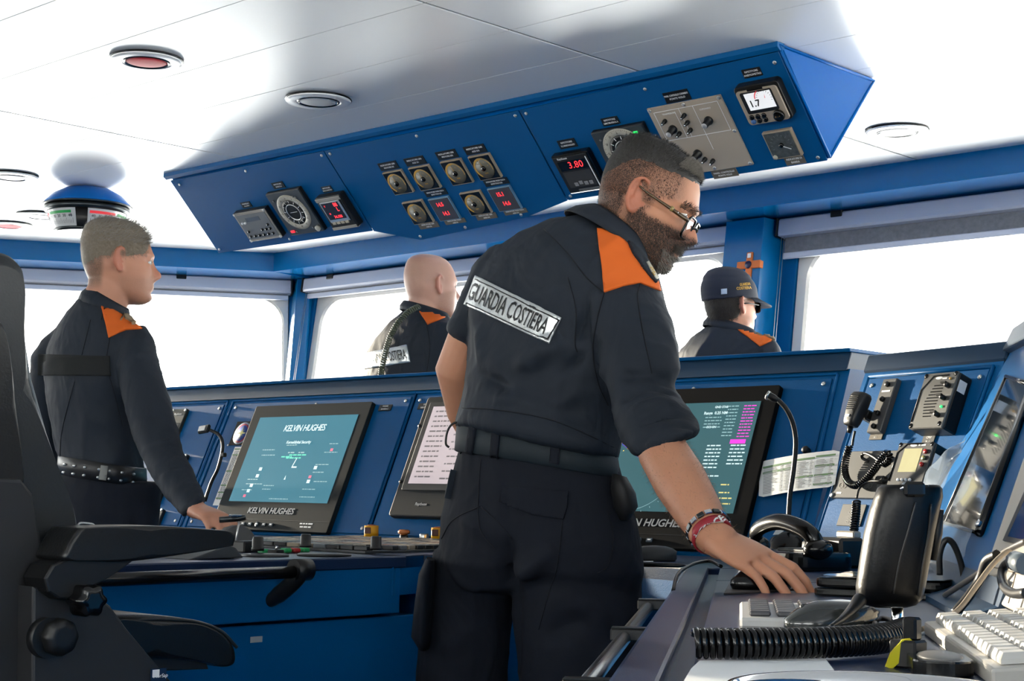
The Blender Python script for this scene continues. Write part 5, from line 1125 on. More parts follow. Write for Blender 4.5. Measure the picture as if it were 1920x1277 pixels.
pn = on_table('pen', 'slim dark pen lying by the small mouse near the man\'s hip', 'pen', 1225, 1064, .6, DZ); MB().tube([(-.07, 0, .005), (.05, 0, .005), (.068, 0, .005)], [.0045, .0045, .001], 10).build('barrel', BLACK, pn); MB().tube([(.0, 0, .011), (-.06, 0, .0105)], .0012, 6).build('clip', SILV, pn)
# closed flat device under glossy wrap
c = Vector((-1.222, 2.195, DZ)); t = thing('wrapped_flat_device', 'flat black device in glossy clear wrap lying right of the bearded man\'s hand', 'device', T(*c) @ Matrix.Rotation(math.radians(102), 4, 'Z'))
MB().prism(rrect(.33, .20, .02), 0, .011).build('lower_case', BLACKG, t, bevel=.003); MB().prism(rrect(.325, .195, .02), .0125, .026).build('upper_case', BLACKG, t, bevel=.004)
g = [(x*.32/12, y*.19/8, .0285+.0018*noise.noise(Vector((x*.9, y*.9, 2)))) for x in range(-6, 7) for y in range(-4, 5)]
MB().add(g, [(i*9+j, (i+1)*9+j, (i+1)*9+j+1, i*9+j+1) for i in range(12) for j in range(8)], True).build('clear_wrap', M('clear_wrap_gloss', (.16, .155, .16), .10, spec=.9, coat=1.0), t)
for x in (-.02, .03): MB().tube([(x, -.098, .012), (x, -.106, .02)], .005, 10).build('latch', CHROME, t)
MB().tube([(.13, -.098, .010), (.13, -.116, .010)], .005, 12).build('plug', CHROME, t)
# white keypad under the mouse
c = (tp(1395, 1183)+tp(1602, 1187)+tp(1400, 1142)+tp(1590, 1150))/4; t = thing('number_keypad', 'white keypad with dark keys between the coiled cord and the flat device', 'keypad', T(c.x, c.y, DZ) @ Matrix.Rotation(WANG+PI/2, 4, 'Z'))
MB().box((0, 0, .006), (.135, .26, .012), .003).build('base', M('white_keypad_plastic', (.72, .71, .69), .4), t)
kd = M('dark_key', (.10, .10, .11), .4); k0 = None
for i in range(4):
    for j in range(7):
        if k0 is None: k0 = o = MB().box((0, 0, .002), (.024, .026, .006), .002).build('key', kd, t)
        else: o = k0.copy(); COL.objects.link(o)
        o.location = (-.045+.03*i, -.095+.0305*j, .013)
# keyboard at right
ko = tp(1733, 1190); t = thing('keyboard', 'cream keyboard with long rows of keys at the lower right corner', 'keyboard', Matrix(((-WD.x, en.x, 0, ko.x), (-WD.y, en.y, 0, ko.y), (0, 0, 1, DZ), (0, 0, 0, 1))))
KB = M('keyboard_cream', (.66, .62, .55), .42); KK = M('key_cap_cream', (.74, .71, .65), .38)
MB().prism([(0, 0), (.18, 0), (.18, .030), (0, .014)], 0, .46, 'x').build('base', KB, t, bevel=.003)
k0 = None; sl = math.atan2(.016, .18)
for r in range(6):
    for i in range(16):
        if r == 5 and i in (4, 5, 6, 7): continue
        if k0 is None: k0 = o = MB().rings([[(a*.0115*k, b*.0115*k, z) for a, b in ((-1, -1), (1, -1), (1, 1), (-1, 1))] for z, k in ((0, 1), (.004, .97), (.009, .74))], smooth=False).build('key_cap', KK, t)
        else: o = k0.copy(); COL.objects.link(o)
        y = .022+.0262*r+(.004 if r > 4 else 0); o.location = (.026+.027*i, y, .0145+y*math.tan(sl)); o.rotation_euler = (sl, 0, 0)
MB().box((.23, .022+.0262*5+.004, .0145+.157*math.tan(sl)+.004), (.104, .022, .008), .002).build('space_bar', KK, t)
# leather fist microphone standing on a metal post
DM = 1.67; base = V(1683, 1196, DM); t = thing('hand_microphone', 'large black leather-cased hand microphone standing upright on a metal post at right', 'microphone', T(base.x, base.y, DZ)); MW = t.matrix_world.inverted()
fwd = Vector((FW.x, FW.y, 0)).normalized(); R = []
prof = [(1139, 1640, 1700, .35), (1134, 1618, 1716, .7), (1122, 1607, 1728, .92), (1100, 1606, 1733, 1), (1050, 1613, 1742, 1), (1000, 1621, 1751, 1), (960, 1631, 1759, .97), (932, 1640, 1766, .92), (916, 1646, 1765, .85), (909, 1654, 1759, .78), (911, 1662, 1752, .66), (920, 1668, 1748, .6)]
HM = M('worn_black_leather', (.004, .004, .0045), .33, spec=.32, bump=(160, .3, .001))
def hmring(y, xl, xr, k, dd=0.0):
    a, b = V(xl, y, DM), V(xr, y, DM); c = (a+b)/2; L = (b-a)/2; out = []
    for q in range(40):
        th = 2*PI*q/40; cx, sx_ = math.cos(th), math.sin(th)
        out.append(MW @ (c + L*(math.copysign(abs(cx)**.72, cx)) + fwd*(.026*k*math.copysign(abs(sx_)**.8, sx_))))
    return out
MB().rings([hmring(*p) for p in prof]).build('leather_case', HM, t)
MB().rings([hmring(920, 1668, 1748, .6), hmring(921, 1690, 1728, .2)], cap=True).build('top_recess', BLACK, t)
for pts in (((1705, 942), (1692, 990), (1675, 1050), (1664, 1110)), ((1735, 945), (1730, 1000), (1719, 1060), (1712, 1115))):
    P = []
    for x, y in pts:
        yy = min(prof, key=lambda p: abs(p[0]-y)); k = [p for p in prof if True]; xl = np.interp(-y, [-p[0] for p in prof[:9]], [p[1] for p in prof[:9]]); xr = np.interp(-y, [-p[0] for p in prof[:9]], [p[2] for p in prof[:9]])
        cx = (x-(xl+xr)/2)/((xr-xl)/2); cs = math.copysign(abs(cx)**(1/.72), cx); sn = -math.sqrt(max(0, 1-cs*cs)); dpt = .026*math.copysign(abs(sn)**.8, sn)
        P.append(MW @ (V(x, y, DM) + fwd*(dpt-.0004)))
    MB().tube(smoothpath(P, 6), .0011, 6).build('seam', M('leather_seam', (.03, .03, .03), .3), t)
cc = MW @ V(1712, 914, DM-.018)
MB().box(cc+Vector((0, 0, -.002)), (.022, .018, .016), .003, RT.to_track_quat('X', 'Z').to_matrix().to_4x4()).build('talk_button', BLACKG, t)
MB().tube([MW @ V(1688, 918, DM-.02), MW @ V(1700, 911, DM-.02), MW @ V(1712, 914, DM-.02)], .002, 8).build('bright_edge', CHROME, t); MB().ell(MW @ V(1738, 912, DM-.016), (.004, .004, .002)).build('stud', CHROME, t)
MB().tube([MW @ V(1763, 955, DM), MW @ V(1757, 1000, DM), MW @ V(1749, 1050, DM)], [.004, .006, .004], 8).build('side_strap', BLACK, t)
MB().cyl((0, 0, 0), (0, 0, .034), .0062, 20).build('post', CHROME, t); MB().lathe([(.018, 0), (.018, .004), (.010, .007), (0, .007)], 24).build('post_foot', SILV, t)
MB().tube(smoothpath([MW @ V(*p) for p in ((1612, 1125, 1.64), (1600, 1140, 1.62), (1580, 1160, 1.58), (1556, 1176, 1.55))], 6), [.0075-.0055*i/18 for i in range(19)], 12).build('strain_relief', BLACK, t)
# thick coiled cord
t = on_table('coiled_cord', 'thick black coiled cord lying across the front of the chart table', 'cord', 1480, 1222); MW = t.matrix_world.inverted()
coil(smoothpath([MW @ tp(x, y, DZ+.0155) for x, y in ((1302, 1206), (1380, 1207), (1480, 1206), (1580, 1203), (1660, 1196), (1696, 1184))], 10), .0115, .0062, .0030, 8, 12).build('coil', BLACKG, t)
MB().tube(smoothpath([MW @ V(*p) for p in ((1556, 1176, 1.55), (1530, 1186, 1.53), (1500, 1190, 1.52), (1470, 1192, 1.515))], 6), .0022, 8).build('lead', BLACK, t)
MB().tube(smoothpath([MW @ tp(x, y, DZ+.01) for x, y in ((1690, 1190), (1676, 1166), (1650, 1160), (1640, 1172), (1660, 1184), (1695, 1180), (1720, 1186))], 6), .003, 8).build('end_loop', BLACK, t)
# key switch with yellow tag
t = on_table('key_switch', 'black key switch with a hanging yellow tag at the lower edge', 'switch', 1703, 1252); MW = t.matrix_world.inverted()
MB().box((0, 0, .012), (.026, .022, .024), .002).build('block', BLACK, t); MB().box((.004, 0, .0335), (.0135, .012, .020), .002).build('key_head', BLACKG, t)
tg = [MW @ V(x, y, 1.372) for x, y in ((1706, 1196), (1690, 1200), (1670, 1224), (1660, 1250), (1672, 1254), (1690, 1238), (1700, 1215), (1712, 1206))]
MB().rings([[p+fwd*k for p in tg] for k in (-.002, .002)], smooth=False).build('yellow_tag', M('yellow_tag', (.75, .68, .02), .45), t)
# papers, ring, cables
pq = [tp(x, y) for x, y in ((1296, 1256), (1312, 1241), (1548, 1238), (1566, 1262), (1574, 1300), (1270, 1300))]; c = sum((p for p in pq), Vector())/6
t = thing('paper_sheet', 'white paper sheet lying at the bottom edge in front of the coiled cord', 'paper', T(c.x, c.y, DZ)); m = MB(); n = 6; m.add([(p.x-c.x, p.y-c.y, z) for z in (.0004, .0012) for p in pq], [tuple(range(n)), tuple(range(n, 2*n))] + [(i, (i+1) % n, n+(i+1) % n, n+i) for i in range(n)]); m.build('sheet', PAPER, t)
c = tp(1635, 1345); t = thing('magnifier_dome', 'polished round metal rim at the bottom edge, cut by the frame', 'magnifier', T(c.x, c.y, DZ)); MB().lathe([(.085, .0), (.088, .014), (.092, .020), (.097, .020), (.100, .012), (.101, 0)], 72).build('ring', CHROME, t); MB().lathe([(.086, .008), (0, .008)], 64).build('dark_glass', M('dark_window_glass'), t)
def cable(label, pts, r, mat=BLACK):
    P = smoothpath([V(*p) for p in pts], 8); t = thing('cable', label, 'cable', T(*P[0])); MB().tube(P, r, 8).build('lead', mat, t, t.matrix_world.inverted())
cable('black cable arching up behind the flat wrapped device', ((1762, 1078, 2.2), (1762, 1040, 2.2), (1772, 1014, 2.2), (1786, 1018, 2.2), (1800, 1050, 2.2), (1807, 1085, 2.2), (1806, 1110, 2.2)), .0045)
cable('pale-lit cable running from the flat device up to the cream recorder', ((1772, 1116, 2.12), (1800, 1098, 2.05), (1838, 1072, 1.98), (1866, 1046, 1.92), (1892, 1030, 1.87), (1925, 1014, 1.82)), .0038, M('pale_lit_cable', (.12, .115, .11), .35))  # pale light on this black cable is put into its grey colour
cable('second cream-lit cable sagging from the cream recorder to the metal post', ((1728, 1180, 1.72), (1765, 1166, 1.74), (1800, 1140, 1.76), (1830, 1100, 1.78), (1860, 1060, 1.79), (1890, 1034, 1.80), (1900, 1050, 1.80)), .003, M('cream_lit_cable', (.36, .30, .23), .4))  # warm sunlight on the cable is put into its beige colour
cable('thick black cable beside the pale ones at the foot of the recorder', ((1790, 1150, 1.9), (1815, 1120, 1.9), (1838, 1085, 1.9), (1850, 1052, 1.88), (1870, 1040, 1.86)), .006)
cable('thin black cable curving over the table corner below the bearded man\'s wrist', ((1262, 1108, 2.35), (1272, 1076, 2.45), (1298, 1058, 2.52), (1330, 1052, 2.56), (1352, 1062, 2.5)), .003)
# ================================================================== people
VR = Vector((RT.x, RT.y, 0)).normalized(); VF = Vector((FW.x, FW.y, 0)).normalized(); ZU = Vector((0, 0, 1))
def heading(phi): a = math.radians(phi); return VF*math.cos(a) + VR*math.sin(a)
def obj_mesh(me, name, mat, parent, smooth=True):
    me.materials.clear()
    if mat is not None: me.materials.append(mat)
    me.polygons.foreach_set('use_smooth', [smooth]*len(me.polygons)); o = bpy.data.objects.new(name, me); COL.objects.link(o)
    if parent is not None: o.parent = parent; o.matrix_parent_inverse = parent.matrix_world.inverted()
    return o
def fuse(mb, voxel, smooth=3, fac=.5):
    """one continuous surface out of overlapping closed shapes"""
    me = bpy.data.meshes.new('fuse'); me.from_pydata(mb.v, [], mb.f); me.validate(); me.update()
    bm = bmesh.new(); bm.from_mesh(me); bmesh.ops.recalc_face_normals(bm, faces=bm.faces[:]); bm.to_mesh(me); bm.free()
    o = bpy.data.objects.new('fuse', me); COL.objects.link(o)
    r = o.modifiers.new('r', 'REMESH'); r.mode = 'VOXEL'; r.voxel_size = voxel; r.adaptivity = 0
    if smooth: s = o.modifiers.new('s', 'SMOOTH'); s.factor = fac; s.iterations = smooth
    dg = bpy.context.evaluated_depsgraph_get(); out = bpy.data.meshes.new_from_object(o.evaluated_get(dg)); bpy.data.objects.remove(o); bpy.data.meshes.remove(me)
    return out
def verts_np(me): a = np.empty(len(me.vertices)*3); me.vertices.foreach_get('co', a); return a.reshape(-1, 3)
def normals_np(me): a = np.empty(len(me.vertices)*3); me.vertex_normals.foreach_get('vector', a); return a.reshape(-1, 3)
def set_verts(me, a): me.vertices.foreach_set('co', a.reshape(-1)); me.update()
def wrinkle(me, amp, scale, stretch=None, seed=0, amp2=0.0, scale2=30):
    v = verts_np(me); n = normals_np(me); d = np.empty(len(v))
    S = stretch or (1, 1, 1)
    for i, p in enumerate(v):
        q = Vector((p[0]*S[0]+seed, p[1]*S[1], p[2]*S[2]))
        a = 1-abs(noise.noise(q*scale))*2.0
        d[i] = amp*(a*a*math.copysign(1, a)-.25) + (amp2*noise.noise(q*scale2) if amp2 else 0)
    set_verts(me, v+n*d[:, None])
def folds(me, segs):
    """sharp cloth folds: segs = [(P0, P1, half width, height)] raised ridges (negative height: creases)"""
    v = verts_np(me); n = normals_np(me); d = np.zeros(len(v))
    for P0, P1, w_, h_ in segs:
        a = np.array(P0); b = np.array(P1); ab = b-a; L = (ab@ab); t = np.clip(((v-a)@ab)/L, 0, 1); r = np.linalg.norm(v-(a+t[:, None]*ab), axis=1)
        d += h_*np.exp(-(r/w_)**2)*np.sin(np.pi*np.clip(t, .02, .98))**.6
    set_verts(me, v+n*d[:, None])
def ringpx(L, R, d, wd, k=0.0, e=.9, n=48):
    a, b = V(L[0], L[1], d), V(R[0], R[1], d); c = (a+b)/2; A = (b-a)/2; out = []
    for q in range(n):
        t = 2*PI*q/n; cx, sx_ = math.cos(t), math.sin(t); cc = math.copysign(abs(cx)**e, cx); ss = math.copysign(abs(sx_)**e, sx_)
        out.append(c + A*cc + VF*(wd*ss + k*cc))
    return out
def limb(mb, pts, n=20, flat=None):
    """pts [(px,py,depth,radius)] -> closed tube with round ends"""
    P = [V(a, b, c) for a, b, c, r in pts]; rr = [p[3] for p in pts]
    return limbw(mb, P, rr, n)
def limbw(mb, P, rr, n=20):
    t0 = (P[0]-P[1]).normalized(); t1 = (P[-1]-P[-2]).normalized()
    PP = [P[0]+t0*rr[0]*.8, P[0]+t0*rr[0]*.5] + P + [P[-1]+t1*rr[-1]*.5, P[-1]+t1*rr[-1]*.8]; RR = [rr[0]*.3, rr[0]*.8] + rr + [rr[-1]*.8, rr[-1]*.3]
    return mb.tube(PP, RR, n)
# ------------------------------------------------------------------ head
HROWS = [(.122, .006, -.022, .012), (.120, .026, -.034, .030), (.114, .052, -.052, .048), (.103, .074, -.065, .062), (.086, .091, -.073, .0705), (.066, .103, -.078, .075), (.046, .1105, -.080, .077), (.027, .1165, -.079, .0765), (.013, .1115, -.0765, .0755), (.000, .110, -.073, .0745), (-.015, .1115, -.069, .0728), (-.030, .1135, -.063, .0708), (-.045, .117, -.055, .068), (-.060, .117, -.045, .0645), (-.073, .111, -.030, .061), (-.084, .1125, -.008, .054), (-.094, .109, .016, .045), (-.102, .100, .038, .033), (-.106, .088, .054, .016)]
def head_grid(fat=1.0, nz=76, ns=96):
    zs = np.array([r[0] for r in HROWS])[::-1]; f = np.array([r[1] for r in HROWS])[::-1]; b = np.array([r[2] for r in HROWS])[::-1]; w_ = np.array([r[3] for r in HROWS])[::-1]
    tt = np.linspace(0, 1, nz); Z = zs[0]+(zs[-1]-zs[0])*(.5-.5*np.cos(tt*PI)*.55-.5*(1-2*tt)*.45); G = []
    for z in Z:
        xf, xb, wz = np.interp(z, zs, f), np.interp(z, zs, b), np.interp(z, zs, w_)*(fat if z < .0 else 1); xc = xb+.47*(xf-xb); row = []
        for q in range(ns):
            a = 2*PI*q/ns; c, s = math.cos(a), math.sin(a)
            if c > 0: x = xc+(xf-xc)*abs(c)**.86; y = wz*math.copysign(abs(s)**.93, s)
            else: x = xc-(xc-xb)*abs(c)**.93; y = wz*math.copysign(abs(s)**.90, s)
            row.append((x, y, z))
        G.append(row)
    A = np.array(G); x, y, z = A[..., 0].copy(), A[..., 1].copy(), A[..., 2].copy(); fr = np.clip((x-.02)/.06, 0, 1)
    g = lambda yy, sy, zz, sz: np.exp(-((y-yy)/sy)**2-((z-zz)/sz)**2)
    nz_ = np.interp(z, [-.048, -.042, -.036, -.029, -.022, -.012, 0, .012, .022], [0, .003, .013, .0255, .0295, .0235, .0145, .007, 0]); ny = np.interp(z, [-.046, -.034, -.022, -.005, .02], [.0185, .0185, .0130, .0098, .0085])
    x += nz_*np.exp(-np.abs(y/ny)**2.4)*fr
    for s in (-1, 1):
        x += fr*(-.013*g(s*.032, .015, .010, .011) + .0055*g(s*.030, .022, .028, .007) + .0045*g(s*.046, .020, -.012, .014) - .004*g(s*.036, .014, -.05, .02) + .0025*g(s*.016, .006, -.034, .006)); y += s*.003*g(s*.06, .02, -.006, .016)
    x += fr*(.0035*g(0, .020, -.0545, .0035) + .004*g(0, .018, -.0635, .004) - .0025*g(0, .024, -.0590, .0018) + .004*g(0, .018, -.088, .010) - .003*g(0, .02, -.074, .004))
    return np.stack([x, y, z], -1)
def grid_mb(A, close=True):
    nz, ns = A.shape[:2]; m = MB(); m.rings([[tuple(p) for p in r] for r in A]); return m
def ear_mb(m, s):
    """s=-1 right ear, +1 left"""
    R = Matrix.Rotation(s*math.radians(-24), 4, 'Z') @ Matrix.Rotation(s*math.radians(8), 4, 'X') @ Matrix.Rotation(math.radians(10), 4, 'Y'); c = Vector((.013, s*.0755, .004))
    def L(x, z, o=0): return c + R @ Vector((x, s*o, z))
    m.tube(smoothpath([L(.010, .004, .004), L(.013, .018, .008), L(.006, .030, .011), L(-.008, .032, .014), L(-.019, .021, .015), L(-.020, .004, .014), L(-.014, -.012, .011), L(-.006, -.024, .008), L(.004, -.030, .006), L(.010, -.024, .004), L(.010, -.014, .003)], 4), [.0036]*24+[.0048]*17, 10)
    m.ell(L(-.004, .003, .004), (.0165, .0045, .027), 20, 10, R.to_3x3().to_4x4()); m.tube(smoothpath([L(-.010, .022, .011), L(-.012, .008, .012), L(-.008, -.008, .010)], 4), .0032, 8); m.ell(L(.009, -.002, .005), (.004, .004, .006)); m.ell(L(.002, -.026, .005), (.007, .004, .008))
def frame4(o, f, pitch=0.0, roll=0.0):
    """local x forward, y left, z up; pitch>0 looks down"""
    l = ZU.cross(f).normalized(); f2 = (f*math.cos(pitch)-ZU*math.sin(pitch)).normalized(); u = f2.cross(l); 
    if roll: l, u = l*math.cos(roll)+u*math.sin(roll), u*math.cos(roll)-l*math.sin(roll)
    return Matrix(((f2.x, l.x, u.x, o.x), (f2.y, l.y, u.y, o.y), (f2.z, l.z, u.z, o.z), (0, 0, 0, 1)))
def skin_mat(name, col, dark, tintcol):
    dark = tuple(c*KALB for c in dark); tintcol = tuple(c*KALB for c in tintcol); col0 = tuple(c*KALB for c in col)
    m = M(name, col, .48, spec=.35, sub=.12, bump=(420, .16, .0007)); t = m.node_tree; b = t.nodes['Principled BSDF']
    at = t.nodes.new('ShaderNodeAttribute'); at.attribute_name = 'tint'; sp = t.nodes.new('ShaderNodeSeparateColor'); n = t.nodes.new('ShaderNodeTexNoise'); n.inputs['Scale'].default_value = 950; n.inputs['Detail'].default_value = 2
    tc = t.nodes.new('ShaderNodeTexCoord'); n2 = t.nodes.new('ShaderNodeTexNoise'); n2.inputs['Scale'].default_value = 26; n2.inputs['Detail'].default_value = 4
    mx0 = t.nodes.new('ShaderNodeMix'); mx0.data_type = 'RGBA'; mx0.inputs[6].default_value = (*col0, 1); mx0.inputs[7].default_value = (*dark, 1)
    mx1 = t.nodes.new('ShaderNodeMix'); mx1.data_type = 'RGBA'; mx1.inputs[7].default_value = (*tintcol, 1); mx2 = t.nodes.new('ShaderNodeMix'); mx2.data_type = 'RGBA'; mx2.inputs[7].default_value = (.38, .075, .045, 1)
    r = t.nodes.new('ShaderNodeMapRange'); r.inputs[1].default_value = .32; r.inputs[2].default_value = .62; r.inputs[3].default_value = .35; r.inputs[4].default_value = 1.15; mu = t.nodes.new('ShaderNodeMath'); mu.operation = 'MULTIPLY'; mu.use_clamp = True
    l = t.links.new; l(tc.outputs['Object'], n.inputs['Vector']); l(tc.outputs['Object'], n2.inputs['Vector']); l(at.outputs['Color'], sp.inputs[0]); l(n2.outputs['Fac'], mx0.inputs[0]); l(n.outputs['Fac'], r.inputs[0]); l(sp.outputs[0], mu.inputs[0]); l(r.outputs[0], mu.inputs[1])
    l(mx0.outputs[2], mx2.inputs[6]); l(sp.outputs[1], mx2.inputs[0]); l(mx2.outputs[2], mx1.inputs[6]); l(mu.outputs[0], mx1.inputs[0]); l(mx1.outputs[2], b.inputs['Base Color']); return m
def hand_mb(m, wrist, f, n, side, size=1.0, curl=(20, 25, 15), spread=1.0, thumb=(35, 20), curls=None):
    """wrist point, f along the hand, n out of the back of the hand, side=+1: thumb lies towards f x n"""
    f = f.normalized(); n = (n-f*n.dot(f)).normalized(); s = f.cross(n)*side; k = size
    R = []
    for d, w_, h_ in ((-.03, .026, .020), (0, .027, .019), (.025, .034, .017), (.055, .041, .0155), (.080, .0425, .014), (.092, .040, .0115)):
        c = wrist+f*d*k; R.append([c + s*(w_*k*math.copysign(abs(math.cos(a))**.8, math.cos(a))) + n*(h_*k*math.copysign(abs(math.sin(a))**.9, math.sin(a))) for a in [2*PI*q/24 for q in range(24)]])
    m.rings(R); tips = []
    for i, (y, L, r, x0) in enumerate(((.031, (.042, .026, .022), .0092, .088), (.0105, (.046, .030, .023), .0094, .092), (-.0105, (.042, .028, .023), .0089, .089), (-.030, (.034, .021, .020), .0078, .080))):
        cu = (curls[i] if curls else curl); d = (f + s*(y*1.8*spread)).normalized(); p = wrist+f*x0*k+s*y*k-n*.001*k; P = [p-d*.02*k, p]; rr = [r*k, r*k*1.06]; ang = 0
        for j, l_ in enumerate(L):
            ang += math.radians(cu[j]); dd = d*math.cos(ang)-n*math.sin(ang); p = p+dd*l_*k; P.append(p); rr.append(r*k*(.98, .90, .74)[j])
        limbw(m, P, rr, 12); tips.append((p, dd, n*math.cos(ang)+d*math.sin(ang)))
    p = wrist+f*.018*k+s*.026*k-n*.006*k; a = math.radians(thumb[0]); d = f*math.cos(a)+s*math.sin(a)-n*.25; d.normalize(); P = [p-d*.015*k, p, p+d*.042*k]; d2 = (d+f*math.sin(math.radians(thumb[1]))*1.2-n*.1).normalized(); P.append(P[-1]+d2*.030*k); P.append(P[-1]+d2*.022*k)
    limbw(m, P, [.013*k, .0135*k, .0105*k, .0098*k, .0078*k], 12); tips.append((P[-1], d2, n))
    return tips
CLOTH = M('navy_work_cloth', (.016, .023, .036), .72, spec=.3, bump=(850, .35, .0006), var=(8, (.026, .036, .052), .8))
CLOTH2 = M('navy_trouser_cloth', (.011, .014, .023), .85, spec=.22, bump=(850, .35, .0006), var=(7, (.018, .022, .032), .8))
soft_folds(CLOTH, 9, .02, .55); soft_folds(CLOTH2, 8, .02, .5, (1, 1, .6))
BELTM = M('navy_webbing_belt', (.010, .022, .032), .7, bump=(1200, .4, .0006))
SILVERTAPE = M('silver_reflective_tape', (.62, .64, .64), .28, metal=.55, bump=(140, .25, .002))
TAPETXT = M('black_tape_print', (.012, .012, .014), .5)
LEATHB = M('black_belt_leather', (.012, .012, .013), .4)
def bvh_of(o): me = o.data; return BVHTree.FromPolygons([tuple(v.co) for v in me.vertices], [tuple(p.vertices) for p in me.polygons])
def drape(poly, bvh, off, name, mat, parent, step=4.0, th=.0012, dmin=0.3, back=True):
    """lay a piece of cloth, outlined in the photograph's pixels, on the body's surface"""
    n = len(poly); pts = []
    for i in range(n):
        a, b = Vector(poly[i]), Vector(poly[(i+1) % n]); k = max(1, int((b-a).length/step))
        for j in range(k): pts.append(a.lerp(b, j/k))
    nb = len(pts); xs_ = [p.x for p in pts]; ys_ = [p.y for p in pts]
    def inside(x, y):
        c = False
        for i in range(nb):
            a, b = pts[i], pts[i-1]
            if (a.y > y) != (b.y > y) and x < (b.x-a.x)*(y-a.y)/(b.y-a.y)+a.x: c = not c
        return c
    inner = []
    x = min(xs_)+step*.5
    while x < max(xs_):
        y = min(ys_)+step*.5
        while y < max(ys_):
            if inside(x, y) and min((Vector((x, y))-p).length for p in pts) > step*.45: inner.append(Vector((x, y)))
            y += step
        x += step
    V2, E2, F2 = delaunay_2d_cdt(pts+inner, [(i, (i+1) % nb) for i in range(nb)], [], 1, 1e-4)[:3]
    P, N, ok = [], [], []
    for p in V2:
        d = ray(p.x, p.y).normalized(); loc, nr, idx, dist = bvh.ray_cast(CAM, d)
        if loc is None:
            loc, nr, idx, dist = bvh.find_nearest(CAM+d*(bvh_d[0]))
        elif nr.dot(d) > 0: nr = -nr
        P.append(loc); N.append(nr)
    bo = [p+q*off for p, q in zip(P, N)]; m = MB(); k = len(bo); top = [p+q*th for p, q in zip(bo, N)]
    m.add(top+[p-q*off*1.5 for p, q in zip(bo, N)], [tuple(f) for f in F2] + [tuple(k+i for i in reversed(f)) for f in F2], True)
    ec = {}
    for f in F2:
        for i in range(len(f)): e = (f[i], f[(i+1) % len(f)]); ec[e] = 1
    o0 = len(m.v)-2*k
    for (a, b) in ec:
        if (b, a) not in ec: m.f.append((o0+a, o0+b, o0+k+b, o0+k+a)); m.sm.append(False)
    o = m.build(name, mat, None); o.parent = parent; o.matrix_parent_inverse = parent.matrix_world.inverted(); return o
bvh_d = [3.0]
def attach(o, parent): o.parent = parent; o.matrix_parent_inverse = parent.matrix_world.inverted(); return o
def strands(P, N, comb, L, wd, n, rnd, name, mat, parent, lay=.6, curl=.3):
    m = MB(); vs = []; fs = []
    for i in range(n):
        j = rnd.randrange(len(P)); q = N[j]; jt = Vector((rnd.uniform(-1, 1), rnd.uniform(-1, 1), rnd.uniform(-1, 1)))*.0022; p = P[j]+jt-q*jt.dot(q); d = (q*(1-lay)+comb(p)*lay+Vector((rnd.gauss(0, curl), rnd.gauss(0, curl), rnd.gauss(0, curl)))*.6).normalized(); l_ = L(p)*rnd.uniform(.6, 1.25)
        s = d.cross(q); s = s.normalized()*wd if s.length > 1e-4 else Vector((wd, 0, 0)); b = len(vs); c = p+d*l_*.55+q*l_*.12
        vs += [p-s, p+s, c-s*.7, c+s*.7, p+d*l_]; fs += [(b, b+1, b+3, b+2), (b+2, b+3, b+4)]
    m.add(vs, fs, True); o = m.build(name, mat, None); o['kind'] = 'stuff'; return attach(o, parent)
def hair_cap(A, mask, thick, MH, mat, parent, name='hair'):
    """shell over the scalp; mask(x,y,z)->0..1"""
    nz, ns = A.shape[:2]; me = grid_mb(A); m0 = bpy.data.meshes.new('t'); m0.from_pydata(me.v, [], me.f); m0.update(); n = normals_np(m0); v = verts_np(m0)
    ctr = np.array((.012, 0, .0)); sg = np.sign(((v-ctr)*n).sum(1)); n = n*sg[:, None]; bpy.data.meshes.remove(m0)
    mk = np.array([mask(*p) for p in v]); th = np.array([thick(*p) for p in v]); w_ = v+n*(np.where(mk > 0, th*np.clip(mk*4, 0, 1), 0)-.0012*(mk < .12))[:, None]
    keep = [f for f in me.f if len(f) == 4 and sum(mk[i] > 0 for i in f) >= 1]
    used = sorted({i for f in keep for i in f}); ix = {i: k for k, i in enumerate(used)}; mb = MB(); mb.add([MH @ Vector(w_[i]) for i in used], [tuple(ix[i] for i in f) for f in keep], True)
    if len(A) > 3: 
        top = [f for f in me.f if len(f) > 4 and all(mk[i] > 0 for i in f)]
        for f in top: 
            if all(i in ix for i in f): mb.f.append(tuple(ix[i] for i in f)); mb.sm.append(True)
    o = mb.build(name, mat, None); attach(o, parent); idx = [i for i in used if mk[i] > .05]
    R3 = MH.to_3x3()
    return o, [MH @ Vector(w_[i]) for i in idx], [(R3 @ Vector(n[i])).normalized() for i in idx], [v[i] for i in idx]
def eye(parent, MH, s):
    c = MH @ Vector((.0955, s*.031, .0095)); o = MB().ell(c, (.0118, .0118, .0118), 20, 12).build('eyeball', M('eye_white', (.75, .72, .68), .2, coat=.6), None); attach(o, parent)
    d = (MH.to_3x3() @ Vector((1, 0, -.15))).normalized(); q = d.to_track_quat('Z', 'Y').to_matrix().to_4x4(); i = MB().lathe([(.0055, .0105), (.003, .0122), (0, .0124)], 20); i.v = [tuple(T(*c) @ q @ Vector(p)) for p in i.v]
    attach(i.build('iris', M('brown_iris', (.06, .03, .015), .1, coat=.8), None), o)
def lid_mb(m, MHinv=None):
    for s in (-1, 1):
        m.ell((.0935, s*.031, .0165), (.0135, .0165, .0075)); m.ell((.0925, s*.031, .0010), (.0130, .0160, .0060))
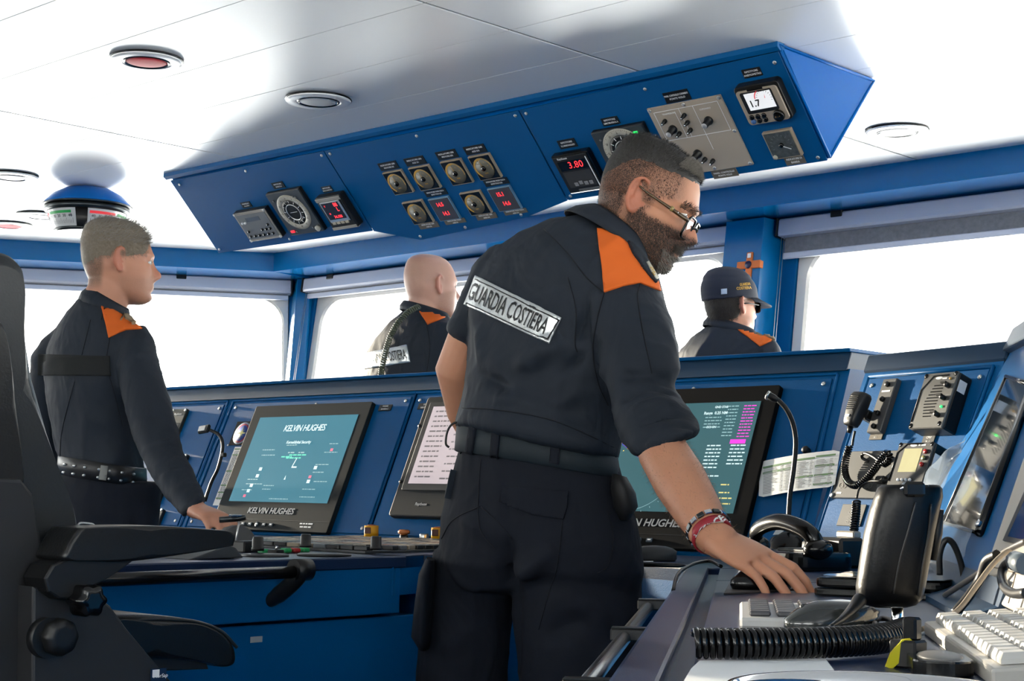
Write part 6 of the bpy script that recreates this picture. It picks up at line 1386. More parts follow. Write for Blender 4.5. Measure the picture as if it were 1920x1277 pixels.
def person(cfg):
    """builds one figure: body (skin) with head and hands, shirt, trousers and what is worn"""
    root = thing('person', cfg['label'], 'person', T(*cfg['foot']))
    A = head_grid(cfg.get('fat', 1.0)); MH = frame4(cfg['head'], heading(cfg['phi']), math.radians(cfg['pitch']), math.radians(cfg.get('roll', 0))) @ Matrix.Scale(cfg.get('hs', 1.0), 4)
    hm = grid_mb(A); ear_mb(hm, -1); ear_mb(hm, 1); lid_mb(hm)
    body = MB(); body.add([MH @ Vector(p) for p in hm.v], hm.f)
    limbw(body, [MH @ Vector((.0, 0, -.03)), cfg['neck'][0], cfg['neck'][1]], [.058, cfg.get('nr', .060), cfg.get('nr', .060)*1.12], 24)
    tips = []
    for a in cfg['arms']: limbw(body, a[0], a[1], 20)
    for h in cfg['hands']: tips += hand_mb(body, *h[0], **h[1])
    c0, c1 = cfg['neck'][1], cfg['pelvis']; limbw(body, [c0-ZU*.03, c0.lerp(c1, .3), c0.lerp(c1, .6), c1], [.055, .085, .085, .09], 20)
    for sh in cfg['shoulders']: limbw(body, [c0-ZU*.05, sh-ZU*.02], [.04, .035], 16)
    for lg in cfg['legs']: limbw(body, [c1, lg[0], lg[1], lg[2]], [.09, .075, .05, .04], 16); limbw(body, [lg[2], lg[2]+cfg['toe']*.16-ZU*.02], [.04, .03], 12)
    me = fuse(body, cfg.get('vox', .005), cfg.get('sm', 2), .4)
    v = verts_np(me); inv = np.array(MH.inverted()); loc = v@inv[:3, :3].T+inv[:3, 3]; tint = np.zeros((len(v), 4)); tint[:, 3] = 1
    near = (np.abs(loc[:, 1]) < .11)&(loc[:, 2] > -.14)&(loc[:, 2] < .15)&(loc[:, 0] > -.11)&(loc[:, 0] < .16)
    for i in np.nonzero(near)[0]: tint[i, 0] = cfg['stubble'](*loc[i])
    ear = near&(np.abs(loc[:, 1]) > .0795)&(np.abs(loc[:, 0]-.013) < .035)&(loc[:, 2] > -.04)&(loc[:, 2] < .045); tint[ear, 1] = .45; tint[ear, 0] *= .2
    nose = near&(loc[:, 0] > .118)&(loc[:, 2] < -.005)&(loc[:, 2] > -.045); tint[nose, 1] = .22
    ca = me.color_attributes.new('tint', 'FLOAT_COLOR', 'POINT'); ca.data.foreach_set('color', tint.reshape(-1))
    b = obj_mesh(me, 'body', cfg['skin'], root)
    for s in (-1, 1): eye(root, MH, s)
    # shirt
    sm_ = MB()
    for R in cfg['torso']: sm_.rings(R)
    for s in cfg['sleeves']: sm_.rings(s)
    sme = fuse(sm_, cfg.get('cvox', .006), 4, .5)
    if 'folds' in cfg: folds(sme, cfg['folds'])
    wrinkle(sme, cfg.get('wr', .0022), cfg.get('ws', 9), seed=cfg['seed']); wrinkle(sme, .0018, 17, (1, 1, 1.6), cfg['seed']+9)
    shirt = obj_mesh(sme, 'shirt', CLOTH, root)
    tm_ = MB()
    for R in cfg['trousers']: tm_.rings(R)
    tme = fuse(tm_, cfg.get('cvox', .006), 4, .5)
    if 'tfolds' in cfg: folds(tme, cfg['tfolds'])
    wrinkle(tme, .0045, 5, (1, 1, .7), seed=cfg['seed']+5); wrinkle(tme, .0018, 15, seed=cfg['seed']+2)
    trousers = obj_mesh(tme, 'trousers', CLOTH2, root)
    cm = MB(); cm.rings(cfg['collar'], cap=False); col = cm.build('collar', CLOTH, None); col.modifiers.new('s', 'SOLIDIFY').thickness = .003; attach(col, shirt)
    for R in cfg.get('boots', []): attach(MB().rings(R).build('boot', LEATHB, None), root)
    return root, A, MH, b, shirt, trousers, tips
def collar_rings(top, bot, out=.008):
    """stand-and-fall collar: inner stand, fold, outer fall (px ellipses L,R,depth,wd,k)"""
    a, b = ringpx(*top), ringpx(*bot); c = sum(a, Vector())/len(a)
    mid = [p.lerp(q, .15) + (p-c).normalized()*out*.4 for p, q in zip(a, b)]
    inner = [p.lerp(q, .6)-(p-c).normalized()*.006 for p, q in zip(a, b)]
    return [inner, a, mid, [p.lerp(q, .6)+(p-c).normalized()*out for p, q in zip(a, b)], [q+(q-c).normalized()*out*.6 for q in b]]
def legs_rings(hip, knee, ankle, rh, rk, ra, wd=1.0, n=32):
    """one trouser leg from hip to ankle in world points"""
    out = []
    for t in np.linspace(0, 1, 9):
        if t < .5: p = hip.lerp(knee, t*2); r = rh+(rk-rh)*t*2
        else: p = knee.lerp(ankle, t*2-1); r = rk+(ra-rk)*(t*2-1)
        out.append([p + VR*(r*math.cos(a)) + VF*(r*wd*math.sin(a)) for a in [2*PI*q/n for q in range(n)]])
    return out
def boot(ankle, toe, side):
    R = []
    for d, w_, h_ in ((-.09, .02, .03), (-.08, .036, .09), (-.03, .04, .13), (.02, .042, .12), (.08, .048, .07), (.14, .046, .055), (.175, .03, .04), (.185, .012, .02)):
        c = Vector((ankle.x, ankle.y, 0))+toe*d; s = toe.cross(ZU); R.append([c + s*(w_*math.cos(a)) + ZU*(max(.0, h_*.5+h_*.5*math.copysign(abs(math.sin(a))**.7, math.sin(a)))) for a in [2*PI*q/20 for q in range(20)]])
    return R
def patch_text(corners, text, bvh, parent, rows=3):
    """silver tape with printed letters laid over the back; corners TL TR BR BL in pixels"""
    o = drape(corners, bvh, .0025, 'back_patch', SILVERTAPE, parent, 5); return o
def map_text(text, corners, bvh, parent, mat, hfrac=.62, off=.0048, x0=.04, x1=.96, name='lettering', bold=.02, warp=None):
    c = bpy.data.curves.new('t', 'FONT'); c.body = text; c.size = 1; c.offset = bold; c.resolution_u = 2; tmp = bpy.data.objects.new('t', c); me = bpy.data.meshes.new_from_object(tmp); bpy.data.objects.remove(tmp); bpy.data.curves.remove(c)
    bm = bmesh.new(); bm.from_mesh(me); bmesh.ops.triangulate(bm, faces=bm.faces[:]); bmesh.ops.subdivide_edges(bm, edges=[e for e in bm.edges if e.calc_length() > .12], cuts=2); bmesh.ops.triangulate(bm, faces=[f for f in bm.faces if len(f.verts) > 3]); bm.to_mesh(me); bm.free()
    v = verts_np(me); mn, mx = v.min(0), v.max(0); TL, TR, BR, BL = [Vector(p) for p in corners]; out = []
    for p in v:
        a = (p[0]-mn[0])/(mx[0]-mn[0]); b = (p[1]-mn[1])/(mx[1]-mn[1]); a = x0+(x1-x0)*a
        if warp: a = warp(a)
        b = .5+(b-.5)*hfrac
        q = (TL*(1-a)+TR*a)*b+(BL*(1-a)+BR*a)*(1-b); d = ray(q.x, q.y).normalized(); loc, nr, i, ds = bvh.ray_cast(CAM, d)
        if loc is None: loc, nr, i, ds = bvh.find_nearest(CAM+d*bvh_d[0])
        elif nr.dot(d) > 0: nr = -nr
        out.append(loc+nr*off)
    set_verts(me, np.array([tuple(p) for p in out])); o = obj_mesh(me, name, mat, None, False); return attach(o, parent)
SKIN_A = skin_mat('tanned_skin', (.86, .42, .26), (.74, .33, .19), (.035, .026, .022))
SKIN_B = skin_mat('ruddy_skin', (.80, .40, .27), (.70, .32, .20), (.11, .085, .06))
SKIN_C = skin_mat('fair_skin', (.84, .50, .38), (.78, .43, .32), (.26, .15, .10))
HAIRD = M('dark_grey_hair', (.022, .020, .019), .55, spec=.4, bump=(900, .6, .001), var=(160, (.09, .085, .08), .8))
HAIRG = M('grey_white_hair', (.42, .39, .34), .5, var=(120, (.15, .12, .09), .7))
HAIRB = M('sandy_grey_hair', (.20, .15, .10), .5, spec=.4, bump=(900, .6, .001), var=(150, (.42, .36, .28), .9))
HAIRK = M('dark_brown_hair', (.035, .026, .02), .55, bump=(900, .6, .001))
ARMHAIR = M('fine_arm_hair', (.30, .17, .09), .5)
def ss(a, b, x): t = max(0, min(1, (x-a)/(b-a))); return t*t*(3-2*t)
# ------------------------------------------------------------------ the bearded man leaning on the chart table
d0 = 3.0
_h0 = heading(104); head0 = V(1192, 371, 2.925) + ZU.cross(_h0)*.0755 - _h0*.013 + ZU*.006
def stub0(x, y, z):
    jaw = ss(.012, -.02, z - .40*(x-.035))*ss(-.015, .025, x)                        # beard up the jaw to the sideburn
    cheek = 1-ss(-.030, -.012, z)*ss(.028, .05, x)
    beard = jaw*cheek*ss(-.115, -.105, z+.02*0)
    burn = ss(-.02, .0, z)*ss(.05, .03, z)*ss(.016, .028, x)*ss(.054, .040, x)*.75
    mous = ss(-.064, -.058, z)*ss(-.038, -.046, z)*ss(.09, .105, x)*ss(.134, .128, x)
    lips = math.exp(-((z+.060)/.006)**2)*ss(.030, .018, abs(y))*ss(.09, .11, x)
    edge = .010+.30*max(0, x-.036)+.22*max(0, -x-.0)*-1
    side = ss(edge-.006, edge+.012, z)*(1-ss(.072, .098, x+.35*(z-.06)))*(.50+.48*ss(.040, -.01, x)+.25*ss(.045, .08, z))
    back = ss(.006, -.012, x)*ss(-.095, -.045, z)*1.0
    scalp = max(side, back)
    return max(0, min(1, max(beard*1.0, burn*.85, mous*.9, scalp)-lips*.8))
def sl(L, R, d, wd, k=0, e=1.0): return ringpx(L, R, d, wd, k, e, 32)
elbow = V(1244, 850, 2.65); wrist = V(1338, 1008, 2.47)
knuck = V(1424, 1054, 2.41)
hf = (knuck-wrist).normalized()
hn = (ZU*.86 - VF*.42 + VR*.10)
lwr = V(905, 845, 3.24)
hip_c = V(1005, 915, d0)
legL = (V(905, 1010, 3.06), V(868, 1330, 3.05), None); legR = (V(1080, 1010, 2.94), V(1088, 1330, 2.93), None)
ankL = Vector((legL[1].x, legL[1].y, .09)); ankR = Vector((legR[1].x, legR[1].y, .09)); toe0 = heading(60)
cfg = dict(label='bearded man with glasses in navy overshirt with orange shoulders leaning on the chart table', foot=(hip_c.x, hip_c.y, 0), phi=104, pitch=25, head=head0, fat=1.08, hs=1.0, neck=(V(1150, 445, 3.0), V(1122, 500, 3.0)), nr=.066, pelvis=hip_c,
    arms=[([V(1185, 585, 2.90), V(1200, 690, 2.815), V(1222, 775, 2.725), elbow, elbow.lerp(wrist, .35), elbow.lerp(wrist, .7), wrist, wrist+hf*.02], [.046, .042, .040, .0425, .0445, .039, .0295, .028]),
          ([V(935, 520, 3.12), V(858, 700, 3.16), V(876, 770, 3.20), lwr], [.055, .046, .042, .030])],
    hands=[((wrist, hf, hn, -1, 1.0), dict(curls=((2, 26, 16), (3, 24, 14), (5, 24, 14), (6, 26, 16)), spread=1.7, thumb=(30, 15))),
           ((lwr, (V(950, 865, 3.24)-lwr), VR*-1, 1, 1.0), dict(curl=(35, 40, 20)))],
    shoulders=[V(1190, 585, 2.86), V(935, 520, 3.12)], legs=[(legL[0], legL[1], ankL), (legR[0], legR[1], ankR)], toe=toe0, vox=.0032, sm=2, skin=SKIN_A, stubble=stub0, seed=3.1, cvox=.0055, wr=.0085, ws=4.6,
    torso=[[ringpx(*r) for r in (((1120, 425), (1175, 470), 2.99, .03, 0), ((1080, 398), (1200, 492), 2.99, .070, -.02), ((1030, 402), (1218, 512), 2.99, .088, -.05), ((975, 424), (1230, 540), 2.99, .110, -.09), ((925, 462), (1232, 580), 2.99, .128, -.10), ((897, 512), (1225, 625), 3.0, .140, -.09), ((884, 570), (1213, 665), 3.0, .148, -.08), ((877, 632), (1203, 710), 3.0, .150, -.07), ((871, 690), (1190, 760), 3.0, .148, -.06), ((866, 735), (1172, 805), 3.0, .146, -.05), ((858, 776), (1160, 846), 3.0, .168, -.05), ((856, 792), (1158, 862), 3.0, .166, -.05), ((866, 798), (1148, 866), 3.0, .155, -.05), ((930, 800), (1100, 845), 3.0, .08, -.02))]],
    sleeves=[[sl((1105, 520), (1225, 520), 2.90, .05), sl((1095, 560), (1240, 555), 2.88, .075), sl((1108, 610), (1262, 604), 2.85, .078), sl((1120, 660), (1275, 655), 2.82, .078), sl((1130, 705), (1277, 693), 2.79, .075), sl((1140, 738), (1267, 722), 2.77, .066), sl((1143, 748), (1268, 730), 2.76, .070), sl((1152, 785), (1285, 757), 2.73, .070), sl((1168, 820), (1300, 786), 2.70, .068), sl((1190, 850), (1307, 806), 2.67, .066), sl((1195, 855), (1303, 812), 2.67, .058), sl((1215, 848), (1285, 820), 2.67, .03)],
             [sl((920, 465), (985, 480), 3.10, .05), sl((895, 495), (985, 520), 3.12, .07), sl((870, 545), (960, 565), 3.14, .072), sl((850, 590), (930, 612), 3.15, .068), sl((838, 615), (905, 650), 3.15, .064), sl((840, 622), (900, 660), 3.15, .056), sl((855, 630), (885, 650), 3.15, .02)]],
    trousers=[[ringpx(*r) for r in (((900, 800), (1110, 850), 3.0, .10, -.03), ((866, 800), (1153, 862), 3.0, .138, -.05), ((860, 838), (1160, 895), 3.0, .150, -.05), ((846, 885), (1172, 930), 3.0, .160, -.05), ((832, 940), (1186, 972), 3.0, .172, -.06), ((824, 1000), (1196, 1020), 3.0, .178, -.06), ((818, 1055), (1202, 1068), 3.0, .172, -.06), ((830, 1095), (1196, 1102), 3.0, .14, -.06), ((900, 1110), (1120, 1112), 3.0, .06, -.03))],
              [sl((812, 1030), (985, 1035), 3.06, .110), sl((800, 1090), (972, 1095), 3.06, .112), sl((792, 1150), (962, 1150), 3.06, .105), sl((786, 1210), (956, 1210), 3.05, .100), sl((780, 1280), (950, 1280), 3.05, .095)] + [[ankL.lerp(legL[1], t) + VR*(.085+.01*t)*math.cos(a) + VF*(.09)*math.sin(a) for a in [2*PI*q/32 for q in range(32)]] for t in (.8, .4, .0)],
              [sl((955, 1030), (1200, 1030), 2.95, .120), sl((958, 1090), (1204, 1090), 2.95, .122), sl((962, 1150), (1205, 1150), 2.94, .116), sl((968, 1210), (1203, 1210), 2.93, .110), sl((975, 1280), (1200, 1280), 2.93, .105)] + [[ankR.lerp(legR[1], t) + VR*(.095+.01*t)*math.cos(a) + VF*(.095)*math.sin(a) for a in [2*PI*q/32 for q in range(32)]] for t in (.8, .4, .0)]],
    collar=collar_rings(((1112, 380), (1205, 462), 2.99, .066, -.02), ((1062, 392), (1212, 500), 2.99, .084, -.03), .006), boots=[boot(ankL, toe0, 1), boot(ankR, toe0, -1)])
fp = lambda *a: tuple(V(*a))
def srf(x, y): return (x, y)
# cloth folds: drawn between points on the near surface
cfg['folds'] = [(fp(a, b, d), fp(c, e, d2), w_, h_*2.2) for a, b, d, c, e, d2, w_, h_ in (
    (1120, 640, 2.80, 1060, 700, 2.85, .012, -.007), (1135, 690, 2.78, 1050, 760, 2.85, .014, .006), (1100, 560, 2.83, 1085, 640, 2.84, .010, -.006), (1060, 640, 2.85, 960, 690, 2.88, .016, .006), (880, 690, 2.95, 960, 735, 2.88, .014, -.006), (900, 735, 2.9, 1050, 770, 2.86, .016, .006), (1000, 790, 2.87, 1140, 830, 2.88, .014, -.006), (890, 600, 2.97, 900, 680, 2.95, .016, .005),
    (1150, 700, 2.72, 1262, 712, 2.72, .012, -.007), (1160, 748, 2.70, 1270, 732, 2.70, .007, -.008), (1180, 640, 2.77, 1250, 690, 2.76, .014, .005), (1170, 590, 2.79, 1240, 640, 2.79, .016, -.004), (1165, 770, 2.67, 1280, 752, 2.67, .010, .005), (1190, 800, 2.64, 1290, 775, 2.65, .008, -.005), (1195, 838, 2.63, 1300, 798, 2.63, .007, -.004), (1230, 600, 2.80, 1262, 680, 2.78, .012, .005))]
cfg['tfolds'] = [(fp(a, b, d), fp(c, e, d2), w_, h_*2.0) for a, b, d, c, e, d2, w_, h_ in (
    (945, 870, 2.86, 948, 1000, 2.84, .010, -.006), (948, 1000, 2.84, 960, 1277, 2.92, .016, -.018), (960, 1090, 2.84, 1040, 1030, 2.83, .016, .010), (955, 1130, 2.86, 1010, 1110, 2.82, .012, -.008), (830, 1080, 2.95, 900, 1110, 2.92, .018, .008), (900, 1180, 2.93, 800, 1220, 2.95, .02, .006), (1060, 1120, 2.82, 1150, 1180, 2.82, .02, .006), (860, 970, 2.93, 940, 1010, 2.86, .014, .005), (1000, 1200, 2.83, 1120, 1150, 2.82, .018, -.006))]
root, A, MH, body, shirt, trousers, tips = person(cfg)
sb = bvh_of(shirt); tb = bvh_of(trousers); bb = bvh_of(body)
rnd = random.Random(2)
# hair: dark faded sides, longer greying top
def mask0(x, y, z): return ss(.060, .100, z+.95*max(0, -x-.015)-.06*max(0, x-.03)+.004*noise.noise(Vector((x, y, z))*120))*(1-ss(.088, .104, x)*ss(.105, .085, z))
cap, P, N, Lc = hair_cap(A, mask0, lambda x, y, z: .0004+.0030*ss(.072, .108, z)+.001*ss(.05, .09, x)*ss(.08, .10, z), MH, HAIRD, root)
R3 = MH.to_3x3(); fdir = (R3 @ Vector((.9, 0, .45))).normalized(); udir = (R3 @ Vector((0, 0, 1))).normalized()
top = [i for i, q in enumerate(Lc) if q[2] > .080]; frt = [i for i, q in enumerate(Lc) if q[2] > .085 and q[0] > .058]
strands([P[i] for i in top], [N[i] for i in top], lambda p: fdir, lambda p: .0075, .0003, 6200, rnd, 'hair_top', HAIRD, cap, .55, .35)
strands([P[i] for i in frt], [N[i] for i in frt], lambda p: fdir, lambda p: .0105, .0003, 3400, rnd, 'hair_fringe', HAIRG, cap, .7, .3)
# beard and moustache strands, forearm hair
bv = verts_np(body.data); bn_ = normals_np(body.data); tint = np.empty(len(bv)*4); body.data.color_attributes['tint'].data.foreach_get('color', tint); tint = tint.reshape(-1, 4)[:, 0]
inv = np.array(MH.inverted()); loc = bv@inv[:3, :3].T+inv[:3, 3]
scl = np.nonzero((tint > .30)&(loc[:, 2] > -.085)&(loc[:, 2] < .11)&(loc[:, 0] < .075)&((loc[:, 2] > .004)|(loc[:, 0] < .0))&(np.abs(loc[:, 1]) < .0785))[0]
strands([Vector(bv[i]) for i in scl], [Vector(bn_[i]) for i in scl], lambda p: (fdir*.5-udir*1.2).normalized(), lambda p: .0042, .00026, 13000, rnd, 'hair_sides', M('near_black_hair', (.018, .014, .012), .55), cap, .62, .3)
BEARD = M('brown_beard_hair', (.024, .016, .012), .5, var=(70, (.11, .08, .06), .7))
sel = np.nonzero((tint > .40)&(loc[:, 2] < -.004)&(loc[:, 0] > .012)&(loc[:, 0] < .16)&(np.abs(loc[:, 1]) < .09)&(loc[:, 2] > -.13))[0]
bd = strands([Vector(bv[i]) for i in sel], [Vector(bn_[i]) for i in sel], lambda p: (R3 @ Vector((.35, 0, -.9))), lambda p: .006, .00028, 8500, rnd, 'beard', BEARD, root, .6, .35)
chin = [i for i in sel if loc[i, 0] > .095 and loc[i, 2] < -.062]; strands([Vector(bv[i]) for i in chin], [Vector(bn_[i]) for i in chin], lambda p: (R3 @ Vector((.4, 0, -.9))), lambda p: .009, .00025, 1000, rnd, 'chin_hair', HAIRG, bd, .6, .35)
mo = [i for i in sel if .100 < loc[i, 0] < .129 and -.057 < loc[i, 2] < -.043 and abs(loc[i, 1]) < .030]; strands([Vector(bv[i]) for i in mo], [Vector(bn_[i]) for i in mo], lambda p: (R3 @ Vector((.35, 0, -1))), lambda p: .0085, .00030, 1500, rnd, 'moustache', BEARD, bd, .62, .3)
# eyebrow
br_ = [i for i in range(len(bv)) if .018 < loc[i, 2] < .032 and loc[i, 0] > .085 and .010 < abs(loc[i, 1]) < .052]
strands([Vector(bv[i]) for i in br_], [Vector(bn_[i]) for i in br_], lambda p: R3 @ Vector((.1, 0, .5)), lambda p: .008, .0003, 700, rnd, 'eyebrows', HAIRD, root, .7, .3)
ax = (wrist-elbow).normalized(); tq = (bv-np.array(elbow))@np.array(ax); rad = np.linalg.norm(bv-np.array(elbow)-tq[:, None]*np.array(ax), axis=1)
fa = np.nonzero((tq > .0)&(tq < (wrist-elbow).length*1.1)&(rad < .06))[0]
if len(fa): strands([Vector(bv[i]) for i in fa], [Vector(bn_[i]) for i in fa], lambda p: ax, lambda p: .010, .00013, 2600, rnd, 'arm_hair', ARMHAIR, body, .6, .35)
# glasses: tortoiseshell, slid down the nose
tort = M('tortoiseshell', (.025, .014, .008), .2, coat=.6, var=(130, (.20, .11, .03), .8)); gl = bpy.data.objects.new('glasses', None); COL.objects.link(gl); attach(gl, root)
def hp_(x, y, z): return MH @ Vector((x, y, z))
for s in (-1, 1):
    tmpl = smoothpath([hp_(.002, s*.0795, .016), hp_(.012, s*.081, .022), hp_(.03, s*.082, .017), hp_(.075, s*.076, .009), hp_(.108, s*.068, .003), hp_(.1165, s*.060, .002)], 6); n_ = len(tmpl)
    attach(MB().tube(tmpl, [.0027+.0030*ss(.3, .75, i/n_) for i in range(n_)], 8, flat=.7).build('temple', tort, None), gl)
    if s < 0: attach(MB().tube([hp_(.082, s*.0782, .0082), hp_(.088, s*.0768, .0074)], .0052, 8).build('temple_band', M('amber_band', (.40, .30, .10), .3), None), gl); attach(MB().box(hp_(.098, s*.0748, .006), (.003, .003, .003), .0008).build('temple_badge', SILV, None), gl)
    q0 = [(y, z) for y, z in rrect(.052, .041, .012, 5)]; loop = [hp_(.1205-.13*max(0, y)+.10*z, s*(.0335+y), -.009+z) for y, z in q0]
    attach(MB().tube(loop+[loop[0], loop[1]], .0023, 8).build('rim', BLACKG, None), gl); lens = MB(); lens.add(loop, [tuple(range(len(loop)))]); attach(lens.build('lens', glass_pane('spectacle_lens', (.93, .94, .95), 1.2), None), gl)
attach(MB().tube(smoothpath([hp_(.1205, -.009, -.004), hp_(.128, 0, -.001), hp_(.1205, .009, -.004)], 5), .002, 8).build('bridge', BLACKG, None), gl)
# shoulder yoke, epaulette, back patch and pockets
yoke = drape([(1119, 430), (1140, 432), (1170, 452), (1196, 476), (1214, 500), (1233, 530), (1237, 546), (1200, 531), (1168, 537), (1133, 549), (1128, 500)], sb, .0022, 'shoulder_yoke', ORNG, shirt)
yoke['label'] = 'bright orange cloth shoulder panel'
ep = drape([(1174, 456), (1186, 462), (1212, 494), (1230, 524), (1226, 532), (1205, 507), (1184, 478)], sb, .007, 'epaulette', CLOTH, shirt, 3)
for i, (c, w_) in enumerate((((.75, .72, .62), 0), ((.8, .5, .12), 6), ((.75, .72, .62), 12))):
    drape([(1207+i*5, 498+i*8), (1211+i*5, 496+i*8), (1220+i*4, 512+i*6), (1217+i*4, 515+i*6)], sb, .0085, 'rank_stripe', M('rank_stripe_%d' % i, c, .45, metal=.3), ep, 2)
PC = [(893, 517), (1053, 596), (1030, 645), (872, 571)]
patch = drape(PC, sb, .003, 'back_patch', SILVERTAPE, shirt, 5); patch['label'] = 'silver reflective back patch with black lettering'
map_text('GUARDIA COSTIERA', [(PC[0][0]+2, PC[0][1]+1), (1053, 596), (1030, 645), (PC[3][0]+3, PC[3][1]+1)], sb, patch, TAPETXT, .60, .0052, .0, .91, bold=.012, warp=lambda a: a)
for poly in ([(896, 524), (1049, 600), (1048, 602), (895, 526)], [(878, 568), (1028, 638), (1027, 640), (877, 570)], [(1048, 600), (1050, 601), (1029, 640), (1027, 639)]): drape(poly, sb, .0048, 'border_line', TAPETXT, patch, 3)
# seams and hem of the overshirt
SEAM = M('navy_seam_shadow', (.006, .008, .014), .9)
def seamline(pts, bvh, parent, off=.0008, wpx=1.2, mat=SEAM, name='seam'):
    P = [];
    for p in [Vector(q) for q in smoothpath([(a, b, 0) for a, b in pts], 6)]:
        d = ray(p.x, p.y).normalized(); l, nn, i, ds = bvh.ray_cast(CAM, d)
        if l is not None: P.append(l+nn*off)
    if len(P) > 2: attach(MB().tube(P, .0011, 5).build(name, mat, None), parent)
for pts in (((1133, 549), (1120, 600), (1112, 660), (1122, 720), (1140, 760)), ((1065, 520), (1080, 580), (1078, 640), (1082, 660)), ((1200, 532), (1196, 560), (1205, 620), (1222, 700)), ((1130, 548), (1100, 520), (1060, 470), (1020, 430)), ((868, 765), (940, 770), (1040, 790), (1150, 838))): seamline(pts, sb, shirt)
belt_rings = [ringpx(*r) for r in (((858, 795), (1152, 857), 3.0, .148, -.05), ((854, 797), (1155, 859), 3.0, .153, -.05), ((850, 843), (1161, 898), 3.0, .160, -.05), ((855, 846), (1158, 901), 3.0, .154, -.05))]
bm_ = MB(); bm_.rings(belt_rings, cap=False); belt = attach(bm_.build('belt', BELTM, None), root); bel = bvh_of(belt)
for poly in ([(883, 794), (895, 796), (886, 858), (874, 855)], [(925, 796), (940, 798), (934, 862), (920, 859)], [(1036, 806), (1053, 810), (1048, 872), (1030, 868)]): drape(poly, bel, .003, 'belt_loop', CLOTH2, trousers, 4)
drape([(943, 913), (1005, 916), (1066, 922), (1064, 950), (1057, 974), (1000, 966), (938, 942)], tb, .004, 'pocket_flap', CLOTH2, trousers)
drape([(826, 893), (846, 880), (840, 905), (828, 933), (808, 926)], tb, .010, 'side_pocket', CLOTH, trousers)
for pts in (((902, 862), (898, 920), (900, 990), (930, 1030)), ((900, 950), (850, 975), (828, 1010)), ((1055, 975), (1045, 1060), (1030, 1110), (1010, 1180)), ((1140, 960), (1150, 1010), (1140, 1060), (1120, 1075)), ((902, 950), (935, 980), (960, 1010))): seamline(pts, tb, trousers)
pk = MB(); pk.rings([sl((800, 1045), (815, 1050), 3.0, .06), sl((786, 1075), (816, 1078), 3.02, .10), sl((778, 1130), (815, 1130), 3.02, .11), sl((772, 1190), (812, 1190), 3.02, .11), sl((786, 1212), (808, 1212), 3.02, .09)]); attach(pk.build('cargo_pocket', CLOTH2, None), trousers)
pk = MB(); pk.rings([sl((1148, 888), (1175, 895), 2.84, .03), sl((1145, 915), (1192, 925), 2.84, .04), sl((1150, 950), (1196, 950), 2.84, .042), sl((1162, 975), (1180, 976), 2.84, .02)]); attach(pk.build('belt_pouch', SOOT, None), root)
cd_ = smoothpath([V(861, 790, 3.0), V(846, 797, 3.0), V(838, 812, 3.0), V(836, 832, 3.0), V(842, 839, 3.0)], 5); attach(MB().tube(cd_, .0022, 6).build('cord_loop', BLACK, None), belt)
# wrist bands
def band(t0, t1, r, mat, name, lab=None):
    P0, P1 = elbow.lerp(wrist, t0), elbow.lerp(wrist, t1); m = MB(); N1 = ax.orthogonal().normalized(); B1 = ax.cross(N1); R = []
    for p, k in ((P0, -.003), (P0, 0), (P1, 0), (P1, -.003)): R.append([p+(N1*math.cos(a)+B1*math.sin(a))*(r+k) for a in [2*PI*q/40 for q in range(40)]])
    o = attach(m.rings(R, cap=False).build(name, mat, None), root)
    if lab: o['label'] = lab
    return o
rb_ = band(.935, 1.0, .0332, M('red_silicone_band', (.52, .03, .05), .5), 'wristband', 'red silicone wristband with white lettering')
wb = bvh_of(rb_); bvh_d[0] = 2.4
map_text('N RACE', [(1299, 1002), (1352, 961), (1363, 976), (1309, 1019)], wb, rb_, WPL, .80, .0009, .02, .98, bold=.03)
wl = elbow.lerp(wrist, .90); N1 = ax.orthogonal().normalized(); B1 = ax.cross(N1); br2 = bpy.data.objects.new('bracelet', None); COL.objects.link(br2); attach(br2, root)
for q in range(16):
    a = 2*PI*q/16; c = wl+(N1*math.cos(a)+B1*math.sin(a))*.0345; Rm = Matrix((( -N1.x*math.sin(a)+B1.x*math.cos(a), ax.x, N1.x*math.cos(a)+B1.x*math.sin(a)), (-N1.y*math.sin(a)+B1.y*math.cos(a), ax.y, N1.y*math.cos(a)+B1.y*math.sin(a)), (-N1.z*math.sin(a)+B1.z*math.cos(a), ax.z, N1.z*math.cos(a)+B1.z*math.sin(a)))).to_4x4()
    attach(MB().box(c, (.0118, .009, .004), .001, Rm).build('bracelet_link', CHROME if q % 2 else STEELD, None), br2)
for p, d, nn in tips[:4]:
    pass
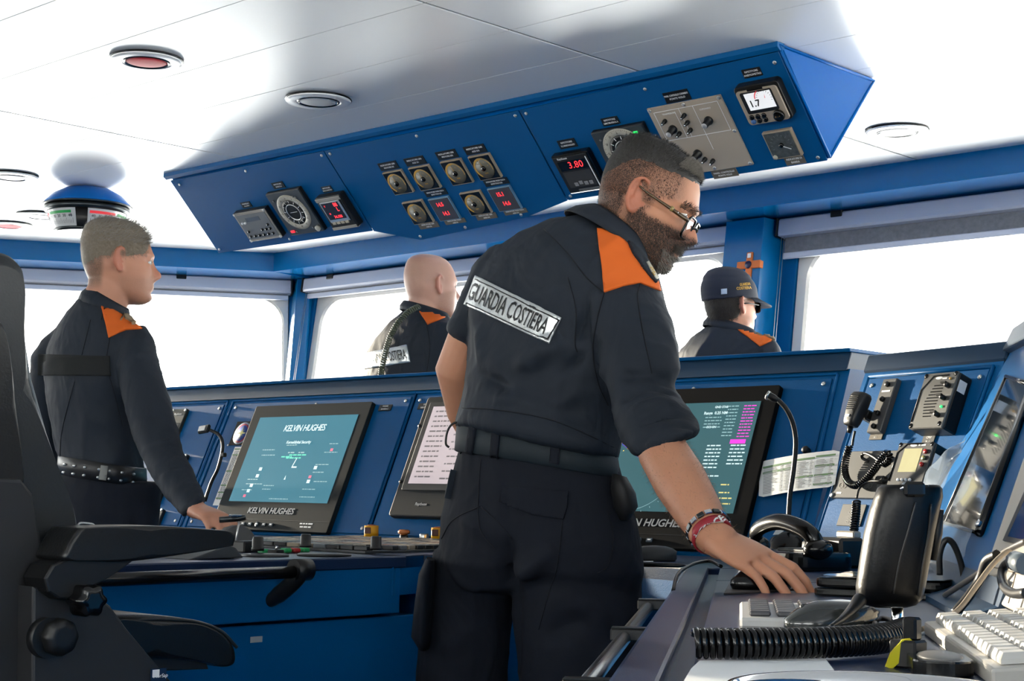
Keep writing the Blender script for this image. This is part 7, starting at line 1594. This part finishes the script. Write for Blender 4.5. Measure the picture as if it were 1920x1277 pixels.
def man(label, d, seed, phi, pitch, ear, hs, dark_off, neck, torso, sleeves, arms, hands, trpx, collar, skin, stub, legx, fat=1.0, vox=.005, folds_=None, roll=0, nr=.058):
    """a second figure from its outline in the photograph: px rings at about depth d"""
    h = heading(phi); l = ZU.cross(h); head = V(ear[0], ear[1], d-.05) + l*.0755*hs - h*.013*hs
    pel = V((trpx[1][0][0]+trpx[1][1][0])/2, (trpx[1][0][1]+trpx[1][1][1])/2, d); legs = []
    for sgn in (-1, 1):
        hp0 = pel + VR*(sgn*.085*.75) + VF*(sgn*-.05) - ZU*.08; an = Vector((hp0.x, hp0.y, .09)); legs.append((hp0, hp0.lerp(an, .5), an))
    T_ = [[ringpx(*r) for r in torso]]; tr = [[ringpx(*r) for r in trpx]]
    for hp0, kn, an in legs: tr.append(legs_rings(hp0+ZU*.06, kn, an, .105, .088, .075))
    toe = heading(phi-15); c = dict(label=label, foot=(pel.x, pel.y, 0), phi=phi, pitch=pitch, roll=roll, head=head, fat=fat, hs=hs, neck=tuple(V(*p) for p in neck), nr=nr, pelvis=pel, arms=arms, hands=hands, shoulders=[a[0][0] for a in arms], legs=legs, toe=toe, vox=vox, sm=2, skin=skin, stubble=stub, seed=seed, cvox=.007, wr=.0055, ws=5, torso=T_, sleeves=sleeves, trousers=tr, collar=collar_rings(*collar), boots=[boot(legs[0][2], toe, 1), boot(legs[1][2], toe, -1)])
    if folds_: c['folds'] = folds_
    bvh_d[0] = d; return person(c)
sl2 = lambda L, R, d, wd, k=0: ringpx(L, R, d, wd, k, 1.0, 28)
# ------------------------------------------------------------------ grey-haired man at the pedestal
d = 4.3
def stub1(x, y, z): return max(ss(.008, .02, z-.3*max(0, x-.02))*(1-ss(.07, .095, x+.35*(z-.06)))*.7, ss(-.02, -.035, x)*ss(-.085, -.045, z)*.8, .25*ss(-.02, -.05, z)*ss(.0, .03, x))
wr = V(368, 956, 3.82); hd = (V(440, 984, 3.70)-wr).normalized(); el = V(312, 868, 4.02); lel = V(80, 820, 4.42); lw_ = V(108, 905, 4.35)
root, A, MH, body, shirt, trousers, tips = man('grey-haired man in long-sleeved navy overshirt standing with a hand on the throttle', d, 11.3, 70, 0, (222, 491), .985, 0, ((205, 545, 4.3), (190, 580, 4.3)),
    [((170, 575), (215, 590), 4.3, .03), ((150, 560), (240, 592), 4.3, .075, -.02), ((120, 582), (262, 612), 4.3, .10, -.05), ((96, 612), (276, 640), 4.3, .125, -.07), ((80, 650), (278, 680), 4.3, .14, -.07), ((76, 700), (276, 725), 4.3, .145, -.07), ((84, 760), (270, 780), 4.3, .142, -.06), ((98, 820), (268, 835), 4.3, .14, -.05), ((106, 858), (272, 872), 4.3, .145, -.05), ((108, 872), (274, 888), 4.3, .145, -.05), ((150, 878), (240, 885), 4.3, .08, -.03)],
    [[sl2((235, 612), (270, 612), 4.22, .04), sl2((222, 640), (284, 632), 4.20, .062), sl2((222, 690), (299, 680), 4.17, .070), sl2((228, 740), (310, 722), 4.13, .068), sl2((240, 790), (322, 770), 4.10, .064), sl2((258, 842), (333, 812), 4.06, .062), sl2((280, 885), (344, 850), 4.0, .058), sl2((308, 925), (362, 890), 3.93, .050), sl2((330, 952), (376, 920), 3.87, .044), sl2((345, 968), (384, 937), 3.83, .041), sl2((352, 964), (378, 942), 3.83, .025)],
     [sl2((112, 612), (140, 620), 4.38, .04), sl2((84, 638), (140, 655), 4.40, .06), sl2((62, 670), (126, 685), 4.42, .062), sl2((60, 720), (118, 730), 4.43, .06), sl2((64, 780), (116, 785), 4.43, .055), sl2((70, 830), (118, 832), 4.42, .052), sl2((85, 880), (125, 880), 4.38, .045), sl2((95, 900), (120, 900), 4.36, .03)]],
    [([V(255, 660, 4.19), V(282, 780, 4.10), el, wr], [.036, .034, .029, .024]), ([V(100, 665, 4.40), V(90, 740, 4.42), lel, lw_], [.036, .034, .032, .026])],
    [((wr, hd, (ZU*.8-VF*.35+VR*.35), -1, .98), dict(curls=((15, 45, 30), (20, 45, 30), (25, 45, 30), (28, 45, 30)), spread=1.2, thumb=(22, 10))), ((lw_, (V(130, 950, 4.25)-lw_), VR*-1, 1, .95), dict(curl=(30, 35, 20)))],
    [((150, 870), (235, 880), 4.3, .09, -.03), ((108, 884), (276, 898), 4.3, .142, -.05), ((106, 915), (276, 925), 4.3, .150, -.05), ((112, 960), (274, 965), 4.3, .155, -.05), ((118, 1000), (272, 1002), 4.3, .14, -.05), ((160, 1020), (240, 1020), 4.3, .08, -.02)],
    (((166, 536), (243, 580), 4.3, .066, -.02), ((148, 558), (240, 612), 4.3, .082, -.03), .008), SKIN_B, stub1, None,
    folds_=[(tuple(V(a, b, dd)), tuple(V(c, e, d2)), w_, h_) for a, b, dd, c, e, d2, w_, h_ in ((205, 640, 4.15, 215, 800, 4.17, .014, -.009), (180, 650, 4.17, 160, 860, 4.17, .016, .008), (240, 800, 4.06, 320, 770, 4.03, .012, -.008), (262, 850, 4.0, 335, 820, 3.98, .010, .008), (290, 900, 3.93, 345, 870, 3.92, .010, -.007), (120, 700, 4.2, 220, 760, 4.15, .014, .006))])
sb = bvh_of(shirt); rnd = random.Random(6)
def maskg(x, y, z): return ss(.008, .045, z-.25*max(0, x-.03)+.6*max(0, -x-.035)+.004*noise.noise(Vector((x, y, z))*120))*(1-ss(.080, .098, x)*ss(.100, .075, z))
cap, P, N, Lc = hair_cap(A, maskg, lambda x, y, z: .001+.007*ss(.03, .10, z), MH, HAIRB, root)
R3 = MH.to_3x3(); fdir = (R3 @ Vector((1, 0, .2))).normalized(); udir = (R3 @ Vector((0, 0, 1))).normalized()
top = [i for i, q in enumerate(Lc) if q[2] > .055]; strands([P[i] for i in top], [N[i] for i in top], lambda p: fdir, lambda p: .016, .0005, 3600, rnd, 'hair_top', HAIRG, cap, .7, .35)
oth = [i for i, q in enumerate(Lc) if q[2] <= .075]; strands([P[i] for i in oth], [N[i] for i in oth], lambda p: (fdir*.4-udir).normalized(), lambda p: .009, .0004, 3200, rnd, 'hair_sides', HAIRB, cap, .75, .3)
drape([(188, 570), (205, 579), (230, 592), (245, 603), (266, 617), (236, 619), (204, 634), (196, 600)], sb, .003, 'shoulder_yoke', ORNG, shirt, 4)['label'] = 'bright orange cloth shoulder panel'
drape([(229, 588), (238, 594), (255, 606), (249, 609), (233, 600)], sb, .008, 'epaulette', M('tan_epaulette', (.35, .26, .16), .7), shirt, 3)
drape([(72, 664), (206, 668), (208, 705), (72, 704)], sb, .0025, 'back_band', M('black_hook_tape', (.012, .014, .015), .9), shirt, 5)
for pts in (((170, 600), (150, 680), (118, 800), (112, 865)), ((206, 634), (200, 680), (215, 740), (230, 800)), ((196, 570), (190, 600))): seamline(pts, sb, shirt)
bl = MB(); bl.rings([ringpx(*r) for r in (((108, 853), (276, 878), 4.3, .152, -.05), ((106, 855), (278, 880), 4.3, .156, -.05), ((104, 886), (279, 912), 4.3, .158, -.05), ((108, 888), (276, 912), 4.3, .152, -.05))], cap=False)
belt = attach(bl.build('belt', LEATHB, None), root); bel = bvh_of(belt)
for x in (122, 140, 160, 186, 206, 228, 250): [drape([(x-dx+2.6*math.cos(a), y_+(x-110)*.145+2.6*math.sin(a)) for a in [PI*q/4 for q in range(8)]], bel, .002, 'belt_eyelet', SILV, belt, 3) for dx, y_ in ((0, 869), (2, 884))]
drape([(190, 872), (203, 874), (199, 901), (186, 899)], bel, .004, 'belt_keeper', M('pale_webbing', (.30, .30, .28), .7), belt, 4)
# ------------------------------------------------------------------ bald man at the window
d = 5.4
def stub2(x, y, z): return max(.42*ss(-.015, -.03, z-.3*(x-.03))*ss(.0, .03, x), .18*ss(-.01, .02, z)*(1-ss(.05, .09, x)), .25*ss(-.03, -.05, x)*ss(-.07, -.04, z))
root, A, MH, body, shirt, trousers, tips = man('bald man in navy overshirt standing at the windows beyond the console', d, 21.7, 61, 0, (822, 537), .95, 0, ((797, 585, 5.4), (790, 612, 5.4)),
    [((770, 585), (818, 592), 5.4, .03), ((756, 582), (842, 598), 5.4, .08, -.03), ((728, 600), (866, 620), 5.4, .11, -.08), ((702, 628), (884, 650), 5.4, .13, -.10), ((681, 662), (888, 690), 5.4, .14, -.10), ((682, 705), (880, 725), 5.4, .145, -.08), ((694, 760), (872, 770), 5.4, .145, -.06), ((700, 820), (870, 826), 5.4, .145, -.05), ((704, 850), (868, 856), 5.4, .14, -.05), ((740, 860), (830, 862), 5.4, .08, -.03)],
    [[sl2((845, 605), (875, 606), 5.3, .04), sl2((832, 630), (886, 628), 5.28, .06), sl2((838, 680), (897, 676), 5.26, .065), sl2((842, 730), (900, 726), 5.24, .062), sl2((846, 780), (898, 778), 5.22, .055), sl2((852, 830), (896, 830), 5.2, .05), sl2((862, 835), (888, 835), 5.2, .03)],
     [sl2((716, 630), (740, 636), 5.5, .04), sl2((692, 652), (738, 658), 5.52, .05), sl2((680, 700), (728, 704), 5.53, .056), sl2((684, 760), (730, 762), 5.53, .052), sl2((690, 830), (728, 830), 5.5, .045), sl2((698, 834), (722, 834), 5.5, .03)]],
    [([V(856, 645, 5.28), V(868, 730, 5.25), V(875, 840, 5.2), V(890, 930, 5.05)], [.036, .036, .034, .027]), ([V(712, 668, 5.5), V(706, 750, 5.53), V(708, 840, 5.5), V(730, 920, 5.4)], [.034, .034, .032, .027])],
    [((V(890, 930, 5.05), (V(900, 985, 4.95)-V(890, 930, 5.05)), VR, 1, .97), dict(curl=(15, 25, 15))), ((V(730, 920, 5.4), (V(740, 980, 5.3)-V(730, 920, 5.4)), VR*-1, 1, .97), dict(curl=(15, 25, 15)))],
    [((740, 845), (830, 848), 5.4, .09, -.03), ((702, 852), (872, 858), 5.4, .145, -.05), ((700, 900), (876, 904), 5.4, .155, -.05), ((704, 960), (874, 962), 5.4, .155, -.05), ((740, 990), (840, 990), 5.4, .08, -.02)],
    (((756, 562), (840, 590), 5.4, .066, -.03), ((750, 578), (846, 612), 5.4, .08, -.04), .008), SKIN_C, stub2, None)
sb = bvh_of(shirt)
drape([(781, 577), (806, 583), (838, 594), (826, 599), (802, 609), (791, 592)], sb, .003, 'shoulder_yoke', ORNG, shirt, 4)['label'] = 'bright orange cloth shoulder panel'
drape([(812, 572), (824, 574), (842, 586), (846, 592), (836, 592), (818, 580)], sb, .009, 'epaulette', M('tan_epaulette'), shirt, 3)
PC2 = [(680, 664), (763, 647), (770, 679), (684, 692)]; patch = drape(PC2, sb, .003, 'back_patch', SILVERTAPE, shirt, 4); patch['label'] = 'silver reflective back patch with black lettering'
map_text('GUARDIA COSTIERA', PC2, sb, patch, TAPETXT, .55, .0055, .04, .95, bold=.01)
coil([V(*p) for p in ((786, 574, 5.27), (765, 585, 5.25), (745, 606, 5.24), (732, 630, 5.24), (724, 655, 5.25), (716, 690, 5.26), (712, 720, 5.28))], .008, .0075, .0028, 5, 8).build('t', M('olive_cord', (.10, .12, .08), .5), None)
co_ = bpy.data.objects['t']; co_.name = 'coiled_lead'; attach(co_, shirt)
seamline(((800, 610), (806, 650), (800, 700)), sb, shirt)
# ------------------------------------------------------------------ man in the cap
d = 5.5
def stub3(x, y, z): return max(ss(.0, .014, z-.3*max(0, x-.02))*(1-ss(.06, .08, x))*.9, ss(-.01, -.03, x)*ss(-.08, -.05, z)*.95, .35*ss(-.02, -.04, z)*ss(.01, .03, x))
root, A, MH, body, shirt, trousers, tips = man('man in a navy cap and sunglasses standing by the blue window pillar', d, 31.9, 60, 0, (1391, 574), .95, 0, ((1378, 612, 5.5), (1368, 640, 5.5)),
    [((1340, 618), (1390, 628), 5.5, .03), ((1328, 610), (1420, 634), 5.5, .08, -.03), ((1302, 626), (1444, 650), 5.5, .11, -.08), ((1280, 654), (1460, 678), 5.5, .13, -.10), ((1268, 695), (1462, 712), 5.5, .14, -.10), ((1272, 740), (1455, 752), 5.5, .145, -.08), ((1276, 790), (1448, 800), 5.5, .145, -.06), ((1280, 850), (1446, 856), 5.5, .145, -.05), ((1284, 880), (1444, 886), 5.5, .14, -.05), ((1320, 890), (1410, 892), 5.5, .08, -.03)],
    [[sl2((1424, 632), (1450, 634), 5.4, .04), sl2((1412, 660), (1464, 656), 5.38, .06), sl2((1418, 710), (1474, 706), 5.36, .065), sl2((1422, 760), (1476, 756), 5.34, .062), sl2((1426, 810), (1474, 808), 5.32, .055), sl2((1432, 860), (1472, 860), 5.3, .05), sl2((1440, 864), (1464, 864), 5.3, .03)],
     [sl2((1276, 652), (1300, 656), 5.6, .04), sl2((1262, 680), (1310, 686), 5.62, .055), sl2((1258, 730), (1306, 734), 5.63, .056), sl2((1262, 790), (1308, 792), 5.63, .052), sl2((1268, 860), (1306, 860), 5.6, .045), sl2((1276, 864), (1300, 864), 5.6, .03)]],
    [([V(1436, 672, 5.38), V(1448, 760, 5.35), V(1452, 870, 5.3), V(1464, 960, 5.15)], [.036, .036, .034, .027]), ([V(1290, 695, 5.6), V(1284, 780, 5.63), V(1286, 870, 5.6), V(1306, 950, 5.5)], [.034, .034, .032, .027])],
    [((V(1464, 960, 5.15), (V(1472, 1015, 5.05)-V(1464, 960, 5.15)), VR, 1, .97), dict(curl=(15, 25, 15))), ((V(1306, 950, 5.5), (V(1316, 1010, 5.4)-V(1306, 950, 5.5)), VR*-1, 1, .97), dict(curl=(15, 25, 15)))],
    [((1320, 875), (1410, 878), 5.5, .09, -.03), ((1282, 882), (1448, 888), 5.5, .145, -.05), ((1280, 930), (1452, 934), 5.5, .155, -.05), ((1284, 990), (1450, 992), 5.5, .155, -.05), ((1320, 1020), (1416, 1020), 5.5, .08, -.02)],
    (((1330, 592), (1412, 622), 5.5, .066, -.03), ((1322, 608), (1422, 644), 5.5, .08, -.04), .008), SKIN_B, stub3, None)
sb = bvh_of(shirt); rnd = random.Random(8)
drape([(1366, 606), (1378, 608), (1408, 618), (1432, 622), (1448, 632), (1446, 640), (1425, 650), (1404, 634)], sb, .003, 'shoulder_yoke', ORNG, shirt, 3)['label'] = 'bright orange cloth shoulder panel'
drape([(1416, 618), (1430, 620), (1448, 632), (1450, 640), (1440, 634), (1424, 626)], sb, .009, 'epaulette', M('tan_epaulette'), shirt, 3)
def maskk(x, y, z): return ss(-.060, -.02, z)*ss(.020, -.012, x+.3*max(0, -z))
capm, P, N, Lc = hair_cap(A, maskk, lambda x, y, z: .002, MH, HAIRK, root)
ok_ = [i for i, q in enumerate(Lc) if q[2] < .04]; R3 = MH.to_3x3(); strands([P[i] for i in ok_], [N[i] for i in ok_], lambda p: R3 @ Vector((0, 0, -1)), lambda p: .014, .0005, 2200, rnd, 'hair_back', HAIRK, capm, .75, .3)
NAVYC = M('navy_cap_cloth', (.014, .020, .040), .8, bump=(900, .3, .0006))
def maskc(x, y, z): return ss(.030, .036, z+.12*max(0, -x))
hat, P, N, Lc = hair_cap(A, maskc, lambda x, y, z: .011+.006*ss(.03, .08, z)+.010*ss(.09, .12, z), MH, NAVYC, root, 'cap')
pk = MB(); g0, g1 = [], []
for i in range(17):
    a = math.radians(-78+156*i/16); r = .100*math.cos(a); y = .084*math.sin(a); g0.append(MH @ Vector((.022+.100*math.cos(a), y, .040))); k = .076*max(0, math.cos(a))**.8; g1.append(MH @ Vector((.022+.100*math.cos(a)+k, y*(1+.02*k/.07), .040-.024*(k/.076)-.010*(abs(y)/.084)**2)))
n_ = len(g0); pk.add(g0+g1+[p-ZU*.004 for p in g0]+[p-ZU*.004 for p in g1], [(i, i+1, n_+i+1, n_+i) for i in range(n_-1)]+[(2*n_+i, 3*n_+i, 3*n_+i+1, 2*n_+i+1) for i in range(n_-1)]+[(n_+i, n_+i+1, 3*n_+i+1, 3*n_+i) for i in range(n_-1)]+[(i, 2*n_+i, 2*n_+i+1, i+1) for i in range(n_-1)], True); attach(pk.build('cap_peak', NAVYC, None), hat)
hb = bvh_of(hat); bvh_d[0] = 5.5
drape([(1352, 542), (1363, 541), (1363, 551), (1352, 552)], hb, .002, 'cap_buckle', M('pale_blue_buckle', (.5, .62, .8), .4), hat, 3)
map_text('GUARDIA', [(1386, 531), (1406, 529), (1407, 535), (1387, 537)], hb, hat, M('gold_thread', (.75, .42, .04), .5), .9, .0016, 0, 1, 'gold_lettering', .03); map_text('COSTIERA', [(1380, 538), (1408, 536), (1409, 542), (1381, 544)], hb, hat, M('gold_thread'), .9, .0016, 0, 1, 'gold_lettering', .03)
gl = bpy.data.objects.new('sunglasses', None); COL.objects.link(gl); attach(gl, root)
def hq(x, y, z): return MH @ Vector((x, y, z))
for s in (-1, 1):
    attach(MB().tube([hq(-.01, s*.079, .006), hq(.04, s*.081, .012), hq(.095, s*.07, .010)], .002, 6).build('temple', BLACK, None), gl); lp_ = [hq(.117-.25*max(0, y), s*(.033+y), .004+z) for y, z in rrect(.054, .038, .014, 4)]; m = MB(); m.add(lp_+[p+(R3 @ Vector((.003, 0, 0))) for p in lp_], [tuple(range(len(lp_))), tuple(range(len(lp_), 2*len(lp_)))]+[(i, (i+1) % len(lp_), len(lp_)+(i+1) % len(lp_), len(lp_)+i) for i in range(len(lp_))]); attach(m.build('dark_lens', BLACKG, None), gl)
attach(MB().tube([hq(.118, -.01, .012), hq(.121, 0, .014), hq(.118, .01, .012)], .002, 6).build('bridge', BLACK, None), gl)
# ------------------------------------------------------------------ orange lifebuoy-cloth cross ornament on the pillar
PF = Frame((-3.54, 5.085, 1.9), (1, 0, 0), (0, .15, 1)); u, v = PF.at(1405, 497, .02); t = thing('orange_cross', 'orange wooden cross with a small dark emblem hanging on the blue pillar', 'ornament', PF.mw(u, v, .0))
s_ = 5.7/FPX; W_, H_ = 44*s_*1.12, 70*s_; OW = M('orange_lacquer', (.85, .20, .03), .4)
MB().box((0, -H_*.12, .014), (W_*.30, H_, .022), .002).build('upright', OW, t); MB().box((0, 0, .016), (W_*1.15, W_*.32, .024), .002).build('arm', OW, t)
MB().lathe([(W_*.17, .026), (W_*.15, .031), (0, .032)], 20).build('emblem', M('navy_emblem', (.02, .02, .08), .4), t); MB().box((0, H_*.27, .026), (W_*.16, H_*.13, .003)).build('white_tag', WPL, t); MB().tube([(0, H_*.38, .012), (0, H_*.45, .008)], .003, 6).build('hook', SILV, t)
# small white equipment seen on deck through the corner window is left to the glare
